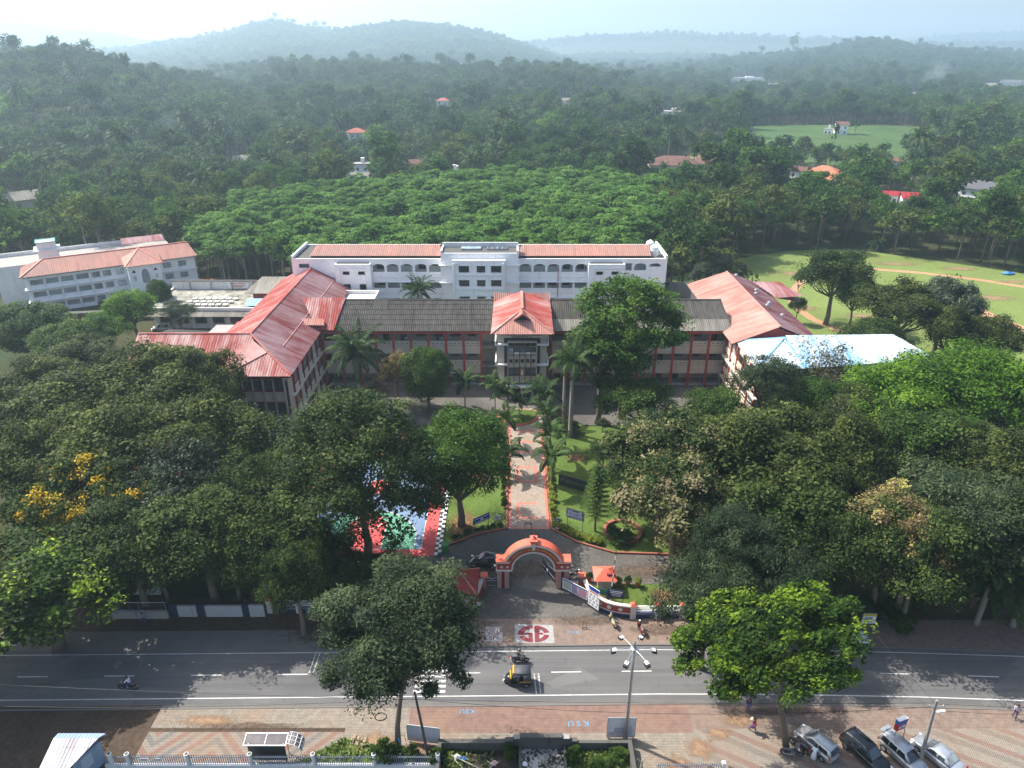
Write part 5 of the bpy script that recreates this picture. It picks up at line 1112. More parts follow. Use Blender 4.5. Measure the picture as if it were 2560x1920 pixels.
# palms
def palm_mesh(name, rg, nf, flen, nleaf, lw, ll, rise=(.1, 1.35), droop=1.0, hang=.5, leafm_=None):
    C, T, Nn, ln, wd, tint = [], [], [], [], [], []; st = MB()
    for i in range(nf):
        az = i * 2.399 + rg.normal() * .15; el = rise[0] + (rise[1] - rise[0]) * (i / nf) ** .8 + rg.normal() * .08
        L0 = flen * rg.uniform(.85, 1.1); n = 12; p = np.zeros(3); pts = [p.copy()]
        d = np.array([math.cos(az) * math.cos(el), math.sin(az) * math.cos(el), math.sin(el)])
        for k in range(n):
            p = p + d * L0 / n; pts.append(p.copy()); d = d + np.array([0, 0, -droop * (k + 1) / n * 2.2 / n * (1.1 + math.cos(el))]); d = unit(d)
        st.tube([tuple(q) for q in pts[::2]], [.05, .045, .04, .03, .025, .02, .012], 4)
        pts = np.array(pts); ft = rg.normal(.45, .12)
        for s in (-1, 1):
            for k in range(nleaf):
                u = .12 + .88 * (k + .5) / nleaf; q = u * n; a = int(min(q, n - 1)); f = q - a
                base = pts[a] * (1 - f) + pts[a + 1] * f; tan = unit(pts[a + 1] - pts[a])
                side = unit(np.cross(tan, [0, 0, 1.0])) * s; le = ll * math.sin(math.pi * min(.96, .2 + u * .78)) ** .7 * rg.uniform(.85, 1.1)
                dirn = unit(side * .8 + tan * .55 + np.array([0, 0, -hang + rg.normal() * .12]))
                C.append(base + dirn * le * .5); T.append(dirn); Nn.append(unit(np.cross(dirn, tan) * s + np.array([0, 0, .25]))); ln.append(le); wd.append(lw); tint.append(np.clip(ft + rg.normal(0, .14), 0, 1))
    C, T, Nn = map(np.array, (C, T, Nn)); Nn = unit(Nn - T * np.sum(Nn * T, 1, keepdims=True))
    return leafmesh(name, C, T, Nn, np.array(ln), np.array(wd), np.array(tint), [leafm_ or LEAF['palm'], LEAF['palm']], extra=(st.v, st.f))
rg = np.random.default_rng(5)
PALM = dict(oil=palm_mesh('oil palm fronds', rg, 34, 5.6, 34, .16, 1.15, (-.25, 1.3), .95, .55), royal=palm_mesh('royal palm fronds', rg, 17, 4.6, 30, .17, .95, (-.1, 1.35), 1.15, .6),
 coco=palm_mesh('coconut fronds', rg, 26, 4.9, 28, .16, 1.0, (-.35, 1.3), .9, .5), fox=palm_mesh('foxtail fronds', rg, 12, 2.7, 24, .16, .6, (.15, 1.3), 1.2, .35))
def ptrunk(h, r0, r1, bend=(0, 0), shaft=0):
    mb = MB(); n = 9; pts = [(bend[0] * (k / n) ** 2, bend[1] * (k / n) ** 2, -.2 + (h + .2) * k / n) for k in range(n + 1)]
    mb.tube(pts, [r0 * 1.35 if k == 0 else r0 + (r1 - r0) * k / n for k in range(n + 1)], 9)
    if shaft: mb.tube([(bend[0], bend[1], h - .1), (bend[0], bend[1], h + shaft)], [r1 * 1.15, r1 * .7], 9)
    return mb
def palm(name, kind, x, y, h, s, label, r0=.2, r1=.15, bend=(0, 0), rz=0, group=None, z=0):
    t = thing(name, label, 'palm', (x, y, z), rz, group)
    ptrunk(h, r0, r1, bend).build('trunk', bark_palm, t, local=True, smooth=True)
    c = link(bpy.data.objects.new('crown', PALM[kind]), t); c.location = (bend[0], bend[1], h); c.scale = (s, s, s)
    return t
palm('palm_tree', 'oil', (-25.84, 106.03)[0], 108.5, 11.0, 1.12, 'big oil palm with a dense dark head in front of the left balconies', .3, .26)
palm('palm_tree', 'royal', 9.3, 99.5, 13.2, 1.12, 'tall royal palm with a pale straight trunk on the right lawn', .36, .24)
palm('palm_tree', 'royal', 8.3, 101.5, 12.2, .7, 'second royal palm trunk standing behind the tall royal palm', .3, .22, rz=2)
palm('palm_tree', 'coco', (-19.1, 13.42)[0], 138, 12.2, .95, 'coconut palm in the courtyard in front of the white rear block', .2, .16)
FOX = [(1240, 1045, 7.2, 'foxtail palm left of the round bed, nearest the entrance block'), (1232, 1100, 6.0, 'foxtail palm behind the left end of the path'), (1160, 1000, 6.2, 'lone foxtail palm between the egg shaped tree and the entrance'), (1268, 1118, 6.0, 'foxtail palm on the left path edge beside the walking woman'), (1283, 1165, 4.5, 'short foxtail palm on the left path edge, nearest the gate'),
 (1352, 1068, 6.5, 'foxtail palm at the top right corner of the path'), (1362, 1130, 6.8, 'foxtail palm on the right path edge opposite the walking woman'), (1372, 1180, 6.6, 'foxtail palm halfway down the right path edge'), (1376, 1225, 6.2, 'foxtail palm on the right path edge, nearest the gate'), (1338, 1040, 5.5, 'foxtail palm right of the round bed')]
for i, (u, v, h, lab) in enumerate(FOX):
    X = {1240: (-2.82, 105.31), 1232: (-1.21, 105.6), 1160: (-8.1, 109.43), 1268: (-0.88, 96.64), 1283: (-0.7, 88.5), 1352: (5.18, 103.9), 1362: (5.37, 96.27), 1372: (5.59, 90.38), 1376: (5.56, 85.02), 1338: (4.45, 107.93)}[u]
    palm('foxtail_palm', 'fox', X[0], X[1], h - 1.2, 1.3 + .1 * (i % 3), lab, .13, .09, rz=i)
palm('foxtail_palm', 'fox', 1.2, 106.5, 2.6, .8, 'tiny yellowish palm in the middle of the round bed', .1, .07)
for i, (u, v, h, s, lab) in enumerate([(2470, 1545, 6.5, 1.0, 'dark roadside palm with hanging fronds, left of the pair'), (2540, 1540, 5.5, .9, 'dark roadside palm nearest the right edge')]):
    X = [(50.11, 58.44), (53.81, 58.15)][i]; palm('palm_tree', 'oil', X[0], X[1], h, s, lab, .3, .25, rz=i * 2)
palm('palm_tree', 'coco', (113.14, 222.93)[0], (110.63, 217.42)[1], 2.2, .75, 'small young coconut palm on the far edge of the playing field', .2, .15)
palm('palm_tree', 'coco', (-115.29, 9.91)[0], 190, 15, .9, 'thin coconut palm behind the left white block', .18, .13)
palm('palm_tree', 'fox', (-42.48, 90.71)[0], (-42.48, 90.71)[1], 9, 1.6, 'drooping green palm between the silvery tree and the huge court tree', .16, .12)
# conifer on the lawn
rg = np.random.default_rng(9); C, T = [], []; mb = MB(); mb.tube([(0, 0, -.1), (0, 0, 10.4)], [.16, .03], 8)
for k in range(26):
    z = 2.2 + 8.0 * k / 26; rl = 2.1 * (1 - k / 27) ** .8 + .15
    for j in range(6):
        a = j * 1.047 + k * .6; mb.tube([(0, 0, z), (rl * math.cos(a), rl * math.sin(a), z + rl * .22)], [.025, .01], 3)
        for q in range(16):
            u = (q + 1) / 16; base = np.array([rl * u * math.cos(a), rl * u * math.sin(a), z + rl * u * .22]); sd = np.array([-math.sin(a), math.cos(a), 0]) * (1 if q % 2 else -1)
            d = unit(sd * .8 + np.array([math.cos(a), math.sin(a), .1]) * .6); C.append(base + d * .14); T.append(d)
C, T = np.array(C), np.array(T); Nn = unit(rg.normal(size=C.shape) * .3 + np.array([0, 0, 1.0])); Nn = unit(Nn - T * np.sum(Nn * T, 1, keepdims=True))
cm = leafmesh('tiered conifer foliage', C, T, Nn, np.full(len(C), .42), np.full(len(C), .12), np.clip(rg.normal(.5, .2, len(C)), 0, 1), [LEAF['mid']])
t = thing('conifer_tree', 'slim tiered conifer on the right lawn beside the standing notice board', 'tree', (*(10.67, 74.82), 0)); link(bpy.data.objects.new('crown', cm), t); mb.build('trunk', bark, t, local=True)

# hedges and shrubs: rows of plants one can count are plants of their own
rs = random.Random(3)
def shrub_row(pts, n, hr, rr_, key, name, label, group, cat='shrub'):
    seg = [(a, c, math.dist(a, c)) for a, c in zip(pts, pts[1:])]; tot = sum(s[2] for s in seg)
    for i in range(n):
        d = (i + .5) / n * tot
        for a, c, l in seg:
            if d <= l: break
            d -= l
        x, y = a[0] + (c[0] - a[0]) * d / l, a[1] + (c[1] - a[1]) * d / l
        t = grow(name, key, x + rs.uniform(-.15, .15), y + rs.uniform(-.15, .15), rs.uniform(*hr), rs.uniform(*rr_), label, cat=cat, group=group, rg=rs)
shrub_row([(5.6, 76), (8.6, 73.2), (11.2, 72)], 12, (.6, .95), (.4, .6), 'light_shrub', 'border_shrub', 'yellow green spiky shrub in the border along the right lawn kerb', 'yellow shrubs along the drive side of the right lawn')
shrub_row([(5.5, 77), (5.5, 92)], 16, (.6, 1.2), (.35, .55), 'light_shrub', 'path_shrub', 'yellow green shrub along the right edge of the garden path', 'yellow shrubs along the garden path')
shrub_row([(-1.2, 76), (-4.2, 75), (-7.6, 72.8)], 9, (.5, .8), (.35, .5), 'leafy_shrub', 'border_shrub', 'low green shrub in the border along the left lawn kerb', 'green shrubs along the drive side of the left lawn')
shrub_row([(-1.2, 79), (-1.2, 99)], 14, (.7, 1.3), (.35, .5), 'leafy_shrub', 'path_shrub', 'green shrub along the left edge of the garden path', 'green shrubs along the garden path')
shrub_row([(-13.5, 103.3), (-6, 105.2)], 5, (.8, 1.2), (.5, .7), 'light_shrub', 'garden_shrub', 'round yellow green shrub on the lawn edge by the building drive', 'yellow shrubs by the building drive')
for i, (x, y, h, r_, key, lab) in enumerate([(13.2, 88.5, 5.5, 2.6, 'broad_dark', 'dark bushy shrub on the right lawn behind the name board'), (14.2, 82, 5, 2.2, 'broad_mid', 'green bush left of the conifer on the right lawn'), (16.8, 80, 6, 2.6, 'feathery', 'feathery bush between the conifer and the flowering mango'),
   (13.3, 72.8, 1.6, 1.7, 'leafy_shrub', 'low planting inside the ring shaped red kerb bed'), (14.8, 76.0, 6.5, 2.2, 'broad_dark', 'small dark tree growing in the ring shaped red kerb bed'), (14.7, 101, 2.4, 1.2, 'silvery', 'pale silvery bush at the top of the right lawn'), (9.5, 101, 2, 1.3, 'leafy_shrub', 'green bush at the foot of the royal palms'),
   (-3.6, 42.2, 3.0, .1, 'leafy_shrub', '')]):
    if lab: grow('bush', key, x, y, h, r_, lab, cat='bush')
rs2 = random.Random(21)
for k in range(26):
    x, y = (rs2.uniform(24, 60), rs2.uniform(57.6, 61.5)) if k % 2 else (rs2.uniform(-44, -18), rs2.uniform(60.9, 64))
    grow('undergrowth_bush', ('broad_dark', 'leafy_shrub', 'feathery')[k % 3], x, y, rs2.uniform(2, 4.2), rs2.uniform(1.1, 2.2), 'dark undergrowth bush beneath the trees on the far side of the road', cat='bush', group='undergrowth along the far roadside', rg=rs2)
for k, (x, y, h, r_, key, lab) in enumerate([(-43, 62, 8, 3.6, 'broad_dark', 'low dark tree right behind the wire mesh fence'), (-38.5, 61.6, 7.5, 3.2, 'broad_mid', 'low green tree drooping over the left end of the white wall panels'), (-30.5, 61.8, 8, 3.4, 'broad_dark', 'low dark tree behind the widest white wall panel'), (-24.5, 62.4, 7, 3.0, 'broad_mid', 'low green tree behind the royal blue boards'), (-19.5, 62.6, 7.5, 3.2, 'broad_dark', 'low dark tree behind the right end of the white rail fence'), (-14.5, 63.5, 5, 2.6, 'broad_mid', 'bushy tree between the street tree and the guardhouse'),
  (28, 61.5, 8.5, 3.8, 'feathery', 'low feathery tree behind the right part of the rail fence'), (34, 61.8, 8, 3.6, 'broad_dark', 'low dark tree behind the yellow topped notice'), (39.5, 61, 8.5, 3.6, 'broad_olive', 'low dull tree at the foot of the buff coloured trees'), (46, 61.5, 9, 4.0, 'broad_dark', 'low dark tree beside the roadside palms'), (51, 61, 8, 3.4, 'broad_mid', 'low green tree between the two roadside palms'), (22.5, 62.5, 7, 3.2, 'broad_mid', 'low leafy tree hanging over the rail fence beside the gate lawn')]): grow('tree', key, x, y, h, r_, lab, rz=2.1 * k)
t = thing('ring_bed_kerb', 'round red kerb ring around the small dark tree on the right lawn', 'kerb', (14.2, 74.6, 0))
mb = MB(); mb.lathe([(2.5, 0), (2.5, .35), (2.1, .35), (2.1, 0)], (0, 0, 0), 28); mb.build('kerb_ring', M('brick red kerb', 0), t, local=True)

# ---------------------------------------------------------------- plantation and forest
def low_tree(name, leafkey, seed, R0, Hc, h, ncl, nl, leaf, barkm=bark, r0=.22, **kw):
    rg = np.random.default_rng(seed); C, T, Nn, ln, wd, tint, cc = crown(rg, R0, Hc, ncl, nl, leaf, **kw); zc = h - Hc / 2
    mb = MB(); mb.tube([(0, 0, -1.5), (.1, 0, h * .4), (0, .1, zc)], [r0, r0 * .8, r0 * .5], 5)
    for i in range(5): mb.tube([(.05, 0, h * .45), tuple(cc[i] * .9 + np.array([0, 0, zc]))], [r0 * .5, .03], 4)
    return leafmesh(name, C + np.array([0, 0, zc]), T, Nn, ln, wd, tint, [LEAF[leafkey], barkm], extra=(mb.v, mb.f))
FOREST = [low_tree('forest tree a', 'f_dark', 31, 4.6, 8, 13, 46, 34, .75, nsub=5, subr=(.42, .62), low=-.5), low_tree('forest tree b', 'f_mid', 32, 4.4, 9, 14, 46, 34, .75, nsub=6, subr=(.4, .6), low=-.6), low_tree('forest tree c', 'f_olive', 33, 5.0, 8, 13, 46, 34, .75, nsub=6, subr=(.4, .6), low=-.5),
 low_tree('forest tree d', 'f_dark', 34, 3.6, 11, 17, 46, 34, .72, nsub=5, subr=(.4, .6), low=-.7), low_tree('forest tree e', 'f_dark', 35, 4.8, 7, 12, 44, 34, .7, nsub=7, subr=(.35, .5), low=-.4), low_tree('forest tree f', 'f_mid', 36, 5.4, 8.5, 14, 54, 36, .78, nsub=7, subr=(.38, .58), low=-.5),
 low_tree('forest tree g', 'f_light', 38, 4.0, 7, 11, 42, 32, .75, nsub=5, subr=(.42, .62), low=-.5)]
RUBBER = [low_tree('rubber tree ' + 'abc'[i], 'rubber', 41 + i, 3.9, 6.0, 14.0, 66, 80, .5, bark_pale, .16, nsub=7 + i, subr=(.3, .5), low=-.45, flat=.55, csize=(.18, .32)) for i in range(3)]
rg = np.random.default_rng(55)
def far_palm(nm, h, nf):
    me = palm_mesh(nm, rg, nf, 4.4, 9, .5, 1.1, (-.35, 1.3), .95, .5)
    return me
def join_palm(nm, h, nf):          # whole palm as one small mesh
    C = palm_mesh(nm, rg, nf, 4.4, 9, .46, 1.15, (-.35, 1.3), .95, .5)
    n = len(C.vertices); co = np.empty(n * 3, np.float32); C.vertices.foreach_get('co', co); co = co.reshape(-1, 3); co[:, 2] += h
    C.vertices.foreach_set('co', co.reshape(-1)); bm = bmesh.new(); bm.from_mesh(C); k = len(C.materials); C.materials.append(bark_palm)
    t = ptrunk(h, .2, .14); off = [bm.verts.new(v) for v in t.v]
    for f in t.f:
        q = bm.faces.new([off[i] for i in f]); q.material_index = k
    bm.to_mesh(C); bm.free(); return C
COCO = [join_palm('coconut palm ' + 'ab'[i], (12.5, 9.5)[i], (22, 19)[i]) for i in range(2)]
rf = np.random.default_rng(2024)
def inside(poly, x, y):
    r = np.zeros(len(x), bool); n = len(poly)
    for i in range(n):
        (x0, y0), (x1, y1) = poly[i], poly[(i + 1) % n]
        c = ((y0 > y) != (y1 > y)) & (x < (x1 - x0) * (y - y0) / (y1 - y0 + 1e-12) + x0); r ^= c
    return r
def scatter(y0, y1, sp, smax=.86):
    out = []; y = y0
    while y < y1:
        xs = np.arange(-smax * (y + 25), smax * (y + 25), sp); out.append(np.stack([xs, np.full_like(xs, y)], 1)); y += sp * .9
    P = np.concatenate(out); return P + rf.uniform(-.42, .42, P.shape) * sp
FIELD = [(48, 122), (60, 150), (40.04, 185.87), (72.83, 211.68), (84.53, 217.42), (105.69, 220.4), (122.37, 208.91), (145.9, 190.42), (320, 150), (330, 100), (90, 100)]
CAMPUS = [(-190, -50), (-190, 120), (-145, 160), (-118, 190), (-85, 196), (-72, 186), (-70, 166), (-48, 160), (36, 160), (47, 163), (62, 150), (62, 120), (330, 100), (330, -50)]
PLANT = [(-76, 176), (-46, 163), (34, 163), (38, 182), (47, 228), (56, 282), (20, 302), (-26, 288), (-72, 262), (-90, 235), (-86, 203)]
HILLF = [(135, 418), (205, 400), (330, 545), (300, 590), (180, 600)]
PINE = [(78, 570), (122, 545), (150, 640), (122, 760), (78, 880), (58, 740)]
CLEAR = [(94.09, 423.58), (126.13, 407.49), (143.41, 475.74), (120.52, 492.94)]
# houses in the woods: list of (x, y, clear radius), used by the builder further down as well
HOUSES = []
def addh(u_x, y, r): HOUSES.append((u_x, y, r))
def hit(s, up=5.0):
    """follow a sight line (x/y, dz/dy) out to the ground; returns a place on the terrain"""
    y = 150.0
    while y < 4000:
        if 56 + s[1] * y < float(hgt(s[0] * y, y)) + up: break
        y += 2
    return s[0] * y, y, float(hgt(s[0] * y, y))
# (sight line, width m, depth, storeys, roof, wall, roof material, label, name)
HSPEC = [
 ((-0.2066, -0.09935), 45, 11, 2, 'hip', 'w', 'r', 'two storey white villa with a red tiled roof among the coconut palms left of centre', 'house'),
 ((-0.2595, -0.10391), 22, 8, 1, 'gable', 'w', 'g', 'small white house left of the red tiled villa in the palms', 'house'),
 ((-0.2039, -0.14057), 38, 10, 2, 'flat', 'w', 'g', 'white flat roofed house below the red tiled villa', 'house'),
 ((-0.2134, -0.1543), 65, 8, 1, 'gable', 'c', 'p', 'long low house with a pale grey sheet roof behind the rubber plantation', 'house'),
 ((-0.3648, -0.13012), 45, 9, 1, 'gable', 'w', 'p', 'low house with a whitish roof in the woods on the left', 'house'),
 ((-0.0907, -0.05959), 30, 12, 2, 'hip', 'w', 'r', 'pink red roofed house high in the woods near the centre', 'house'),
 ((0.2186, -0.13534), 118, 14, 1, 'hip', 'c', 'b', 'long building with a large brown roof behind the right end of the plantation', 'hall'),
 ((0.2669, -0.13481), 58, 12, 1, 'gable', 'c', 'b', 'brown gabled side wing at the right end of the long brown roofed building', 'house'),
 ((0.4263, -0.14636), 70, 14, 1, 'hip', 'c', 'o', 'house with a bright orange hipped roof on the right', 'house'),
 ((0.439, -0.1559), 46, 9, 1, 'hip', 'c', 'o', 'lower orange roofed annexe in front of the orange hipped house', 'house'),
 ((0.3913, -0.149), 36, 9, 2, 'gable', 'w', 'b', 'white house with a dark roof left of the orange hipped house', 'house'),
 ((0.6451, -0.17251), 76, 12, 2, 'gable', 'w', 'd', 'white house with a dark grey gable roof at the right', 'house'),
 ((0.5541, -0.179), 48, 9, 1, 'gable', 'w', 'm', 'deep red roof half hidden by coconut palms on the right', 'house'),
 ((0.5235, -0.17575), 32, 8, 1, 'gable', 'w', 'm', 'small white walled house with a red roof left of the deep red roof', 'house'),
 ((0.438, -0.08927), 28, 12, 2, 'gable', 'w', 'b', 'white house standing on top of the green hillside', 'house'),
 ((0.4214, -0.09178), 18, 5, 1, 'flat', 'w', 'g', 'little white outbuilding on the green hillside left of the white house', 'house'),
 ((0.211, -0.07285), 50, 14, 2, 'flat', 'c', 'g', 'grey unfinished flat roofed house above the pineapple field', 'house'),
 ((0.3044, -0.03163), 84, 30, 2, 'flat', 'w', 'g', 'large white institution with long floors far away in the valley', 'institution_building'),
 ((0.3426, -0.03736), 40, 16, 1, 'flat', 'w', 'p', 'white block to the right of the large far institution', 'institution_building'),
 ((0.6236, -0.03975), 34, 14, 1, 'gable', 'w', 'p', 'white roofed building far off near the right edge', 'house'),
 ((0.6515, -0.03736), 60, 16, 2, 'gable', 'w', 'd', 'white building with grey roof far off at the right edge', 'house'),
 ((0.0671, -0.05763), 32, 10, 1, 'gable', 'w', 'p', 'small white house at the top of the pineapple field', 'house'),
 ((-0.678, -0.18117), 75, 11, 1, 'gable', 'c', 'p', 'house with a pale grey roof at the left edge of the woods', 'house'),
 ((-0.0792, -0.15006), 26, 10, 2, 'flat', 'w', 'g', 'white house with a roof tank at the far edge of the plantation', 'house'),
 ((-0.1301, -0.13429), 36, 9, 1, 'gable', 'c', 'b', 'brown roofed house right of the long pale roof in the palms', 'house'),
 ((0.3234, -0.1208), 26, 8, 1, 'gable', 'w', 'p', 'small white house beside the clearing on the right', 'house'),
 ((0.5212, -0.13221), 34, 10, 1, 'hip', 'c', 'b', 'brown roofed house below the green hillside', 'house'),
 ((0.5249, -0.05083), 28, 12, 1, 'gable', 'w', 'p', 'small white building near the rising smoke', 'house'),
]
HPOS = []
for k, h in enumerate(HSPEC):      # the second entry is the breadth as an angle: turned into metres at the distance found
    x, y, z = hit(h[0], 4.5 if h[3] < 2 else 6); w = h[1] * (y * .9056 + (56 - z) * .424) / 1775; HPOS.append((x, y, z)); addh(x, y, w / 2 + 3); HSPEC[k] = (h[0], w, min(h[2], w * .75), *h[3:])
def clear_of_houses(x, y, front=45):
    ok = np.ones(len(x), bool)
    for hx, hy, r in HOUSES:
        side = np.abs(x - hx * y / hy); f = np.clip(hy * .13, 35, 80)
        ok &= ~((side < r * .85) & (y > hy - f) & (y < hy)) & ~((np.abs(x - hx) < r + 2) & (np.abs(y - hy) < 9 + r * .4))
    return ok
# rubber plantation: rows of pale stemmed trees
P = scatter(160, 335, 5.4); x, y = P.T; k = inside(PLANT, x + 5 * np.sin(y / 9), y + 5 * np.sin(x / 8)) & (rf.random(len(P)) > .05); P = P[k]
P = P[np.argsort(P[:, 1])]
RUB_IND, RUB_REST = P[:300], P[300:]
for i, (x, y) in enumerate(RUB_IND):
    o = link(bpy.data.objects.new('rubber_tree', RUBBER[i % 3])); o.location = (x, y, float(hgt(x, y))); s = rf.uniform(.85, 1.1)
    o.scale = (s * rf.uniform(1.05, 1.45), s * rf.uniform(1.05, 1.4), s * rf.uniform(.9, 1.12)); o.rotation_euler = (0, 0, rf.uniform(0, 6.28))
    tag(o, 'light green rubber tree on a thin pale trunk in the plantation behind the white block', 'tree', 'rubber trees of the plantation')
# woods
pts = []
for y0, y1, sp in ((118, 330, 7.0), (330, 620, 7.0), (620, 1100, 8.0), (1100, 1900, 10.0), (1900, 3300, 14.0), (3900, 6200, 26.0)):
    P = scatter(y0, y1, sp); pts.append(P)
P = np.concatenate(pts); x, y = P.T
k = ~inside(FIELD, x, y) & ~inside(CAMPUS, x, y) & ~inside(PLANT, x, y) & ~inside(HILLF, x, y) & ~inside(PINE, x, y) & ~inside(CLEAR, x, y) & clear_of_houses(x, y)
k &= ~((y < 180) & (x < 0) & (x > -190)) 
P = P[k]; P = P[np.argsort(P[:, 1])]; x, y = P.T; z = hgt(x, y)
mx = {}; keep = np.zeros(len(P), bool); b_ = np.round(x / y / .006).astype(int); top = (z + 14 - 56) / y; mid = (z + 8 - 56) / y
for i in range(len(P)):
    m0 = mx.get(b_[i], -9.0); keep[i] = top[i] > m0 - .012
    if mid[i] > m0: mx[b_[i]] = mid[i]
P = P[keep]; x, y = P.T; z = hgt(x, y)
# what grows where: coconut palms round the houses, mixed evergreen woods, patches of one kind
zone = np.sin(x / 61 + 1.3) * np.sin(y / 83) + .6 * np.sin(x / 23 - y / 31)
pc = np.where((y > 300) & (y < 560), .30, .05) * np.where(zone > 0, 1.5, .55); pc = np.where((x > 60) & (y > 290) & (y < 480), .5, pc); pc = np.where(y > 900, .01, pc)
palm_ = rf.random(len(P)) < pc
kind = np.where(palm_, 20 + (rf.random(len(P)) < .5), 0)
patchn = np.sin(x / 47 - y / 71 + 2) + np.sin(x / 29 + y / 37) * .7 + rf.normal(0, .55, len(P))
sp_ = np.clip(np.floor((patchn + 1.7) / 3.4 * 7), 0, 6).astype(int); order = np.array([0, 5, 3, 1, 2, 4, 6]); kind = np.where(palm_, kind, order[sp_])
hz = np.where(y > 3600, 2.0, np.where(y > 1100, 1.2, 1.0)); scl = rf.uniform(.62, 1.3, len(P)) * hz * np.where(rf.random(len(P)) < .08, 1.4, 1.0)
edge = (y < 245) & (x > 40); scl = np.where(edge, rf.uniform(.95, 1.35, len(P)), scl); kind = np.where(edge & (kind > 6), 1, kind)
for hx, hy, r in HOUSES:          # low growth between a house and the valley in front of it
    f = (np.abs(x - hx * y / hy) < r * .9) & (y > hy * .75) & (y < hy); scl = np.where(f, np.minimum(scl, np.maximum(.22, (56 - 52.5 * y / hy - z) / 15.5)), scl)
f = (x / y > .30) & (x / y < .52) & (y > 320) & (y < 410); scl = np.where(f, np.minimum(scl, np.maximum(.3, (56 - .117 * y - z) / 15)), scl)
rot = rf.uniform(0, 6.28, len(P)); near = np.argsort(y)
ni = nc = 0; rest = []
lab_f = 'evergreen tree in the mixed woods beyond the campus'; lab_e = 'tall dark tree in the belt along the far edge of the playing field'
for i in near:
    pal = kind[i] >= 20
    if (pal and nc < 200) or (not pal and ni < 290):
        o = link(bpy.data.objects.new('coconut_palm' if pal else 'forest_tree', COCO[kind[i] - 20] if pal else FOREST[kind[i]]))
        o.location = (x[i], y[i], z[i]); s = scl[i]; o.scale = (s * rf.uniform(.88, 1.12), s, s * rf.uniform(.9, 1.12)); o.rotation_euler = (0, 0, rot[i])
        if pal: tag(o, 'coconut palm among the woods and houses beyond the campus', 'palm', 'coconut palms beyond the campus'); nc += 1
        else: tag(o, lab_e if edge[i] else lab_f, 'tree', 'trees along the playing field' if edge[i] else 'trees of the mixed woods'); ni += 1
    else: rest.append(i)
def wood(name, X, protos, pid, sc_, rz):
    """one mass of far trees: a point cloud with the tree kinds instanced on it"""
    me = bpy.data.meshes.new(name); me.vertices.add(len(X)); me.vertices.foreach_set('co', X.astype(np.float32).reshape(-1))
    a = me.attributes.new('pid', 'INT', 'POINT'); a.data.foreach_set('value', pid.astype(np.int32))
    a = me.attributes.new('siz', 'FLOAT_VECTOR', 'POINT'); a.data.foreach_set('vector', sc_.astype(np.float32).reshape(-1))
    a = me.attributes.new('rot', 'FLOAT_VECTOR', 'POINT'); a.data.foreach_set('vector', rz.astype(np.float32).reshape(-1))
    o = link(bpy.data.objects.new(name, me)); tag(o, kind='stuff')
    cl = bpy.data.collections.new(name + ' kinds')
    for i, m in enumerate(protos): cl.objects.link(bpy.data.objects.new('%s kind %02d' % (name, i), m))
    ng = bpy.data.node_groups.new(name, 'GeometryNodeTree'); ng.interface.new_socket('Geometry', in_out='INPUT', socket_type='NodeSocketGeometry'); ng.interface.new_socket('Geometry', in_out='OUTPUT', socket_type='NodeSocketGeometry')
    N = ng.nodes.new; gi, go = N('NodeGroupInput'), N('NodeGroupOutput'); ip = N('GeometryNodeInstanceOnPoints'); ci = N('GeometryNodeCollectionInfo')
    ci.inputs[0].default_value = cl; ci.inputs['Separate Children'].default_value = True; ci.inputs['Reset Children'].default_value = True
    def att(nm, ty):
        n = N('GeometryNodeInputNamedAttribute'); n.data_type = ty; n.inputs[0].default_value = nm; return n.outputs[0]
    e2r = N('FunctionNodeEulerToRotation'); lk = ng.links.new
    lk(gi.outputs[0], ip.inputs['Points']); lk(ci.outputs[0], ip.inputs['Instance']); ip.inputs['Pick Instance'].default_value = True
    lk(att('pid', 'INT'), ip.inputs['Instance Index']); lk(att('siz', 'FLOAT_VECTOR'), ip.inputs['Scale'])
    lk(att('rot', 'FLOAT_VECTOR'), e2r.inputs[0]); lk(e2r.outputs[0], ip.inputs['Rotation']); lk(ip.outputs[0], go.inputs[0])
    md = o.modifiers.new('trees', 'NODES'); md.node_group = ng
    return o
rest = np.array(rest); X = np.stack([x[rest], y[rest], z[rest]], 1); kd = np.where(kind[rest] >= 20, kind[rest] - 20 + len(FOREST), kind[rest])
S = np.stack([scl[rest] * rf.uniform(.88, 1.15, len(rest)), scl[rest], scl[rest] * rf.uniform(.9, 1.15, len(rest))], 1)
Z0 = np.zeros(len(rest)); wood('forest', X, FOREST + COCO, kd, S, np.stack([Z0, Z0, rot[rest]], 1))
n = len(RUB_REST); s = rf.uniform(.85, 1.12, n); wood('rubber_plantation', np.column_stack([RUB_REST, hgt(RUB_REST[:, 0], RUB_REST[:, 1])]), RUBBER, rf.integers(0, 3, n), np.stack([s * 1.25, s * 1.25, s], 1), np.column_stack([np.zeros(n), np.zeros(n), rf.uniform(0, 6.28, n)]))
print('forest', len(rest), 'rubber rest', n, ni, nc)
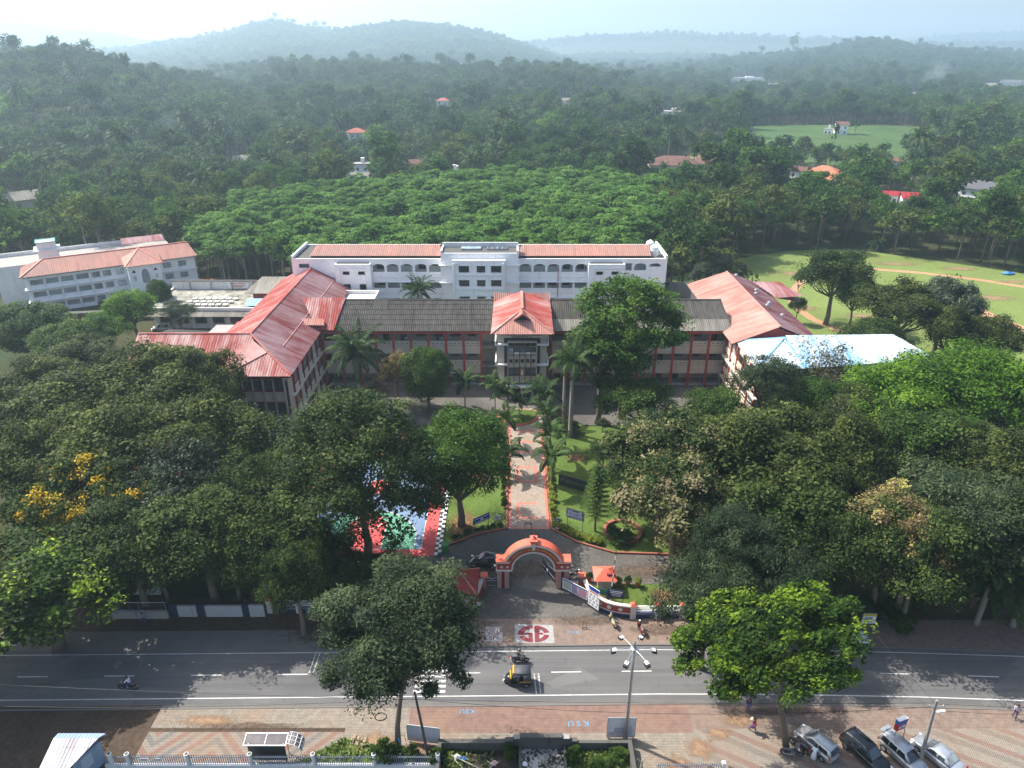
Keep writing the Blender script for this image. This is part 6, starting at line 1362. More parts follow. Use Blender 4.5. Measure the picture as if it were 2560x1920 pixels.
# single trees standing out on the crest lines
for i, (s, h) in enumerate([((-0.2965, 0.03209), 26), ((-0.2741, 0.0303), 24), ((-0.2471, 0.02445), 26), ((-0.2361, 0.024), 24), ((-0.0806, 0.0258), 20), ((0.3579, 0.01082), 34), ((0.3183, 0.00393), 22)]):
    D = 3000 if i < 5 else 2250; xx = s[0] * D; zz = float(hgt(xx, D)); o = link(bpy.data.objects.new('crest_tree', FOREST[(3, 0, 1)[i % 3]])); o.location = (xx, D, zz); o.scale = (3, 3, h / 8)
    tag(o, ['tall tree near the mast on the crest of the main hill', 'second crest tree on the main hill', 'pair of tall trees in the saddle of the main hill, left one', 'pair of tall trees in the saddle of the main hill, right one', 'lone tree on the right shoulder of the main hill', 'tall ragged tree sticking up from the right hill skyline', 'blocky tree group on the right hill skyline'][i], 'tree')
s = (-0.3047, 0.04457); D = 3000; t = thing('radio_mast', 'thin lattice mast on the crest of the main hill', 'mast', (s[0] * D, D, float(hgt(s[0] * D, D)) - 1))
mb = MB(); mb.tube([(0, 0, 0), (0, 0, 80)], [1.8, .5], 4); mb.build('lattice', steel, t, local=True)
mb = MB(); mb.box(-1.4, 1.4, -1.4, 1.4, 64, 68); mb.build('antenna', white_paint, t, local=True)
# trees and bushes dotted over the fields
for i, (s, r_, h, lab) in enumerate([((0.3916, -0.12545), 4, 15, 'slender tree in front of the left end of the green hillside'), ((0.4319, -0.11874), 2.6, 17, 'tall thin tree in front of the middle of the green hillside'), ((0.4575, -0.09128), 4.5, 10, 'round tree behind the white house on the green hillside'), ((0.1484, -0.08227), 4, 14, 'tree on the left border of the pineapple field'), ((0.0948, -0.06989), 4, 13, 'tree at the upper part of the pineapple field'), ((0.3197, -0.0948), 5, 13, 'tree at the left top of the green hillside'), ((0.1692, -0.0773), 4, 13, 'tree in the middle of the pineapple field'), ((0.1163, -0.0773), 3.5, 12, 'small tree low on the pineapple field')]):
    xx, yy, zz = hit(s, 5); o = link(bpy.data.objects.new('field_tree', FOREST[(2, 3, 0, 1)[i % 4]])); o.location = (xx, yy, zz); o.scale = (r_ / 4.6, r_ / 4.6, h / 14); tag(o, lab, 'tree')

# ---------------------------------------------------------------- gate, walls, signs
def pc(par, name, mats, fn, smooth=False):      # part in the thing's own coordinates
    mb = MB(); fn(mb); return mb.build(name, mats, par, local=True, smooth=smooth)
brick_red = M('red gate brick', (.30, .045, .035), .7, .18, 3); trim = plaster('pale stone trim', (.55, .50, .44), amount=.2)
gold = M('gold letters', (.42, .28, .07), .5, .1, 4)
GT = thing('gate_arch', 'red arched entrance gate with cream trim and gold lettering', 'gate', (2.42, 64.5, 0)); CX, CZ, RI, RO = 2.42, 2.75, 2.38, 3.45
for x0, x1 in ((-1.72, -1.17), (-.87, -.32), (5.06, 5.62), (5.92, 6.52)):
    p_ = part('pillar', GT, brick_red, lambda m: m.box(x0, x1, 64.0, 65.1, 0, 2.55))
    part('flute', p_, trim, lambda m: [m.box(x0 + (x1 - x0) * f - .02, x0 + (x1 - x0) * f + .02, 63.97, 64.0, .05, 2.5) for f in (.14, .32, .5, .68, .86)])
for x0, x1 in ((-1.17, -.87), (5.62, 5.92)): part('pillar_recess', GT, red_dark, lambda m: m.box(x0, x1, 64.25, 64.9, 0, 2.55))
def arch_solid(m, r0, r1, y0, y1, n=36, a0=0, a1=180):
    for i in range(n):
        t0, t1 = R(a0 + (a1 - a0) * i / n), R(a0 + (a1 - a0) * (i + 1) / n)
        q = [(CX + r * math.cos(t), CZ + r * math.sin(t)) for r, t in ((r0, t0), (r1, t0), (r1, t1), (r0, t1))]
        m.raw([(x, y0, z) for x, z in q] + [(x, y1, z) for x, z in q], [(0, 1, 2, 3), (7, 6, 5, 4), (1, 5, 6, 2), (0, 3, 7, 4)] + ([(0, 4, 5, 1)] if i == 0 else []) + ([(3, 2, 6, 7)] if i == n - 1 else []))
part('arch_ring', GT, brick_red, lambda m: arch_solid(m, RI + .12, RO - .22, 64.0, 65.1))
part('inner_trim', GT, trim, lambda m: arch_solid(m, RI - .05, RI + .12, 63.95, 65.15))
part('outer_trim', GT, trim, lambda m: arch_solid(m, RO - .22, RO, 63.9, 65.0, a0=19, a1=161))
part('arch_coping', GT, coral, lambda m: arch_solid(m, RO, RO + .08, 63.95, 65.2, a0=19, a1=161))
for x0, x1, s in ((-1.82, .02, -1), (4.82, 6.66, 1)):
    part('entablature', GT, brick_red, lambda m: m.box(x0 + .06, x1 - .06, 64.02, 65.08, 2.75, 3.72)); part('base_trim', GT, trim, lambda m: m.box(x0, x1, 63.92, 65.15, 2.55, 2.75)); part('cornice', GT, trim, lambda m: m.box(x0, x1 - (.3 if s < 0 else 0) , 63.88, 65.2, 3.72, 3.9) if s < 0 else m.box(x0 + .3, x1, 63.88, 65.2, 3.72, 3.9)); part('shoulder_coping', GT, coral, lambda m: m.box(x0 - .03 if s < 0 else x0 + .4, x1 - .4 if s < 0 else x1 + .03, 63.85, 65.25, 3.9, 3.98))
    for f in (.3, .95): part('rosette', GT, trim, lambda m: m.lathe([(0, -.04), (.14, -.03), (.16, 0), (.16, .03)], (x0 + .55 + f - .2 if s < 0 else x0 + .55 + f, 64.0, 3.1), 12, axis='y'))
    part('gate_lamp', GT, white_paint, lambda m: m.lathe([(.02, -.12), (.1, -.1), (.12, .05), (.05, .14)], (x0 - .12 if s < 0 else x1 + .12, 64.1, 3.3), 8))
part('keystone', GT, trim, lambda m: (m.prism([(CX - .14, 5.6), (CX + .14, 5.6), (CX + .2, 6.35), (CX - .2, 6.35)], 63.8, 64.4, plane='y')))
fin = part('finial', GT, coral, lambda m: (m.box(CX - .32, CX + .32, 63.95, 64.9, 6.25, 6.45), m.box(CX - .42, CX + .42, 63.85, 65.0, 6.62, 6.78), m.prism([(CX - .32, 6.45), (CX + .32, 6.45), (CX + .42, 6.62), (CX - .42, 6.62)], 63.9, 64.95, plane='y'), m.lathe([(.36, 6.78), (.22, 6.95), (.12, 7.0), (.16, 7.1), (.12, 7.2), (0, 7.24)], (CX, 64.42, 0), 10)))
msg = "ST. DOMINIC'S COLLEGE KANJIRAPPALLY"; rT = 2.87
for i, ch in enumerate(msg):
    if ch == ' ': continue
    a = R(158 - 136 * i / (len(msg) - 1)); text_mesh('letter', ch, .36, gold, GT, (CX + rT * math.cos(a), 63.97, CZ + rT * math.sin(a)), (R(90), -(a - R(90)), 0), .02, bold=.008)
def gate_leaf(name, label, p, q, h, wave=.25, n=22):
    t = thing(name, label, 'gate', (p[0], p[1], 0)); p, q = V3((*p, .1)), V3((*q, .1)); d = q - p
    for i in range(n + 1):
        f = i / n; hh = h + wave * math.cos(f * math.pi * 2) * .5; part('bar', t, iron, lambda m: m.beam(p + d * f, p + d * f + V3((0, 0, hh)), .035, .035))
    part('rail', t, steel, lambda m: (m.beam(p + V3((0, 0, .05)), q + V3((0, 0, .05)), .06), m.beam(p + V3((0, 0, .75)), q + V3((0, 0, .75)), .07), m.tube([p + d * (i / 12) + V3((0, 0, h - .12 + wave * .5 * math.cos(i / 12 * math.pi * 2))) for i in range(13)], .035, 5)))
    return t
gate_leaf('gate_leaf', 'open iron gate leaf swung inward at the right pier with a small blue plate', (4.95, 64.6), (3.6, 67.4), 1.9)
t = thing('gate_plate', 'small blue and white plate hanging on the open right gate leaf', 'sign', (4.1, 66.3, 1.0)); part('plate', t, navy, lambda m: m.beam((4.3, 65.85, .85), (3.95, 66.6, .85), .05, .8)); part('print', t, white_paint, lambda m: m.beam((4.22, 66.0, .9), (4.1, 66.25, .9), .07, .4))
gate_leaf('gate_leaf', 'iron gate leaf folded back behind the left pier', (-.2, 64.8), (-.35, 67.4), 1.9)
gate_leaf('side_gate', 'small iron side gate between the left gate post and the arch', (-2.85, 64.4), (-1.78, 64.4), 1.25, .2, 10)
gate_leaf('side_gate', 'small iron side gate between the arch and the right gate post', (6.6, 64.4), (7.65, 64.3), 1.25, .2, 10)
for x, lab in ((-3.2, 'square red gate post with coral cap left of the arch'), (8.0, 'square red gate post with coral cap right of the arch')):
    t = thing('gate_post', lab, 'gate post', (x, 64.3, 0)); part('shaft', t, brick_red, lambda m: m.box(x - .3, x + .3, 64.0, 64.6, 0, 1.65)); part('flute', t, trim, lambda m: [m.box(x - .3 + .6 * f - .02, x - .3 + .6 * f + .02, 63.97, 64.0, .05, 1.6) for f in (.2, .4, .6, .8)]); part('cap_trim', t, trim, lambda m: m.box(x - .38, x + .38, 63.92, 64.7, 1.65, 1.75)); part('cap', t, coral, lambda m: m.raw([(x - .42, 63.88, 1.75), (x + .42, 63.88, 1.75), (x + .42, 64.74, 1.75), (x - .42, 64.74, 1.75), (x - .4, 63.9, 1.85), (x + .4, 63.9, 1.85), (x + .4, 64.72, 1.85), (x - .4, 64.72, 1.85)], [(0, 1, 5, 4), (1, 2, 6, 5), (2, 3, 7, 6), (3, 0, 4, 7), (4, 5, 6, 7), (3, 2, 1, 0)]))
def wallrun(name, label, pts, layers, cat='wall'):
    """low wall along a path; layers: (part name, z0, z1, thickness, material)"""
    t = thing(name, label, cat, (*pts[0], 0))
    for nm, z0, z1, w, m_ in layers:
        mb = MB(); a, b2 = offs(pts, -w / 2), offs(pts, w / 2)
        for i in range(len(pts) - 1): mb.raw([(*a[i], z0), (*a[i + 1], z0), (*b2[i + 1], z0), (*b2[i], z0), (*a[i], z1), (*a[i + 1], z1), (*b2[i + 1], z1), (*b2[i], z1)], [(0, 1, 5, 4), (2, 3, 7, 6), (4, 5, 6, 7)] + ([(3, 0, 4, 7)] if i == 0 else []) + ([(1, 2, 6, 5)] if i == len(pts) - 2 else []))
        mb.build(nm, m_, t)
    return t
def smooth_path(P, n=5):
    out = []
    for i in range(len(P) - 1):
        p0, p1, p2, p3 = [V3((*P[min(max(j, 0), len(P) - 1)], 0)) for j in (i - 1, i, i + 1, i + 2)]
        for k in range(n):
            u = k / n; q = .5 * (2 * p1 + (p2 - p0) * u + (2 * p0 - 5 * p1 + 4 * p2 - p3) * u * u + (3 * p1 - p0 - 3 * p2 + p3) * u ** 3); out.append((q.x, q.y))
    return out + [P[-1]]
CW = smooth_path([(8.3, 63.6), (8.6, 62.2), (9.5, 60.8), (11.0, 59.85), (12.85, 59.45)])
cw = wallrun('curved_wall', 'curved red wall with cream discs right of the gate', CW, (('plinth', 0, .55, .34, navy), ('lower_trim', .55, .68, .36, trim), ('red_band', .68, 1.5, .3, brick_red), ('coping', 1.5, 1.66, .42, trim)))
for k in (11, 14, 17):
    x, y = offs(CW, -.16)[k]; d = V3((CW[k + 1][0] - CW[k][0], CW[k + 1][1] - CW[k][1], 0)).normalized(); n_ = V3((d.y, -d.x, 0)); part('disc', cw, trim, lambda m: m.cyl(V3((x, y, 1.08)) - n_ * .02, V3((x, y, 1.08)) + n_ * .03, .24, .24, 16))
wallrun('curved_wall', 'curved red wall with cream coping left of the gate beside the guardhouse', smooth_path([(-3.5, 64.0), (-3.75, 62.4), (-4.3, 61.0), (-5.4, 60.2)]), (('red_band', 0, 1.3, .3, brick_red), ('coping', 1.3, 1.45, .44, trim)))
def rail_fence(label, x0, x1, y, n, cap=coral):
    t = thing('rail_fence', label, 'fence', (x0, y, 0)); k = (x1 - x0) / n
    part('plinth', t, navy, lambda m: m.box(x0, x1, y - .15, y + .15, 0, .55)); part('plinth_top', t, M('slate blue paint', (.14, .16, .24), .7), lambda m: m.box(x0, x1, y - .2, y + .2, .55, .72))
    for i in range(n + 1):
        x = x0 + i * k; pl = part('pillar', t, trim, lambda m: m.box(x - .3, x + .3, y - .3, y + .3, 0 if i else 0, 1.75)); part('cap', pl, cap, lambda m: m.raw([(x - .36, y - .36, 1.75), (x + .36, y - .36, 1.75), (x + .36, y + .36, 1.75), (x - .36, y + .36, 1.75), (x - .14, y - .14, 2.05), (x + .14, y - .14, 2.05), (x + .14, y + .14, 2.05), (x - .14, y + .14, 2.05)], [(0, 1, 5, 4), (1, 2, 6, 5), (2, 3, 7, 6), (3, 0, 4, 7), (4, 5, 6, 7), (3, 2, 1, 0)]))
    for i in range(n):
        for z in (.95, 1.25, 1.55): part('rail', t, white_paint, lambda m: m.box(x0 + i * k + .3, x0 + (i + 1) * k - .3, y - .06, y + .06, z - .05, z + .05))
    return t
rail_fence('white rail fence with coral capped pillars right of the curved red wall', 13.15, 32, 59.45, 7)
rail_fence('white rail fence with red capped pillars half hidden left of the big roadside tree', -26.6, -17, 60.3, 3, red_paint)
PW = thing('panel_wall', 'white wall panels with dark gaps along the road at the left', 'wall', (-36, 59.6, 0))
for x0, x1, h in ((-36.4, -34.4, 1.5), (-33.4, -29.4, 1.5), (-28.6, -27.0, 1.6)): part('panel', PW, plaster('shaded white panel', (.42, .42, .41), amount=.5), lambda m: m.box(x0, x1, 59.5, 59.75, 0, h))  # white toned down: the shade on the wall is put into its colour
for x0, x1 in ((-34.35, -33.45), (-29.35, -28.65), (-37.3, -36.45)): part('gap_gate', PW, navy, lambda m: m.box(x0, x1, 59.62, 59.68, .05, 1.6))
MW = thing('mesh_fence', 'grey block wall topped with a wire mesh fence at the left roadside', 'fence', (-42, 59.3, 0)); part('wall', MW, grey_conc, lambda m: m.box(-43.5, -37.4, 59.2, 59.5, 0, .95)); part('mesh_frame', MW, steel, lambda m: [m.cyl((x, 59.35, .95), (x, 59.35, 2.2), .04, .04, 5) for x in (-43.4, -40.4, -37.5)] + [m.cyl((-43.4, 59.35, z), (-37.5, 59.35, z), .03, .03, 5) for z in (1.0, 2.18)]); part('mesh_wire', MW, steel, lambda m: [m.beam((-43.4 + .3 * i, 59.35, 1), (-43.4 + .3 * i, 59.35, 2.18), .012) for i in range(20)] + [m.beam((-43.4, 59.35, 1 + .2 * j), (-37.5, 59.35, 1 + .2 * j), .012) for j in range(6)])
HT = thing('roadside_hut', 'shaded roadside hut with a pale sheet roof under the left trees', 'hut', (-44, 64, 0)); part('wall', HT, white_old, lambda m: m.box(-47, -40, 63, 67, 0, 2.5)); part('band', HT, red_dark, lambda m: m.box(-41.2, -39.95, 62.95, 67.05, 1.7, 2.4)); part('roof', HT, roof_pale_as, lambda m: m.ribbed([(-47.6, 61.6, 2.5), (-39.5, 61.6, 2.5), (-39.5, 67.3, 3.4), (-47.6, 67.3, 3.4)], (1, 0, 0), .3, .04)); part('window', HT, iron, lambda m: m.box(-42.5, -41.6, 62.97, 63.0, 1.4, 1.9))
GH = thing('guardhouse', 'guardhouse with a dark red hipped tile roof left of the gate', 'hut', (-5.8, 62.4, 0)); part('wall', GH, cream, lambda m: m.box(-7.6, -4.2, 60.8, 64.2, 0, 2.4)); part('door', GH, door_m, lambda m: m.box(-6.2, -5.3, 60.76, 60.8, 0, 2.0)); window(GH, Fr((-4.2, 60.8), R(90)), 1, 2.4, 1.0, 1.9, 2, 1, white_paint, glass_dark, d=.05)
def gh_roof(m):
    c = [(-8.1, 60.2, 2.35), (-3.75, 60.2, 2.35), (-3.75, 64.7, 2.35), (-8.1, 64.7, 2.35)]; T = (-5.9, 62.5, 3.9)
    for i in range(4): m.ribbed([c[i], c[(i + 1) % 4], T], V3(c[(i + 1) % 4]) - V3(c[i]), .16, .035)
gr_ = part('roof', GH, tile_red, gh_roof); part('ridge_cap', gr_, M('worn ridge tile', (.33, .12, .10), .8, .3, 3), lambda m: [m.beam(V3(c) + V3((0, 0, .05)), (-5.9, 62.5, 3.95), .2, .08) for c in ((-8.1, 60.2, 2.35), (-3.75, 60.2, 2.35), (-3.75, 64.7, 2.35), (-8.1, 64.7, 2.35))]); part('finial', gr_, iron, lambda m: m.lathe([(.1, 3.85), (.05, 4.1), (.07, 4.2), (0, 4.45)], (-5.9, 62.5, 0), 8))
KK = thing('gate_kiosk', 'small kiosk with a bright coral hipped roof on the gate lawn', 'kiosk', (10.6, 64.4, 0)); part('wall', KK, cream_lit, lambda m: m.box(9.9, 11.4, 63.9, 65.2, 0, 1.9)); part('post', KK, cream_lit, lambda m: m.box(9.75, 9.95, 63.4, 63.6, 0, 1.9)); part('roof', KK, coral, lambda m: [m.face(q) for q in (((9.3, 63.0, 1.9), (11.9, 63.0, 1.9), (10.9, 64.2, 2.75), (10.4, 64.2, 2.75)), ((9.3, 65.6, 1.95), (9.3, 63.0, 1.9), (10.4, 64.2, 2.75)), ((11.9, 63.0, 1.9), (11.9, 65.6, 1.95), (10.9, 64.2, 2.75)), ((11.9, 65.6, 1.95), (9.3, 65.6, 1.95), (10.4, 64.2, 2.75), (10.9, 64.2, 2.75)), ((9.3, 65.6, 1.93), (11.9, 65.6, 1.93), (11.9, 63.0, 1.88), (9.3, 63, 1.88)))]); part('roof_hatch', KK, red_dark, lambda m: m.box(10.75, 11.5, 63.5, 64.2, 2.3, 2.5))

def board(name, label, cat, p, q, z0, z1, face, legs=True, th=.06, prints=(), leg_m=None, frame=None):
    """a flat sign standing between ground points p and q; prints: (u0, u1, v0, v1, material) in fractions of the face"""
    t = thing(name, label, cat, (*p, 0)); p, q = V3((*p, 0)), V3((*q, 0)); d = q - p; n = V3((d.y, -d.x, 0)).normalized()
    if n.y > 0: n = -n
    part('panel', t, face, lambda m: m.obox(p + V3((0, 0, z0)) - n * th / 2, d, n * th, V3((0, 0, z1 - z0))))
    for u0, u1, v0, v1, mt in prints: part('print', t, mt, lambda m: m.face([p + d * u + n * (th / 2 + .006) + V3((0, 0, z0 + (z1 - z0) * v)) for u, v in ((u0, v0), (u1, v0), (u1, v1), (u0, v1))]))
    if frame: part('frame', t, frame, lambda m: [m.beam(p + V3((0, 0, z)), q + V3((0, 0, z)), .08, .06) for z in (z0, z1)] + [m.beam(p + d * u + V3((0, 0, z0)), p + d * u + V3((0, 0, z1)), .08, .06) for u in (0, 1)])
    if legs:
        for u in (.06, .94): part('leg', t, leg_m or iron, lambda m: m.cyl(p + d * u - n * .05, p + d * u - n * .05 + V3((0, 0, z1 - .05)), .035, .035, 6))
    return t
ink = M('dark print', (.04, .04, .06), .7); sky_blue = M('bright blue print', (.03, .12, .42), .6, .1, 2); orange_p = M('orange ribbon print', (.62, .17, .05), .6); purple = M('purple print', (.12, .05, .25), .6); green_p = M('dark green board', (.02, .10, .07), .6, .1, 2); pale_p = M('pale green print', (.42, .46, .36), .7, .2, 6); pink_p = M('pink photo print', (.40, .20, .27), .7, .3, 9); lilac = M('lilac photo print', (.27, .24, .36), .7, .3, 9)
blue_b = M('royal blue board', (.012, .05, .27), .5, .1, 2)
lines = lambda us, rows, mt: [(u0, u1, v, v + h, mt) for (u0, u1), (v, h) in zip(us, rows)]
rp = random.Random(8)
photos = [(.08 + .15 * i + rp.uniform(-.01, .01), .17 + .15 * i, .08 + .17 * j, .18 + .17 * j, M('portrait print', (.33, .32, .36), .8, .3, 8)) for i in range(6) for j in range(3)]
board('photo_banner', 'long photo collage banner with a blue top strip beside the right gate pier', 'banner', (5.75, 63.35), (8.35, 61.3), .75, 2.15, white_paint, prints=[(.02, .98, .84, .98, blue_b), (.03, .36, .08, .8, pale_p), (.38, .62, .06, .82, lilac), (.64, .97, .05, .8, pink_p)] + [(.05 + .05 * i, .08 + .05 * i, .15 + .2 * j, .28 + .2 * j, trim) for i in range(6) for j in range(3)], legs=True)
board('portrait_banner', 'tall white banner with rows of portraits under an orange ribbon', 'banner', (8.45, 61.15), (9.5, 60.05), .4, 3.1, white_paint, prints=[(.0, 1, .86, 1, blue_b), (.1, .9, .80, .87, sky_blue), (.12, .88, .70, .77, orange_p)] + [(.06 + .32 * i + .1 * (j % 2), .22 + .32 * i + .1 * (j % 2), .06 + .155 * j, .165 + .155 * j, photos[0][4]) for i in range(3) for j in range(4)])
board('club_board', 'navy board with four lines of white lettering on the gate lawn', 'sign', (10.6, 61.3), (12.35, 60.9), 1.35, 2.35, navy, prints=lines(((.1, .9), (.15, .86), (.2, .8), (.25, .78)), ((.76, .1), (.54, .1), (.34, .08), (.15, .07)), white_paint))
board('green_board', 'dark green notice board left of the navy board on the gate lawn', 'sign', (9.5, 61.9), (10.75, 61.5), 1.25, 1.95, green_p, prints=lines(((.2, .8), (.25, .75), (.12, .88)), ((.68, .09), (.44, .09), (.16, .09)), M('pale teal print', (.25, .45, .38), .7)))
board('college_sign', 'bright blue tilted sign with white lettering on the left lawn', 'sign', (-4.9, 73.9), (-2.9, 75.4), 1.6, 2.55, blue_b, prints=lines(((.06, .94), (.1, .9)), ((.7, .1), (.16, .1)), white_paint) + [(.44, .58, .34, .62, white_paint)])
board('white_notice', 'small white notice on thin legs beside the blue sign on the left lawn', 'sign', (-2.3, 75.9), (-1.5, 75.9), 1.1, 1.7, white_paint, prints=lines(((.1, .9), (.15, .85), (.2, .8)), ((.7, .12), (.42, .1), (.15, .1)), ink))
board('path_notice', 'low maroon notice standing at the gate end of the path', 'sign', (1.6, 75.0), (2.55, 75.0), .95, 1.2, red_dark, prints=[(.15, .85, .3, .7, white_paint)])
board('kerb_notice', 'small maroon notice in the border right of the path end', 'sign', (5.5, 74.6), (6.1, 74.4), .55, .95, red_dark, prints=[(.15, .85, .3, .7, white_paint)])
board('plant_notice', 'little dark oval notice among the yellow shrubs at the path corner', 'sign', (5.6, 76.2), (6.2, 76.0), .6, 1.05, purple, prints=[(.15, .85, .35, .65, white_paint)])
board('event_board', 'white event hoarding with purple end panel on the right lawn', 'hoarding', (7.0, 75.6), (9.15, 74.5), 1.75, 3.1, M('lilac white board', (.55, .56, .66), .6, .1, 3), prints=[(.88, .985, .06, .86, purple), (.02, .08, .45, .8, sky_blue), (.1, .22, .86, .94, ink), (.33, .72, .80, .93, ink), (.12, .27, .05, .14, ink)] + [(.3 + .14 * i, .36 + .14 * i, .1, .24, ink) for i in range(4)] + [(.42, .7, .44, .52, sky_blue), (.22, .28, .44, .58, green_p)], frame=iron)
nb_ = board('name_board', 'low black name board with pale raised letters on the right lawn', 'sign', (6.6, 85.2), (10.6, 83.2), .3, 2.1, iron, legs=False, th=.15); text_mesh('lettering', "ST DOMINIC'S", .62, M('dim letters', (.16, .17, .15), .7), nb_, (8.55, 84.1, 1.3), (R(90), 0, math.atan2(-2.0, 4.0)), .03)
board('road_notice', 'small white notice with a yellow top under the right roadside trees', 'sign', (36.9, 57.2), (38.3, 57.2), 1.3, 2.6, white_paint, prints=[(0, 1, .74, 1, M('yellow print', (.5, .42, .06), .6)), (.15, .75, .1, .68, lilac)])
board('hanging_board', 'royal blue board on posts in the left shade behind the rail fence', 'sign', (-27.5, 61.7), (-25.4, 61.5), 1.9, 2.9, blue_b, prints=[(.1, .6, .55, .68, white_paint)])
board('shade_board', 'smaller royal blue board right of the other one behind the rail fence', 'sign', (-21.9, 61.6), (-20.8, 61.6), 1.7, 2.6, blue_b, prints=[(.15, .85, .5, .64, white_paint)])
board('shelter_board', 'pair of pale back to back hoardings behind the pale tree trunk', 'hoarding', (-9.3, 44.0), (-6.4, 43.6), .3, 2.2, M('grey white board', (.50, .51, .54), .6, .12, 2), frame=steel)
board('lamp_board', 'patchy white hoarding tied to the foot of the lamp post', 'hoarding', (8.5, 44.35), (11.0, 44.35), .2, 2.6, M('torn white poster', (.55, .52, .54), .7, .25, 1.2), prints=[(.25, .6, .2, .5, M('grey poster patch', (.33, .31, .35), .8)), (.65, .9, .12, .6, M('lilac poster patch', (.44, .40, .47), .8)), (.05, .25, .1, .3, M('mauve poster patch', (.42, .38, .45), .8))], frame=steel)
# flag pole, bins, pots, ring
t = thing('banded_pole', 'tall thin black and white banded pole beside the coral roofed kiosk', 'pole', (11.0, 61.7, 0))
for k in range(12): pc(t, 'band', iron if k % 2 else white_paint, lambda m: m.cyl((.02 * k, 0, .6 * k), (.02 * (k + 1), 0, .6 * (k + 1)), .05, .05, 6))
def bin_(label, loc, mt, s=1):
    t = thing('litter_bin', label, 'bin', loc); pc(t, 'body', mt, lambda m: m.raw([(-.35, -.4, .12), (.35, -.4, .12), (.35, .4, .12), (-.35, .4, .12), (-.42, -.48, 1.1 * s), (.42, -.48, 1.1 * s), (.42, .48, 1.1 * s), (-.42, .48, 1.1 * s)], [(0, 1, 5, 4), (1, 2, 6, 5), (2, 3, 7, 6), (3, 0, 4, 7), (4, 5, 6, 7), (3, 2, 1, 0)])); pc(t, 'lid', mt, lambda m: m.box(-.46, .46, -.5, .5, 1.1 * s, 1.2 * s))
    for x in (-.3, .3): pc(t, 'wheel', black, lambda m: m.cyl((x, .4, .12), (x + .06, .4, .12), .12, .12, 8))
bin_('green wheeled bin at the corner of the sports court kerb', (-8.2, 70.6, 0), M('green plastic', (.05, .22, .06), .5, .1, 2), 1.1); bin_('small blue bin by the building drive left of the foxtail palms', (-10.7, 106.6, 0), M('blue plastic', (.02, .06, .24), .5, .1, 2))
pot_m = M('terracotta pot', (.42, .13, .06), .8, .15, 3)
for i, (x, y, lab) in enumerate(((12.3, 64.5, 'first potted plant right of the coral roofed kiosk'), (13.4, 64.6, 'second potted plant right of the coral roofed kiosk'), (14.5, 64.4, 'third potted plant, half under the mango tree'), (9.0, 65.2, 'potted plant left of the coral roofed kiosk'))):
    t = thing('flower_pot', lab, 'potted plant', (x, y, 0)); pc(t, 'pot', pot_m, lambda m: m.lathe([(.16, 0), (.26, .34), (.3, .36), (.3, .44), (.25, .44), (.2, .3)], n=10)); o = link(bpy.data.objects.new('foliage', PROTO['leafy_shrub'][0] if i % 2 else PROTO['light_shrub'][0]), t); o.location = (0, 0, .3); o.scale = (.075, .075, .09)
t = thing('cable_ring', 'loop of black cable lying on the near pavement', 'cable', (-12.2, 46.6, .05)); pc(t, 'loop', black, lambda m: m.tube([(.55 * math.cos(a * .4), .42 * math.sin(a * .4), .02) for a in range(17)], .035, 5))

# ---------------------------------------------------------------- street furniture in the foreground
LP = thing('street_lamp', 'tall silver lamp post with six lamps on radiating arms', 'street lamp', (10.15, 44.1, 0))
pc(LP, 'pole', steel, lambda m: (m.tube([(0, 0, 0), (0, 0, 4), (0, 0, 8), (0, 0, 11.2)], [.19, .16, .13, .11], 12)), True); pc(LP, 'base_box', steel, lambda m: m.box(-.22, .22, -.22, .22, 0, .5))
pc(LP, 'hub', steel, lambda m: (m.lathe([(.13, 10.9), (.3, 11.0), (.3, 11.1), (.14, 11.2), (.12, 11.7), (.03, 11.85)], n=12), m.tube([(.45 * math.cos(a * .524), .45 * math.sin(a * .524), 10.75) for a in range(13)], .03, 5)))
lamp_w = M('lamp lens', (.7, .7, .68), .3)
for k in range(6):
    a = R(60 * k + 0); c, s_ = math.cos(a), math.sin(a); arm = pc(LP, 'arm', steel, lambda m: m.tube([(.1 * c, .1 * s_, 11.05), (.8 * c, .8 * s_, 11.1), (1.6 * c, 1.6 * s_, 11.0)], .035, 6)); hd = pc(LP, 'lamp_head', iron, lambda m: m.obox((1.5 * c + .2 * s_, 1.5 * s_ - .2 * c, 10.72), (.42 * c, .42 * s_, -.12), (-.4 * s_, .4 * c, 0), (0, 0, .24))); mb = MB(); mb.obox((1.48 * c + .16 * s_, 1.48 * s_ - .16 * c, 10.95), (.3 * c, .3 * s_, -.06), (-.32 * s_, .32 * c, 0), (0, 0, .05)); mb.build('bracket', white_paint, hd, local=True)
wood = plaster('weathered pole', (.10, .085, .075), (.03, .03, .03), .6)
P1 = thing('utility_pole', 'dark utility pole between the pale tree trunk and the ruined wall', 'utility pole', (-7.3, 42.3, 0)); pc(P1, 'pole', wood, lambda m: m.tube([(0, 0, 0), (-.35, 0, 4), (-.75, 0, 8.1)], [.14, .12, .09], 8)); pc(P1, 'rung', steel, lambda m: [m.cyl((-.75 * z / 8 - .3, 0, z), (-.75 * z / 8 + .3, 0, z), .02, .02, 5) for z in (2.2, 3.4)]); pc(P1, 'insulator', white_paint, lambda m: [m.lathe([(.03, 0), (.06, .06), (.03, .14)], (-.75 + dx, 0, 7.5), 6) for dx in (-.16, .16)])
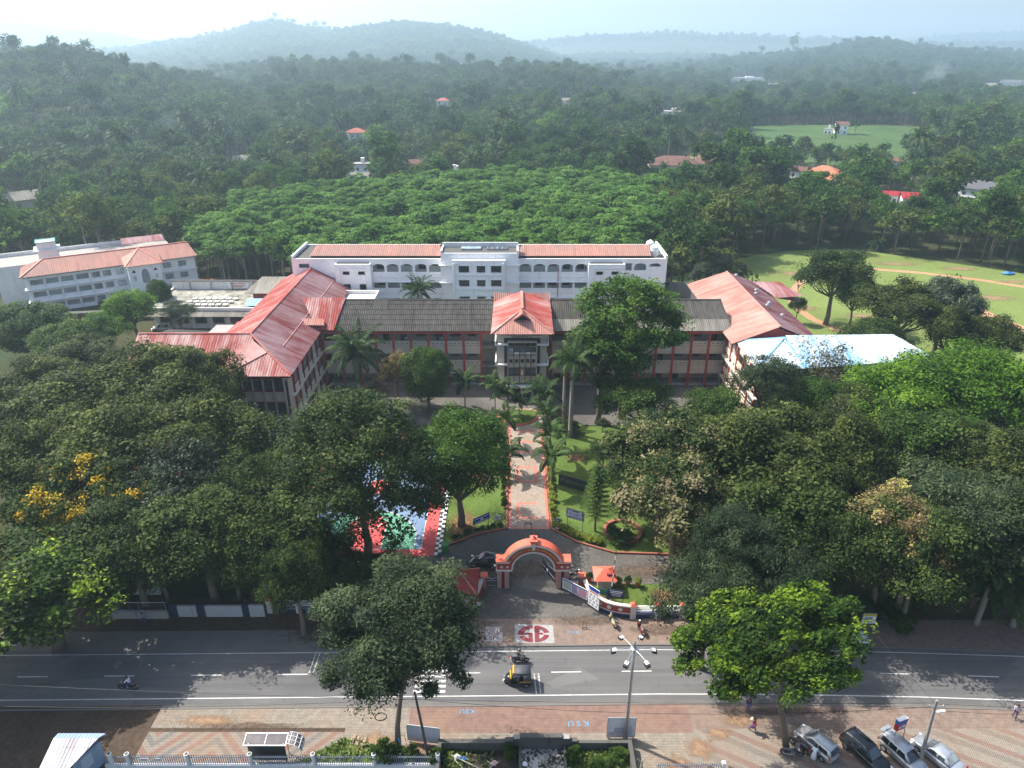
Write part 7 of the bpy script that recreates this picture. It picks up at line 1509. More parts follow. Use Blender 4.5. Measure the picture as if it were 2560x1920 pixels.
P2 = thing('utility_pole', 'leaning grey utility pole with a cross bar among the parked cars', 'utility pole', (35.2, 41.6, 0)); pc(P2, 'pole', plaster('grey cement pole', (.28, .26, .24), amount=.5), lambda m: m.tube([(0, 0, 0), (-.1, .2, 4), (-.2, .3, 7.6)], [.17, .14, .1], 8)); pc(P2, 'cross_bar', steel, lambda m: m.beam((-.7, .3, 6.9), (.6, .3, 6.9), .08)); pc(P2, 'street_light', white_paint, lambda m: m.obox((.1, .2, 6.2), (.75, .1, .05), (0, .2, 0), (0, 0, .1))); pc(P2, 'insulator', white_paint, lambda m: [m.lathe([(.03, 0), (.06, .06), (.03, .14)], (x, .3, 6.95), 6) for x in (-.65, .5)])
def wire(label, p, q, sag):
    t = thing('overhead_wire', label, 'wire', p); p, q = V3(p), V3(q); part('cable', t, iron, lambda m: m.tube([p + (q - p) * (i / 14) - V3((0, 0, sag * 4 * (i / 14) * (1 - i / 14))) for i in range(15)], .016, 4))
wire('overhead wire from the dark pole towards the lower left edge', (-8.0, 42.3, 7.3), (-62, 42.6, 7.0), 1.0); wire('overhead wire from the dark pole across to the leaning pole', (-8.0, 42.3, 7.3), (35.0, 41.9, 6.9), 1.3)
wire('upper wire from the leaning pole to the right edge', (35.0, 41.9, 7.2), (80, 42, 7.4), .9); wire('lower wire from the leaning pole to the right edge', (35.0, 41.9, 6.4), (80, 42.3, 6.4), 1.0); wire('thin wire crossing the road from the leaning pole', (35.0, 41.9, 7.2), (33.5, 58.5, 6.6), .5); wire('thin wire over the near kerb at the left', (-70, 45.0, 8.0), (35, 41.9, 7.3), 1.4); wire('slack wire slung from the court tree to the arch', (-13, 68.6, 4.2), (-1.8, 64.2, 3.2), .5)
# picket fence with round posts
def picket_fence(label, x0, x1, y, posts, h, step, pm, sq=False):
    t = thing('picket_fence', label, 'fence', (x0, y, 0)); pick = MB(); pick.box(-.03, .03, -.02, .02, .45, h); pick.raw([(-.03, -.02, h), (.03, -.02, h), (.03, .02, h), (-.03, .02, h), (0, 0, h + .1)], [(0, 1, 4), (1, 2, 4), (2, 3, 4), (3, 0, 4)]); pme = pick.mesh('picket', M('blue grey fence paint', (.21, .24, .29), .6, .15, 3))
    x = x0 + step
    while x < x1:
        if not any(abs(x - p) < .16 for p in posts): o = link(bpy.data.objects.new('picket', pme), t); o.location = (x - x0, 0, 0)
        x += step
    part('rail', t, M('blue grey fence paint', 0), lambda m: [m.beam((x0, y + .03, z), (x1, y + .03, z), .05, .06) for z in (.6, h - .25)]); part('base_wall', t, white_old, lambda m: m.box(x0, x1, y - .12, y + .12, 0, .45))
    for p in posts:
        if sq: q = part('post', t, white_old, lambda m: m.box(p - .15, p + .15, y - .15, y + .15, 0, h + .15)); continue
        q = part('post', t, white_old, lambda m: m.lathe([(.17, 0), (.17, h + .1), (.2, h + .12), (.2, h + .22), (.15, h + .24)], (p, y, 0), 12)); part('post_top', q, dark_conc, lambda m: m.lathe([(.15, h + .235), (.1, h + .26), (0, h + .27)], (p, y, 0), 10))
    return t
PF = picket_fence('blue grey picket fence with round white posts along the bottom left edge', -35.0, -6.2, 41.45, (-34.4, -32.9, -27.8, -22.4, -17.0, -11.8, -6.35), 1.55, .19, white_old)
for x, w in ((-31.5, .75), (-30.3, .5)): t = thing('fence_plate', 'small white plate on the picket fence, %s' % ('the wider left one' if w > .6 else 'the narrower right one'), 'sign', (x, 41.4, 1.1)); part('plate', t, white_paint, lambda m: m.box(x - w / 2, x + w / 2, 41.36, 41.4, .95, 1.3)); part('print', t, red_paint, lambda m: m.box(x - w * .35, x + w * .35, 41.35, 41.36, 1.08, 1.16))
picket_fence('short blue grey picket fence with a square post at the bottom right of the ruin', 12.2, 17.9, 40.75, (17.9,), 1.5, .19, white_old, True)
BT = thing('ticket_booth', 'blue painted booth with a rust stained white sheet roof at the lower left', 'booth', (-37, 41.2, 0)); bl_ = M('pale blue paint', (.25, .34, .46), .6, .15, 2); fp = [(-38.7, 40.0), (-36.4, 40.0), (-35.3, 42.1), (-38.7, 42.1)]
part('wall', BT, bl_, lambda m: m.prism(fp, 0, 2.45)); part('counter', BT, cream, lambda m: m.box(-38.4, -36.5, 39.6, 40.0, 0, 1.5)); part('window', BT, iron, lambda m: m.box(-38.4, -36.6, 39.95, 40.0, 1.6, 2.3)); part('louvre', BT, white_paint, lambda m: [m.beam((-36.2, 40.45, 1.0 + .16 * k), (-35.75, 41.3, 1.0 + .16 * k), .08, .05) for k in range(8)]); part('louvre_back', BT, iron, lambda m: m.beam((-36.22, 40.42, 1.55), (-35.73, 41.35, 1.55), .04, 1.35))
part('roof', BT, streaky('rust stained white sheet', (.62, .62, .66), (.24, .13, .13), .85, thr=(.45, .6)), lambda m: m.ribbed([(-39.0, 39.6, 2.45), (-36.5, 39.6, 2.45), (-35.2, 41.9, 3.1), (-39.0, 41.9, 3.1)], (1, 0, 0), .3, .03)); part('roof_back', BT, bl_, lambda m: m.ribbed([(-39.0, 41.9, 3.1), (-35.2, 41.9, 3.1), (-34.9, 42.5, 2.95), (-39.0, 42.5, 2.95)], (1, 0, 0), .3, .03))
BS = thing('bus_shelter', 'low bus shelter with a glazed roof and a curved ribbed end behind the fence', 'shelter', (-21, 42.4, 0)); smoke = glassm('smoky roof sheet', (.13, .11, .12), .25)
part('roof_sheet', BS, smoke, lambda m: m.face([(-23.0, 41.9, 2.2), (-19.4, 41.9, 2.2), (-19.4, 42.9, 2.45), (-23.0, 42.9, 2.45)])); part('roof_frame', BS, white_paint, lambda m: [m.beam((-23.05, y, z), (-19.35, y, z), .08, .08) for y, z in ((41.9, 2.2), (42.9, 2.45))] + [m.beam((x, 41.9, 2.22), (x, 42.9, 2.47), .07, .07) for x in (-23.0, -21.2, -19.4)]); part('back_panel', BS, iron, lambda m: m.box(-22.7, -19.5, 41.95, 42.0, .3, 2.0)); part('post', BS, steel, lambda m: [m.cyl((x, y, 0), (x, y, 2.3), .045, .045, 6) for x in (-22.6, -19.6) for y in (42.0, 42.8)])
def curved(m, mi=0):
    for i in range(5):
        a0, a1 = R(90 - 22 * i), R(90 - 22 * (i + 1)); m.face([(-19.3 + 1.15 * math.cos(a), y, 1.4 + 1.0 * math.sin(a)) for a, y in ((a0, 41.9), (a1, 41.9), (a1, 43.1), (a0, 43.1))])
part('curved_end', BS, M('grey sheet', (.18, .17, .17), .6), curved); part('curved_ribs', BS, white_paint, lambda m: [m.tube([(-19.3 + 1.17 * math.cos(R(90 - 11 * i)), y, 1.42 + 1.0 * math.sin(R(90 - 11 * i))) for i in range(11)], .025, 4) for y in (41.9, 42.3, 42.7, 43.1)] + [m.beam((-19.3 + 1.17 * math.cos(R(a)), 41.9, 1.42 + math.sin(R(a))), (-19.3 + 1.17 * math.cos(R(a)), 43.1, 1.42 + math.sin(R(a))), .04) for a in (80, 55, 30, 5)])
sheet('verge_grass', [[(-19.4, 41.6), (-6.6, 41.6), (-7.4, 42.6), (-10.2, 42.5), (-11.6, 43.0), (-13.4, 44.1), (-15.0, 44.3), (-17.2, 43.0)]], .034, grass_m)
weed = MB(); gm = LEAF['mid']; rw = np.random.default_rng(3); n = 2600
X = rw.uniform(-19.2, -6.8, n); Yw = rw.uniform(41.6, 44.2, n); kp = inside([(-19.4, 41.6), (-6.6, 41.6), (-7.4, 42.6), (-10.2, 42.5), (-11.6, 43.0), (-13.4, 44.1), (-15.0, 44.3), (-17.2, 43.0)], X, Yw) & (np.sin(X * 2.1) * np.sin(Yw * 3) + rw.normal(0, .5, n) > -.3)
X = np.concatenate([X[kp], rw.uniform(2.9, 9.2, 1500), rw.uniform(-6.0, -4.2, 500), rw.uniform(-4.2, -1.6, 120), rw.uniform(2.2, 3.4, 260)]); m_ = len(X) - kp.sum(); Yw = np.concatenate([Yw[kp], rw.uniform(40.2, 43.0, m_)])
C = np.stack([X, Yw, rw.uniform(.08, .3, len(X))], 1); T = unit(rw.normal(size=(len(X), 3)) * np.array([1, 1, .4]) + np.array([0, 0, .5])); Nn = unit(rw.normal(size=(len(X), 3)) * .6 + np.array([0, -.1, 1])); Nn = unit(Nn - T * np.sum(Nn * T, 1, keepdims=True))
tag(link(bpy.data.objects.new('weeds', leafmesh('weeds', C, T, Nn, rw.uniform(.2, .5, len(X)), rw.uniform(.08, .2, len(X)), np.clip(rw.normal(.5, .2, len(X)), 0, 1), [leafm('weed leaves', (.05, .075, .015), (.11, .16, .03), (.2, .24, .06), .3)]))), kind='stuff')
stone_m = plaster('brown boulder stone', (.34, .25, .18), (.12, .08, .06), .5); rb = random.Random(12)
for i in range(46):
    f = rb.random(); x, y = -14.6 + 4.6 * f + rb.uniform(-.2, .2), 44.15 - 1.15 * f + rb.uniform(-.42, .42); s_ = rb.uniform(.12, .26); mb = MB(); mb.sphere((0, 0, 0), s_, 7, 5, sq=(rb.uniform(.8, 1.4), rb.uniform(.7, 1.1), rb.uniform(.55, .8)))
    mb.v = [(a + rb.uniform(-.2, .2) * s_, b_2 + rb.uniform(-.2, .2) * s_, c_ + rb.uniform(-.15, .15) * s_) for a, b_2, c_ in mb.v]; o = mb.build('stone', stone_m); o.location = (x, y, s_ * .5); tag(o, 'brown boulder in the row of stones edging the grassy verge', 'stone', 'boulders edging the verge')
# the overgrown ruin
RU = thing('ruined_enclosure', 'blackened low wall around an overgrown plot at the bottom centre', 'wall', (2, 43, 0)); blk = dark_conc
for nm, b_ in (('wall', (-6.2, -.6, 43.1, 43.5, 0, 1.0)), ('wall_step', (-.6, .1, 43.1, 43.5, 0, 1.25)), ('wall_step', (.1, .7, 43.1, 43.5, 0, 1.5)), ('wall_crest', (.7, 4.4, 43.05, 43.5, 0, 1.75)), ('wall_step', (4.4, 5.1, 43.1, 43.5, 0, 1.5)), ('wall_step', (5.1, 5.75, 43.1, 43.5, 0, 1.2)), ('wall', (5.75, 10.2, 43.1, 43.4, 0, 1.0)), ('side_wall', (10.2, 10.55, 38, 43.4, 0, 1.05)), ('side_wall', (-6.5, -6.2, 38, 43.5, 0, 1.0)), ('cross_wall', (.6, .8, 38, 43.05, 0, .7)), ('cross_wall', (4.5, 4.7, 38, 43.05, 0, .7))): wbox(nm, RU, blk, *b_)
for x in (.15, 4.45): wbox('coping', RU, grey_conc, x, x + .6, 43.08, 43.52, 1.5, 1.56)
sheet('ruin_floor', [[(-6.2, 38), (.6, 38), (.6, 43.1), (-6.2, 43.1)]], .04, groundm('dark rubbish soil', [(.35, (.02, .017, .014)), (.6, (.06, .05, .04)), (.75, (.14, .12, .10))], .9, 5)); sheet('ruin_floor', [[(.8, 38), (4.5, 38), (4.5, 43.05), (.8, 43.05)]], .3, groundm('flaking cement floor', [(.46, (.035, .03, .028)), (.5, (.30, .29, .27)), (.7, (.45, .44, .42))], .8, 4)); sheet('ruin_floor', [[(4.7, 38), (10.2, 38), (10.2, 43.1), (4.7, 43.1)]], .04, grass_m)
CH = thing('plastic_chair', 'pinkish plastic chair tipped over in the rubbish of the ruin', 'chair', (-2.0, 41.9, .15)); CH.rotation_euler = (R(75), R(10), R(40)); ch_m = M('faded pink plastic', (.50, .36, .33), .5, .1, 3)
pc(CH, 'seat', ch_m, lambda m: m.box(-.25, .25, -.25, .25, .42, .46)); pc(CH, 'backrest', ch_m, lambda m: [m.box(-.25 + .12 * k, -.18 + .12 * k, .22, .26, .46, .9) for k in range(5)] + [m.box(-.25, .3, .22, .27, .86, .95)])
for x in (-.23, .19):
    for y in (-.23, .19): pc(CH, 'leg', ch_m, lambda m: m.box(x, x + .04, y, y + .04, 0, .42))
    pc(CH, 'arm', ch_m, lambda m: (m.box(x, x + .04, -.23, .22, .64, .68), m.box(x, x + .04, -.23, -.18, .46, .64)))
for i, (p, q, lab) in enumerate((((-5.3, 42.3, .5), (-.9, 40.3, .15), 'long bamboo pole lying across the rubbish of the ruin'), ((-5.0, 42.0, .3), (-2.8, 39.9, .12), 'shorter bamboo pole under the long one in the ruin'))): t = thing('bamboo_pole', lab, 'pole', p); part('cane', t, M('bamboo', (.36, .34, .26), .6, .15, 3), lambda m: m.tube([p, q], .045, 6))
for i, (x, y, z, s_, mt, lab) in enumerate(((-4.75, 42.2, .35, .3, white_paint, 'white plastic bag hung on the bamboo in the ruin'), (-4.2, 42.1, .2, .26, M('blue bag', (.03, .15, .40), .5), 'blue bag beside the white one in the ruin'), (1.1, 41.5, .4, .22, white_paint, 'white box lid on the cement floor of the ruin'), (4.9, 41.2, .15, .18, white_paint, 'white scrap in the grass of the ruin'), (-3.6, 41.0, .1, .12, white_paint, 'pale scrap on the dark soil of the ruin'), (1.05, 42.6, .5, .2, grey_conc, 'grey bucket on the ruin wall foot'))):
    mb = MB(); mb.sphere((0, 0, 0), s_, 8, 5, sq=(1.2, .8, .7)); mb.v = [(a + rb.uniform(-.25, .25) * s_, b_2 + rb.uniform(-.25, .25) * s_, c_ + rb.uniform(-.2, .2) * s_) for a, b_2, c_ in mb.v]; o = mb.build('rubbish', mt); o.location = (x, y, z); tag(o, lab, 'rubbish')
for i, (x, y, h, r_, lab) in enumerate(((-6.7, 42.0, 1.6, .7, 'bright creeper on the left end of the ruin wall'), (-.1, 42.4, 1.3, .7, 'green weeds in the corner left of the cement floor'), (5.3, 42.3, 1.3, .8, 'green bush right of the cement floor of the ruin'), (9.3, 42.3, 1.2, .9, 'green bush in the right corner of the ruin'), (7.6, 41.2, 1.0, .9, 'low yellowish bush in the middle of the grassy ruin'), (-11.2, 41.9, 2.6, 1.0, 'leafy bush growing through the picket fence'), (-8.9, 42.3, 1.4, .8, 'green plant at the foot of the pale tree'), (-10.2, 42.1, 1.8, .8, 'second leafy bush right of the one in the picket fence'))): grow('bush', 'leafy_shrub', x, y, h, r_, lab, cat='bush')
t = thing('dead_stump', 'pale dead branch stump standing right of the ruin', 'stump', (10.95, 40.9, 0)); pc(t, 'wood', bark_pale, lambda m: (m.tube([(0, 0, 0), (.05, 0, .9), (.1, 0, 1.7)], [.12, .1, .07], 7), m.tube([(.08, 0, 1.4), (-.35, .1, 1.75)], [.05, .03], 5), m.tube([(.08, 0, 1.5), (.4, 0, 2.1)], [.05, .03], 5)))
FG = thing('flag_stand', 'thin bent pole with a small blue pennant beside the dark utility pole', 'flag', (-9.0, 42.5, 0)); pc(FG, 'pole', iron, lambda m: m.tube([(0, 0, 0), (-.25, 0, 2.7), (-1.0, 0, 2.8)], .025, 5)); pc(FG, 'pennant', M('blue cloth', (.05, .30, .60), .7), lambda m: m.raw([(-.98, 0, 2.5), (-.75, .03, 2.3), (-.6, 0, 1.4), (-.98, .01, 2.5)], [(0, 1, 2)]))
AT = thing('bank_sign', 'red and blue box sign on two raking legs among the parked cars', 'sign', (33.9, 43.3, 0)); pc(AT, 'box', M('red sign', (.45, .03, .04), .4), lambda m: m.obox((-.5, -.25, 2.5), (.95, .35, 0), (-.12, .3, 0), (0, 0, .75))); pc(AT, 'top_band', sky_blue, lambda m: m.obox((-.51, -.26, 3.25), (.97, .36, 0), (-.13, .32, 0), (0, 0, .42))); pc(AT, 'cap', white_paint, lambda m: m.obox((-.52, -.27, 3.67), (.99, .37, 0), (-.14, .34, 0), (0, 0, .06))); text_mesh('lettering', 'ATM', .42, white_paint, AT, (33.93, 43.2, 2.88), (R(90), 0, R(20)), .03, bold=.01)
for x in (-.3, .35): pc(AT, 'leg', steel, lambda m: m.tube([(x * 2.0, .1, 0), (x, 0, 2.5)], .05, 6))

# lettering painted on the paving
def worn(name, c):            # paint on blocks: the joints and rubbed patches show the paving
    m, nt, b = nodes(name); p = pos(nt); br = nt.nodes.new('ShaderNodeTexBrick'); L(nt, p, br.inputs['Vector']); br.inputs['Scale'].default_value = 1; br.inputs['Brick Width'].default_value = .26; br.inputs['Row Height'].default_value = .16; br.inputs['Mortar Size'].default_value = .02
    f = ramp(nt, noise(nt, 2.2, 5, p, .7), [(.45, (0, 0, 0)), (.72, (.75, .75, .75))]); br.inputs['Mortar'].default_value = (*sc(c, .45), 1); a = mixc(nt, f, c, (.20, .16, .14)); L(nt, a, br.inputs['Color1']); L(nt, mixc(nt, .2, a, (.2, .17, .15)), br.inputs['Color2']); L(nt, br.outputs[0], b.inputs['Base Color']); b.inputs['Roughness'].default_value = .9; b.inputs['Specular IOR Level'].default_value = .15; return m
white_r = worn('white ground paint', (.42, .42, .42)); red_r = worn('red ground paint', (.22, .028, .045)); blue_r = M('blue chalk', (.10, .30, .48), .9, .3, 4)
L1 = thing('painted_slogan', 'white painted rectangle with a red hand lettered slogan on the far pavement', 'painted sign', (-1.5, 57, .05)); part('ground_paint', L1, white_r, lambda m: m.face([(-2.85, 55.9, .044), (-.95, 55.9, .044), (-1.05, 58.0, .044), (-2.8, 58.0, .044)]))
for s_, y, sz in (('VOTE', 57.5, .74), ('FOR', 56.95, .62), ('SFI', 56.35, .8)): text_mesh('lettering', s_, sz, red_r, L1, (-1.93, y, .05), (0, 0, R(1)), .002, 1.1)
L2 = thing('painted_emblem', 'white painted panel with a large red oval emblem on the far pavement', 'painted sign', (2.3, 57, .05)); part('ground_paint', L2, white_r, lambda m: m.face([(.25, 55.65, .044), (4.45, 55.65, .044), (4.4, 58.25, .044), (.35, 58.4, .044)]))
def emb(m):
    cx, cy_, a, b = 2.3, 56.97, 1.68, 1.23
    def E(t, r): return (cx + a * r * math.cos(R(t)), cy_ + b * r * math.sin(R(t)), .05)
    def arcq(t0, t1, r0, r1, n=14):
        for i in range(n):
            u0, u1 = t0 + (t1 - t0) * i / n, t0 + (t1 - t0) * (i + 1) / n; m.face([E(u0, r0), E(u0, r1), E(u1, r1), E(u1, r0)])
    def rect(x0, x1, y0, y1): m.face([(x0, y0, .054), (x1, y0, .054), (x1, y1, .054), (x0, y1, .054)])
    arcq(93, 190, .62, 1.0); arcq(198, 266, .62, 1.0); rect(cx - 1.62, cx - .12, cy_ - .12, cy_ + .14); rect(cx - .55, cx - .12, cy_ - 1.2, cy_ - .125)
    rect(cx + .1, cx + .58, cy_ - 1.2, cy_ + 1.2); arcq(8, 80, .66, 1.0); arcq(-74, -8, .66, 1.0); rect(cx + .585, cx + 1.0, cy_ - .12, cy_ + .16)
part('emblem', L2, red_r, emb)
for txt, x, y, sz, rz, sp, lab in (('KSU', 6.1, 45.9, .85, R(180), 1.5, 'large upside down blue letters painted on the near pavement'), ('KSU', -4.2, 47.2, .7, R(180), 1.2, 'upside down blue letters painted on the near pavement beside the dark pole'), ('KSU', 6.5, 57.2, .5, R(180), 1.6, 'faint blue scribble on the far pavement beside the emblem')):
    t = thing('painted_letters', lab, 'painted sign', (x, y, .05)); text_mesh('lettering', txt, sz, blue_r, t, (x, y, .05), (0, 0, rz), .002, sp)

# ---------------------------------------------------------------- far houses, fields' mast, smoke
hm = dict(w=white_wall, c=cream_lit); hr = dict(r=streaky('villa tile roof', (.40, .11, .08), (.30, .12, .1), .4), g=grey_conc, p=roof_pale_as, b=streaky('brown tile roof', (.17, .085, .065), (.12, .07, .06), .5), o=streaky('orange tile roof', (.58, .19, .11), (.45, .17, .11), .4), d=M('dark slate roof', (.10, .10, .115), .7), m=streaky('deep red roof', (.36, .03, .04), (.28, .05, .05), .4))
for (s_, w, dp, st_, rk, wk, mk_, lab, nm), (x, y, z) in zip(HSPEC, HPOS):
    az = math.atan2(x, y) * -1 + (.25 if 'gable' == rk else -.12) * (1 if int(w) % 2 else -1); t = thing(nm, lab, 'building' if 'institution' in nm or nm == 'hall' else 'house', (x, y, z - .3), az); h = 3.3 * st_ + .6; a, b = w / 2, dp / 2
    pc(t, 'wall', hm[wk], lambda m: (m.box(-a, a, -b, b, -2, h), m.prism([(-b, h), (b, h), (0, h + b * .55)], -a, a, plane='x') if rk == 'gable' else None))
    F0 = Fr((-a, -b), 0); n = max(2, int(w / 4))
    for k in range(st_):
        for i in range(n):
            a0 = w * (i + .5) / n - .7; z0 = .9 + 3.3 * k; wd = MB(); F0.box(wd, a0, a0 + 1.4, -.05, .06, z0, z0 + 1.5); wo_ = wd.build('window', white_paint, t, local=True); pb = MB(); F0.box(pb, a0 + .1, a0 + 1.3, .06, .08, z0 + .1, z0 + 1.4); pb.build('pane', glass_dark, wo_, local=True)
        if k: pc(t, 'floor_ledge', white_paint, lambda m: m.box(-a - .5, a + .5, -b - .9, -b, 3.3 * k + .25, 3.3 * k + .4))
    o_ = .7
    if rk == 'flat': pc(t, 'roof', hr[mk_], lambda m: m.box(-a - .4, a + .4, -b - .4, b + .4, h, h + .3)); pc(t, 'stair_head', hm[wk], lambda m: m.box(-a * .1, a * .35, -b * .2, b * .6, h + .3, h + 2.6))
    elif rk == 'hip':
        q = min(a, b) + o_; e = [(-a - o_, -b - o_, h), (a + o_, -b - o_, h), (a + o_, b + o_, h), (-a - o_, b + o_, h)]; r0, r1 = (-(a + o_ - q), 0, h + q * .5), (a + o_ - q, 0, h + q * .5)
        pc(t, 'roof', hr[mk_], lambda m: (m.ribbed([e[0], e[1], r1, r0], (1, 0, 0), .5, .05), m.ribbed([e[2], e[3], r0, r1], (1, 0, 0), .5, .05), m.ribbed([e[1], e[2], r1], (0, 1, 0), .5, .05), m.ribbed([e[3], e[0], r0], (0, 1, 0), .5, .05)))
    else: pc(t, 'roof', hr[mk_], lambda m: (m.ribbed([(-a - o_, -b - o_, h - .25), (a + o_, -b - o_, h - .25), (a + o_, 0, h + b * .55 + .1), (-a - o_, 0, h + b * .55 + .1)], (1, 0, 0), .5, .05), m.ribbed([(-a - o_, b + o_, h - .25), (a + o_, b + o_, h - .25), (a + o_, 0, h + b * .55 + .1), (-a - o_, 0, h + b * .55 + .1)], (1, 0, 0), .5, .05)))
    if 'roof tank' in lab: pc(t, 'roof_tank', white_paint, lambda m: m.lathe([(.9, h + .3), (.9, h + 2), (.3, h + 2.4), (0, h + 2.4)], (a * .6, 0, 0), 10))
for i, (u, lab) in enumerate((((137.55, 191.2), 'blue tarpaulin heap near the far right of the playing field'), ((91.92, 173.96), 'blue and white tarpaulin bundle in the middle of the playing field'))):
    o = None; mb = MB(); mb.sphere((0, 0, 0), 1.2, 10, 5, sq=(1.5, .8, .5)); rq = random.Random(i); mb.v = [(a + rq.uniform(-.2, .2), b + rq.uniform(-.2, .2), max(0, c + rq.uniform(-.15, .15))) for a, b, c in mb.v]; o = mb.build('tarpaulin', M('blue tarp', (.05, .20, .50), .6, .2, 2)); o.location = (*u, .2); tag(o, lab, 'tarpaulin')
x, y = (107.52, 180.8); t = thing('pitch_roller', 'long white pole lying on the playing field beside the round trees', 'pole', (x, y, .2)); pc(t, 'tube', white_paint, lambda m: m.cyl((-2.5, 0, .05), (2.5, .5, .05), .15, .15, 8))
def smoke(name, s_, w, h, dens):
    xx, yy, zz = hit(s_, 6); m = bpy.data.materials.new('smoke'); m.use_nodes = True; q = m.node_tree; q.nodes.clear(); v_ = q.nodes.new('ShaderNodeVolumePrincipled'); v_.inputs['Color'].default_value = (.8, .88, 1, 1)
    g = q.nodes.new('ShaderNodeTexGradient'); g.gradient_type = 'SPHERICAL'; co = coords(q); L(q, co, g.inputs[0]); n = noise(q, 2.2, 4, co)
    L(q, mth(q, 'MULTIPLY', mth(q, 'POWER', g.outputs['Fac'], 1.6), mth(q, 'MULTIPLY', mth(q, 'MAXIMUM', mth(q, 'SUBTRACT', n, .34), 0.0), dens)), v_.inputs['Density']); L(q, v_.outputs[0], q.nodes.new('ShaderNodeOutputMaterial').inputs['Volume'])
    mb = MB(); mb.sphere((0, 0, 0), 1, 16, 10); o = mb.build(name, m); o.location = (xx, yy, zz + h * .55); o.scale = (w, w * .6, h); o.rotation_euler = (0, R(22), 0); tag(o, kind='stuff')
smoke('smoke', (0.5471, -0.04552), 26, 40, .11); smoke('smoke', (-0.4657, -0.10493), 16, 18, .1)

# ---------------------------------------------------------------- vehicles
tyre_m = black; rim_m = M('alloy rim', (.45, .46, .47), .35, .1, 4, .8); lampc = glassm('clear lamp', (.55, .57, .60), .1); lampr = glassm('red lamp', (.45, .02, .03), .15); plate_m = M('number plate', (.72, .72, .70), .5, .08, 4); autoglass = glassm('tinted car glass', (.03, .035, .04), .05, .8)
def wheel(par, x, y, r, w, name='wheel'):
    q = pc(par, name, tyre_m, lambda m: m.lathe([(r * .55, -w / 2), (r * .93, -w / 2), (r, -w * .3), (r, w * .3), (r * .93, w / 2), (r * .55, w / 2)], (x, y, r), 18, axis='y'), True)
    s = 1 if y > 0 else -1; pc(q, 'rim', rim_m, lambda m: (m.lathe([(0, s * w * .42), (r * .2, s * w * .46), (r * .5, s * w * .36), (r * .58, s * w * .42)], (x, y, r), 14, axis='y'), [m.beam((x, y + s * w * .44, r), (x + r * .55 * math.cos(a), y + s * w * .42, r + r * .55 * math.sin(a)), .05, .03) for a in (0, 1.26, 2.51, 3.77, 5.03)])); return q
def loft(m, rings, mi=0, cap=True):
    n = len(rings[0]); vs = [p for r in rings for p in r]; fs = [(i * n + j, i * n + (j + 1) % n, (i + 1) * n + (j + 1) % n, (i + 1) * n + j) for i in range(len(rings) - 1) for j in range(n)]
    if cap: fs += [tuple(range(n))[::-1], tuple(range((len(rings) - 1) * n, len(rings) * n))]
    m.raw(vs, fs, mi)
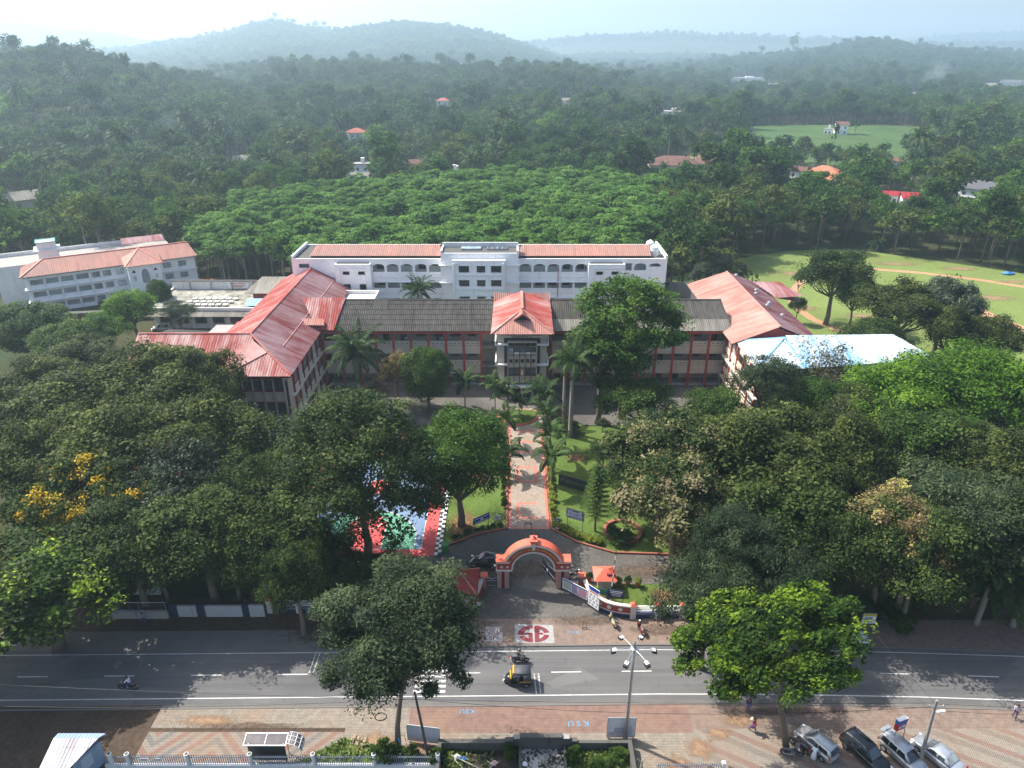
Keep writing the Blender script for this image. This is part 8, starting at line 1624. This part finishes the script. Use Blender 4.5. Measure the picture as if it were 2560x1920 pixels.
def car(name, label, col, loc, rz, Ln, W, H, hood, trunk, belt=.92, rear_rake=.35, front_rake=.75, rail=False, spoiler=False, metal=.6, glassr=None):
    """x forward; hood and trunk are the lengths of the bonnet and boot decks"""
    t = thing(name, label, 'car', (*loc, .036), rz); pt = paint('car paint %.2f %.2f %.2f' % col, col, .28, metal, .8); hw = W / 2; xr, xf = -Ln / 2, Ln / 2
    def ring(x, w, zb, zt, crown): return [(x, -w * .86, zb), (x, -w, zb + .14), (x, -w * 1.0, zt - .28), (x, -w * .97, zt - .06), (x, -w * .8, zt), (x, -w * .3, zt + crown), (x, w * .3, zt + crown), (x, w * .8, zt), (x, w * .97, zt - .06), (x, w, zt - .28), (x, w, zb + .14), (x, w * .86, zb)]
    xs = [(xr, hw * .78, .34, belt - .22, .0), (xr + .08, hw * .92, .26, belt - .08, .02), (xr + .35, hw * .99, .22, belt, .02), (xr + Ln * .3, hw, .2, belt + .01, .02), (0, hw, .2, belt, .02), (xf - hood - .1, hw, .2, belt - .01, .03), (xf - hood * .55, hw * .98, .21, belt - .07, .05), (xf - .3, hw * .93, .23, belt - .2, .04), (xf - .08, hw * .82, .28, belt - .33, .02), (xf, hw * .68, .34, belt - .42, .0)]
    pc(t, 'body', pt, lambda m: loft(m, [ring(*q) for q in xs]), True)
    b0, b1 = xr + trunk, xf - hood; t0, t1 = b0 + rear_rake, b1 - front_rake; wb, wt = hw * .94, hw * .74; zr = H
    cabin = lambda x0, x1, k, z, w: [(x0, -w * .96, z), (x0 + .1, -w, z), (x1 - .15, -w, z), (x1, -w * .9, z), (x1, w * .9, z), (x1 - .15, w, z), (x0 + .1, w, z), (x0, w * .96, z)]
    pc(t, 'cabin', pt, lambda m: loft(m, [cabin(b0, b1, 0, belt - .02, wb), cabin(b0 * .5 + t0 * .5, b1 * .5 + t1 * .5, 0, (belt + zr) / 2 - .01, (wb + wt) / 2 + .02), cabin(t0 - .02, t1 + .02, 0, zr - .06, wt + .02), cabin(t0 + .12, t1 - .12, 0, zr, wt * .9)]), True)
    lerp = lambda a, b, f: a + (b - a) * f
    def slant(x0, x1, w0, w1, z0, z1, off): return [(x0, -w0, z0), (x0, w0, z0), (x1, w1, z1), (x1, -w1, z1)]
    f0, f1 = .10, .92; zz = lambda f: belt + (zr - .06 - belt) * f
    pc(t, 'windscreen', autoglass, lambda m: m.face([(lerp(b1, t1, f) + .035, s * lerp(wb, wt, f) * .84, zz(f) + .03) for f, s in ((f0, -1), (f0, 1), (f1, 1), (f1, -1))])); pc(t, 'rear_window', glassr or autoglass, lambda m: m.face([(lerp(b0, t0, f) - .035, s * lerp(wb, wt, f) * .82, zz(f) + .03) for f, s in ((f0 + .05, 1), (f0 + .05, -1), (f1, -1), (f1, 1))]))
    for s in (-1, 1):
        nw = 3 if Ln > 4.1 and trunk < .3 else 2; a, b = lerp(b0, t0, .5) + .18, lerp(b1, t1, .35) - .28; k = (b - a) / nw
        for i in range(nw):
            q = [(a + k * i + .05, f0 + .04), (a + k * (i + 1) - .05 + (.22 if i == nw - 1 else 0), f0 + .04), (a + k * (i + 1) - .05 - (.12 if i == nw - 1 else 0), f1 - .05), (a + k * i + .05 + (.06 if i == 0 else 0), f1 - .05)]
            pc(t, 'side_window', autoglass, lambda m: m.face([(x, s * (lerp(wb, wt + .02, f) + .035), zz(f)) for x, f in (q if s < 0 else q[::-1])]))
        pc(t, 'headlight', lampc, lambda m: m.sphere((xf - .22, s * hw * .72, belt - .29), .17, 8, 5, sq=(1.2, .8, .6))); pc(t, 'tail_light', lampr, lambda m: m.sphere((xr + .12, s * hw * .82, belt - .12), .16, 8, 5, sq=(.7, .7, 1.3))); pc(t, 'door_mirror', pt, lambda m: m.sphere((b1 - .42, s * (hw + .1), belt + .06), .12, 7, 4, sq=(.7, 1.1, .7)))
        if rail: pc(t, 'roof_rail', steel, lambda m: m.tube([(t0 + .1, s * wt * .93, zr), (t0 + .25, s * wt * .93, zr + .07), (t1 - .3, s * wt * .93, zr + .07), (t1 - .15, s * wt * .93, zr)], .025, 5))
        pc(t, 'door_seam', iron, lambda m: [m.beam((x, s * (hw + .004), .35), (x, s * (hw + .002), belt - .1), .015, .01) for x in (lerp(b0, b1, .15), lerp(b0, b1, .5), lerp(b0, b1, .88))])
        for x in (xr + Ln * .19, xf - Ln * .19): wheel(t, x, s * (hw - .06), .31 if H < 1.6 else .35, .2)
    pc(t, 'bumper', pt, lambda m: (m.obox((xr - .03, -hw * .8, .34), (.12, 0, 0), (0, hw * 1.6, 0), (0, 0, .2)), m.obox((xf - .1, -hw * .66, .32), (.12, 0, 0), (0, hw * 1.32, 0), (0, 0, .16)))); pc(t, 'number_plate', plate_m, lambda m: (m.box(xr - .05, xr - .03, -.26, .26, .5, .62), m.box(xf + .02, xf + .035, -.26, .26, .36, .46))); pc(t, 'grille', iron, lambda m: m.box(xf - .06, xf + .01, -hw * .4, hw * .4, .46, .56))
    if spoiler: pc(t, 'spoiler', pt, lambda m: m.box(t0 - .3, t0 + .05, -wt * .92, wt * .92, zr - .02, zr + .05))
    return t
silver = (.52, .52, .51)
car('parked_car', 'silver hatchback with red tail lights beside the man in the white shirt', silver, (26.91, 43.45), R(124), 3.75, 1.62, 1.50, .95, .02, rear_rake=.3)
car('parked_car', 'black car with a roof rail facing the camera between two silver cars', (.012, .014, .02), (30.88, 42.46), R(-61), 4.4, 1.72, 1.62, 1.15, .02, rear_rake=.4, rail=True, metal=.3)
car('parked_car', 'silver estate car with a rear spoiler facing the camera beside the leaning pole', (.50, .51, .52), (34.04, 42.27), R(-63), 4.2, 1.62, 1.62, 1.0, .02, rear_rake=.2, rail=True, spoiler=True)
car('parked_car', 'silver saloon car, rightmost of the four parked in the row', (.50, .53, .57), (37.08, 42.27), R(121), 4.3, 1.70, 1.46, 1.1, .75, rear_rake=.6, glassr=glassm('pale rear glass', (.34, .38, .36), .1))
car('parked_car', 'white car half hidden behind the lime tipped tree at the far kerb', (.72, .73, .74), (35.27, 56.25), R(-20), 4.0, 1.7, 1.55, 1.0, .02, metal=.0)
car('parked_car', 'pale silver off road car by the flat roofed canteen', (.60, .61, .62), (-77.49, 147.55), R(185), 4.2, 1.75, 1.8, 1.0, .02, rear_rake=.15, rail=True)
jp = car('jeep', 'red open jeep in the shade at the left edge', (.40, .02, .02), (-106.78, 143.66), R(-100), 3.6, 1.6, 1.6, 1.2, .1, rear_rake=.1, metal=.1)
car('parked_car', 'black open topped car in the shade behind the left pier of the arch', (.015, .016, .018), (-3.28, 68.21), R(170), 3.7, 1.62, 1.62, 1.1, .1, metal=.2)

def two_wheeler(name, label, loc, rz, col, scooter=True, lean=0, wr=.24, pillion=False):
    t = thing(name, label, 'scooter' if scooter else 'motorcycle', (*loc, .036), rz); t.rotation_euler = (R(lean), 0, rz); pt = paint('bike paint %.2f %.2f %.2f' % col, col, .3, .2, .6); wb = .62 if scooter else .68
    for x in (-wb, wb):
        q = pc(t, 'wheel', tyre_m, lambda m: m.lathe([(wr * .7, -.05), (wr, -.04), (wr, .04), (wr * .7, .05), (wr * .7, -.05)], (x, 0, wr), 16, axis='y'), True); pc(q, 'rim', rim_m, lambda m: [m.beam((x, 0, wr), (x + wr * .72 * math.cos(a), 0, wr + wr * .72 * math.sin(a)), .04, .05) for a in (0, 1.05, 2.1, 3.14, 4.19, 5.24)])
    if scooter:
        pc(t, 'front_apron', pt, lambda m: loft(m, [[(.42, -.2, .28), (.5, 0, .28), (.42, .2, .28), (.36, 0, .28)], [(.40, -.24, .6), (.52, 0, .62), (.40, .24, .6), (.34, 0, .6)], [(.36, -.12, .98), (.44, 0, 1.0), (.36, .12, .98), (.3, 0, .98)]]), True); pc(t, 'footboard', iron, lambda m: m.box(-.05, .42, -.19, .19, .26, .32)); pc(t, 'rear_body', pt, lambda m: loft(m, [[(-.05, -.15, .3), (-.05, .15, .3), (-.05, .12, .72), (-.05, -.12, .72)], [(-.5, -.22, .36), (-.5, .22, .36), (-.5, .16, .78), (-.5, -.16, .78)], [(-.92, -.1, .56), (-.92, .1, .56), (-.92, .07, .74), (-.92, -.07, .74)]]), True); pc(t, 'front_mudguard', pt, lambda m: m.tube([(wb + .24 * math.cos(a), 0, wr + .28 * math.sin(a)) for a in (.1, .8, 1.6, 2.4)], .07, 6))
    else:
        pc(t, 'fuel_tank', pt, lambda m: m.sphere((.18, 0, .86), .26, 10, 7, sq=(1.2, .62, .62)), True); pc(t, 'frame', iron, lambda m: (m.tube([(wb, 0, wr), (.42, 0, .9)], .05, 6), m.tube([(.4, 0, .85), (.1, 0, .4), (-.2, 0, .35), (-wb, 0, wr)], .035, 6), m.tube([(-.2, 0, .7), (-.85, 0, .76)], .04, 6))); pc(t, 'engine', steel, lambda m: (m.box(-.12, .24, -.14, .14, .28, .6), m.tube([(.1, -.17, .4), (-.3, -.2, .3), (-.8, -.2, .42)], .05, 7))); pc(t, 'side_cover', pt, lambda m: m.box(-.45, -.1, -.14, .14, .5, .72)); pc(t, 'mudguard', iron, lambda m: [m.tube([(x + (wr + .05) * math.cos(a), 0, wr + (wr + .05) * math.sin(a)) for a in (.3, 1.0, 1.8, 2.6)], .06, 5) for x in (wb, -wb)])
    pc(t, 'seat', M('seat vinyl', (.10, .10, .11), .6, .2, 5), lambda m: m.sphere((-.42, 0, .80), .3, 10, 6, sq=(1.45, .5, .3)), True); pc(t, 'handlebar', iron, lambda m: m.tube([(.22, -.36, 1.02), (.36, -.12, 1.04), (.36, .12, 1.04), (.22, .36, 1.02)], .022, 6)); pc(t, 'headlight', lampc, lambda m: m.sphere((.5, 0, .96), .1, 8, 5)); pc(t, 'tail_light', lampr, lambda m: m.sphere((-.93, 0, .66), .07, 7, 4))
    for s in (-1, 1): pc(t, 'mirror', iron, lambda m: (m.tube([(.3, s * .25, 1.03), (.36, s * .34, 1.24)], .012, 4), m.sphere((.36, s * .36, 1.27), .065, 7, 4, sq=(.4, 1, .7))))
    pc(t, 'number_plate', plate_m, lambda m: m.obox((-.98, -.1, .46), (.02, 0, 0), (0, .2, 0), (-.03, 0, .12))); return t
two_wheeler('scooter', 'cream and black scooter parked nose to the curved red wall', (10.76, 58.5), R(104), (.50, .42, .22), True, 5)
two_wheeler('scooter', 'maroon and black scooter parked right of the cream one by the rail fence', (13.65, 57.39), R(100), (.16, .02, .03), True, 5)
SC = two_wheeler('scooter', 'black scooter ridden along the far lane of the road', (0.85, 53.17), R(2), (.02, .02, .025), True)
MC = two_wheeler('motorcycle', 'black motorcycle ridden along the near lane at the left', (-37.13, 49.74), R(176), (.03, .03, .04), False, wr=.3)
two_wheeler('motorcycle', 'black motorcycle parked sideways at the foot of the lime tipped tree', (24.5, 42.66), R(-12), (.025, .025, .03), False, 7, wr=.3); two_wheeler('motorcycle', 'dark motorcycle with a maroon tail standing right behind the sideways one', (25.35, 43.25), R(128), (.09, .02, .04), False, 7, wr=.3)
two_wheeler('motorcycle', 'dark motorcycle in the shade right of the arch', (7.35, 66.0), R(20), (.02, .02, .025), False, 6, wr=.3); two_wheeler('bicycle_frame', '', (0, -30), 0, (.1, .1, .1)) if False else None
cp = thing('barrier_stand', 'small bent iron hoop stand on the far pavement before the gate', 'stand', (*(7.76, 57.8), .03)); pc(cp, 'hoop', iron, lambda m: (m.tube([(-.2, 0, 0), (-.1, .1, .8), (.0, .1, 1.1), (.1, .1, .8), (.25, 0, 0)], .025, 5), m.tube([(.3 * math.cos(a * .5), -.1 + .18 * math.sin(a * .5), .05) for a in range(14)], .025, 4)))
for i, (u, lab) in enumerate((((5.66, 63.26), 'folded iron stand under the left end of the photo banner'), ((8.25, 61.19), 'folded iron stand between the two banners'), ((9.23, 59.95), 'folded iron stand under the tall portrait banner'))):
    t = thing('banner_stand', lab, 'stand', (*u, .02)); pc(t, 'frame', iron, lambda m: [m.tube([(-.5 + .25 * k, -.25, .03), (-.3 + .25 * k, .25, .03 + .15), (-.1 + .25 * k, -.2, .03)], .025, 4) for k in range(4)])

# auto rickshaw
AR = thing('auto_rickshaw', 'black auto rickshaw with yellow front panels driving left', 'auto rickshaw', (.55, 50.55, .03), R(180)); yel = paint('taxi yellow', (.62, .36, .01), .4, 0, .3); blk2 = paint('rickshaw black', (.012, .012, .015), .35, 0, .4); canvas = M('black canvas', (.06, .065, .075), .6, .2, 2)
pc(AR, 'tub', blk2, lambda m: loft(m, [[(-1.3, -.62, .4), (-1.3, .62, .4), (-1.3, .62, .95), (-1.3, -.62, .95)], [(-.2, -.66, .3), (-.2, .66, .3), (-.2, .66, .9), (-.2, -.66, .9)], [(-.1, -.62, .28), (-.1, .62, .28), (-.1, .62, .42), (-.1, -.62, .42)], [(.75, -.5, .3), (.75, .5, .3), (.75, .5, .45), (.75, -.5, .45)]])); pc(AR, 'nose', blk2, lambda m: loft(m, [[(.6, -.52, .35), (.6, .52, .35), (.6, .45, 1.05), (.6, -.45, 1.05)], [(1.05, -.35, .4), (1.05, .35, .4), (1.0, .3, 1.0), (1.0, -.3, 1.0)], [(1.3, -.15, .5), (1.3, .15, .5), (1.22, .12, .85), (1.22, -.12, .85)]]), True)
pc(AR, 'front_panel', yel, lambda m: (m.obox((.66, -.5, 1.0), (.1, 0, 0), (0, 1.0, 0), (0, 0, .16)), m.obox((.34, -.5, 1.66), (.16, 0, 0), (0, 1.0, 0), (0, 0, .16)), m.obox((.56, -.56, 1.05), (.06, 0, 0), (0, .07, 0), (-.16, 0, .65)), m.obox((.56, .49, 1.05), (.06, 0, 0), (0, .07, 0), (-.16, 0, .65)))); pc(AR, 'windscreen', autoglass, lambda m: m.face([(.68, -.48, 1.12), (.68, .48, 1.12), (.47, .45, 1.68), (.47, -.45, 1.68)]))
pc(AR, 'canopy', canvas, lambda m: (loft(m, [[(.45, -.6, 1.62), (.45, -.45, 1.78), (.45, .45, 1.78), (.45, .6, 1.62)], [(-.4, -.66, 1.66), (-.4, -.5, 1.84), (-.4, .5, 1.84), (-.4, .66, 1.66)], [(-1.2, -.64, 1.6), (-1.2, -.5, 1.76), (-1.2, .5, 1.76), (-1.2, .64, 1.6)]]), m.box(-1.3, -1.24, -.64, .64, .9, 1.7), [m.box(-1.24, -.55, y, y + .03, .9, 1.62) for y in (-.67, .64)]), True); pc(AR, 'yellow_stripe', yel, lambda m: [m.box(-1.28, -.2, y, y + .02, .78, .84) for y in (-.69, .67)]); pc(AR, 'canopy_post', iron, lambda m: [m.beam((x, y, .9), (x - .1, y, 1.66), .04) for x in (-.15, .6) for y in (-.58, .58)]); pc(AR, 'seat', M('seat vinyl', 0), lambda m: (m.box(-1.1, -.6, -.55, .55, .6, .8), m.box(.05, .3, -.3, .3, .55, .75))); pc(AR, 'handlebar', iron, lambda m: m.tube([(.6, -.3, 1.05), (.62, 0, 1.0), (.6, .3, 1.05)], .025, 5)); pc(AR, 'mudguard', white_paint, lambda m: m.tube([(1.12 + .26 * math.cos(a), 0, .24 + .28 * math.sin(a)) for a in (.0, .6, 1.3, 2.0, 2.7)], .1, 6)); pc(AR, 'headlight', lampc, lambda m: m.sphere((1.26, 0, .82), .12, 8, 6)); pc(AR, 'tail_light', lampr, lambda m: [m.sphere((-1.31, y, .62), .06, 6, 4) for y in (-.5, .5)])
for x, y in ((1.12, 0), (-.85, -.56), (-.85, .56)): wheel(AR, x, y if y else .001, .23, .12)
wheel

# ---------------------------------------------------------------- people
skin_m = M('brown skin', (.22, .115, .07), .55, .1, 5); hair_m = M('black hair', (.012, .010, .010), .5, .2, 6)
def cloth(n, c): return M(n, c, .85, .18, 6)
def person(label, loc, rz, joints, top, bottom, z=.036, skirt=None, cover=None, helmet=None, shoes=None, sc_=1.0):
    """one continuous skinned body; faces take the colour of the garment or skin on the limb they belong to"""
    t = thing('person', label, 'person', (*loc, z), rz); t.scale = (sc_,) * 3; J = joints
    names = ['pelvis', 'waist', 'chest', 'neck', 'head', 'crown', 'shl', 'ell', 'wrl', 'hal', 'shr', 'elr', 'wrr', 'har', 'hil', 'knl', 'anl', 'tol', 'hir', 'knr', 'anr', 'tor']
    rad = dict(pelvis=.145, waist=.13, chest=.15, neck=.055, head=.095, crown=.075, shl=.07, ell=.046, wrl=.034, hal=.036, shr=.07, elr=.046, wrr=.034, har=.036, hil=.10, knl=.062, anl=.045, tol=.035, hir=.10, knr=.062, anr=.045, tor=.035)
    E = [('pelvis', 'waist'), ('waist', 'chest'), ('chest', 'neck'), ('neck', 'head'), ('head', 'crown'), ('chest', 'shl'), ('shl', 'ell'), ('ell', 'wrl'), ('wrl', 'hal'), ('chest', 'shr'), ('shr', 'elr'), ('elr', 'wrr'), ('wrr', 'har'), ('pelvis', 'hil'), ('hil', 'knl'), ('knl', 'anl'), ('anl', 'tol'), ('pelvis', 'hir'), ('hir', 'knr'), ('knr', 'anr'), ('anr', 'tor')]
    me = bpy.data.meshes.new('body skeleton'); bm = bmesh.new(); lay = bm.verts.layers.skin.verify(); vv = {}
    for n_ in names: v = bm.verts.new(J[n_]); v[lay].radius = (rad[n_],) * 2; v[lay].use_root = n_ == 'pelvis'; vv[n_] = v
    for a, b in E: bm.edges.new((vv[a], vv[b]))
    bm.to_mesh(me); bm.free(); o = bpy.data.objects.new('body', me); COL.objects.link(o); md = o.modifiers.new('skin', 'SKIN'); md.use_smooth_shade = True; sd = o.modifiers.new('sub', 'SUBSURF'); sd.levels = sd.render_levels = 1
    dg = bpy.context.evaluated_depsgraph_get(); body = bpy.data.meshes.new_from_object(o.evaluated_get(dg)); COL.objects.unlink(o); bpy.data.objects.remove(o)
    body.materials.clear(); [body.materials.append(m) for m in (skin_m, top, bottom, shoes or iron)]
    part_of = {('pelvis', 'waist'): 1, ('waist', 'chest'): 1, ('chest', 'shl'): 1, ('chest', 'shr'): 1, ('shl', 'ell'): 1, ('shr', 'elr'): 1, ('pelvis', 'hil'): 2, ('pelvis', 'hir'): 2, ('hil', 'knl'): 2, ('hir', 'knr'): 2, ('knl', 'anl'): 2, ('knr', 'anr'): 2, ('anl', 'tol'): 3, ('anr', 'tor'): 3}
    segs = [(V3(J[a]), V3(J[b]), part_of.get((a, b), 0)) for a, b in E]
    for p in body.polygons:
        c = p.center; best = 9; mi = 0
        for a, b, k in segs:
            d = b - a; f = max(0, min(1, (c - a).dot(d) / max(d.length_squared, 1e-6))); l = (c - a - d * f).length
            if l < best: best, mi = l, k
        p.material_index = mi
    link(bpy.data.objects.new('body', body), t); H_ = V3(J['head']); C_ = V3(J['crown']); fw = V3(J.get('face', (1, 0, 0))).normalized(); up = (C_ - H_).normalized(); sd_ = up.cross(fw)
    hm_ = MB(); hm_.sphere(tuple(H_ + up * .05 - fw * .03), .115, 10, 7, sq=(.95, .92, 1.0)); hm_.build('helmet' if helmet else 'hair', helmet or hair_m, t, local=True, smooth=True)
    fm = MB(); fm.sphere(tuple(H_ + fw * .10 - up * .005), .022, 6, 4); [fm.sphere(tuple(H_ + sd_ * s * .095), .026, 6, 4) for s in (-1, 1)]; fm.build('nose_and_ears', skin_m, t, local=True)
    em = MB(); [em.sphere(tuple(H_ + fw * .088 + sd_ * s * .036 + up * .02), .012, 5, 3) for s in (-1, 1)]; em.raw([tuple(H_ + fw * .093 + sd_ * .02 - up * .045), tuple(H_ + fw * .093 - sd_ * .02 - up * .045), tuple(H_ + fw * .09 - up * .058)], [(0, 1, 2)]); em.build('eyes_and_mouth', iron, t, local=True)
    for h_, w_ in (('hal', 'wrl'), ('har', 'wrr')):
        d = (V3(J[h_]) - V3(J[w_])).normalized(); q = d.orthogonal().normalized(); r_ = d.cross(q); hd = MB()
        for k, (ln_, of) in enumerate(((.075, -.03), (.085, -.01), (.08, .01), (.062, .028))): b0 = V3(J[h_]) + q * of; hd.tube([b0, b0 + d * ln_ * .55 + r_ * .012, b0 + d * ln_ + r_ * .03], [.010, .009, .006], 5)
        b0 = V3(J[w_]) + d * .03; hd.tube([b0, b0 - q * .05 + d * .03, b0 - q * .06 + d * .065 + r_ * .015], [.013, .011, .008], 5); hd.build('fingers', skin_m, t, local=True)
    if skirt: z1 = J['waist'][2]; x1, y1 = J['pelvis'][:2]; mb = MB(); mb.lathe([(.135, z1), (.17, z1 - .15), (skirt[1], skirt[2]), (skirt[1] * .9, skirt[2])], (x1, y1, 0), 12); mb.build('tunic', skirt[0], t, local=True, smooth=True)
    if cover: mb = MB(); mb.raw([tuple(V3(J['neck']) + V3(q)) for q in ((-.02, -.2, -.02), (-.02, .2, -.02), (-.16, .16, -.5), (-.2, -.12, -.75), (.06, -.12, .03), (.06, .12, .03))], [(0, 4, 5, 1), (0, 1, 2, 3)]); mb.build('shawl', cover, t, local=True)
    return t
def stand(step=.0, arm=.15, stoop=0):
    s = step; return dict(pelvis=(0, 0, .93), waist=(.01 + stoop * .1, 0, 1.1 - stoop * .02), chest=(.03 + stoop * .35, 0, 1.33 - stoop * .12), neck=(.05 + stoop * .5, 0, 1.47 - stoop * .22), head=(.07 + stoop * .58, 0, 1.60 - stoop * .28), crown=(.06 + stoop * .62, 0, 1.68 - stoop * .30), shl=(.03 + stoop * .35, .19, 1.40 - stoop * .14), ell=(-arm * .8 + stoop * .5, .25, 1.14 - stoop * .25), wrl=(.05 + arm * .3 + stoop * .7, .25, .91 - stoop * .1), hal=(.07 + arm * .4 + stoop * .75, .24, .83 - stoop * .1), shr=(.03 + stoop * .35, -.19, 1.40 - stoop * .14), elr=(arm * .9 + stoop * .5, -.25, 1.15 - stoop * .25), wrr=(arm * 1.6 + .08 + stoop * .7, -.23, .94 - stoop * .1), har=(arm * 1.8 + .10 + stoop * .75, -.22, .86 - stoop * .1), hil=(0, .095, .88), knl=(s * .55 + .03, .1, .49), anl=(s * .62, .1, .09), tol=(s * .62 + .17, .11, .035), hir=(0, -.095, .88), knr=(-s * .25 + .04, -.1, .49), anr=(-s * .9, -.1, .10), tor=(-s * .9 + .17, -.11, .035))
def ride(seat=.8, reach=.36, bar=1.02, foot=.3): return dict(pelvis=(-.28, 0, seat + .12), waist=(-.27, 0, seat + .28), chest=(-.2, 0, seat + .52), neck=(-.16, 0, seat + .68), head=(-.12, 0, seat + .81), crown=(-.13, 0, seat + .89), shl=(-.19, .19, seat + .59), ell=(.0, .28, seat + .38), wrl=(.2, .3, bar + .02), hal=(.26, .3, bar + .02), shr=(-.19, -.19, seat + .59), elr=(.0, -.28, seat + .38), wrr=(.2, -.3, bar + .02), har=(.26, -.3, bar + .02), hil=(-.26, .1, seat + .1), knl=(.14, .2, seat - .05), anl=(.12, .17, foot + .1), tol=(.3, .18, foot + .04), hir=(-.26, -.1, seat + .1), knr=(.14, -.2, seat - .05), anr=(.12, -.17, foot + .1), tor=(.3, -.18, foot + .04))
maroon_c, navy_c, white_c, pink_c, violet_c, dark_c, grey_c = cloth('maroon cloth', (.20, .02, .05)), cloth('navy cloth', (.03, .04, .12)), cloth('white cloth', (.74, .76, .80)), cloth('pink cloth', (.45, .22, .26)), cloth('violet cloth', (.14, .10, .28)), cloth('dark cloth', (.03, .03, .04)), cloth('grey cloth', (.24, .25, .28))
person('woman in a maroon dress with a pale shawl walking up the garden path', (1.12, 96.15), R(95), stand(.25), maroon_c, maroon_c, .046, skirt=(maroon_c, .24, .45), cover=pink_c)
person('person in navy carrying a red bag, walking on the near pavement beside the road', (22.03, 47.21), R(-100), stand(.3), navy_c, navy_c, .05, skirt=(violet_c, .22, .62))
person('person in a violet tunic with a cream backpack striding over the parking stripes', (21.82, 45.05), R(-60), stand(.38, .2), maroon_c, navy_c, .05, skirt=(violet_c, .25, .62))
t = thing('backpack', 'cream backpack on the back of the person in the violet tunic', 'backpack', (*(21.82, 45.05), .05), R(-60)); pc(t, 'bag', cloth('cream canvas', (.66, .58, .42)), lambda m: m.sphere((-.24, .02, 1.28), .2, 10, 7, sq=(.75, .95, 1.15)), True); pc(t, 'strap', cloth('cream canvas', 0), lambda m: [m.tube([(-.2, y, 1.42), (.0, y, 1.49), (.16, y, 1.3), (-.1, y, 1.1)], .02, 4) for y in (-.12, .12)])
t = thing('handbag', 'red bag held in front of the person in the violet tunic', 'bag', (*(21.82, 45.05), .05), R(-60)); pc(t, 'bag', cloth('red bag cloth', (.45, .03, .04)), lambda m: m.sphere((.24, -.12, 1.12), .15, 8, 6, sq=(.6, 1, .9)), True)
t = thing('handbag', 'dark red bag at the side of the person in navy', 'bag', (*(22.03, 47.21), .05), R(-100)); pc(t, 'bag', cloth('plum bag cloth', (.22, .03, .07)), lambda m: m.sphere((-.05, .3, .95), .14, 8, 6, sq=(1, .5, .9)), True); pc(t, 'strap', dark_c, lambda m: m.tube([(-.05, .3, 1.05), (.0, .21, 1.47)], .012, 4))
person('man in a long white shirt stooping beside the silver hatchback', (26.19, 42.11), R(60), stand(.06, .1, .5), white_c, white_c, .036, skirt=(white_c, .24, .35))
person('person in a pale lilac shirt with a dark bag walking near the right edge', (46.53, 46.5), R(-120), stand(.3), cloth('lilac shirt cloth', (.50, .46, .58)), navy_c)
t = thing('backpack', 'dark backpack of the person at the right edge', 'backpack', (*(46.53, 46.5), .036), R(-120)); pc(t, 'bag', dark_c, lambda m: m.sphere((-.22, .02, 1.26), .18, 9, 6, sq=(.7, .9, 1.2)), True)
x, y = (0.85, 53.17); person('scooter rider in dark clothes and a pale helmet in the far lane', (x, y), R(2), ride(.8), dark_c, grey_c, .036, helmet=grey_c)
x, y = (-37.13, 49.74); person('motorcycle rider in a loose white shirt in the near lane at the left', (x, y), R(176), ride(.82, foot=.25), white_c, navy_c, .036)
person('driver in a white shirt inside the auto rickshaw', (.55, 50.55), R(180), {k: (v[0] + .42, v[1], v[2] - .08) for k, v in ride(.72, bar=1.06, foot=.34).items()}, white_c, dark_c, .03)
person('person standing on the far verge beside the mesh fence at the left', (-39.63, 58.38), R(-60), stand(.15), grey_c, navy_c, .02)
for u, c, lab in ((1010, white_c, 'person in white on the upper corridor, left of the entrance'), (1091, navy_c, 'person in navy leaning on the upper corridor near the entrance'), (1103, white_c, 'person in white beside the one in navy on the upper corridor'), (1271, navy_c, '')):
    if lab: person(lab, ((u - 1280) * 126.5 / 1775, 120.3), R(-90), stand(.05), c, dark_c, 7.62)
person('person in dark clothes on the clay track of the playing field', (73.65, 175.97), R(30), stand(.2), dark_c, dark_c, .03)
person('person in a white shirt by the gate lane beside the street tree', (-3.62, 60.19), R(-80), stand(.2), white_c, dark_c, .036)
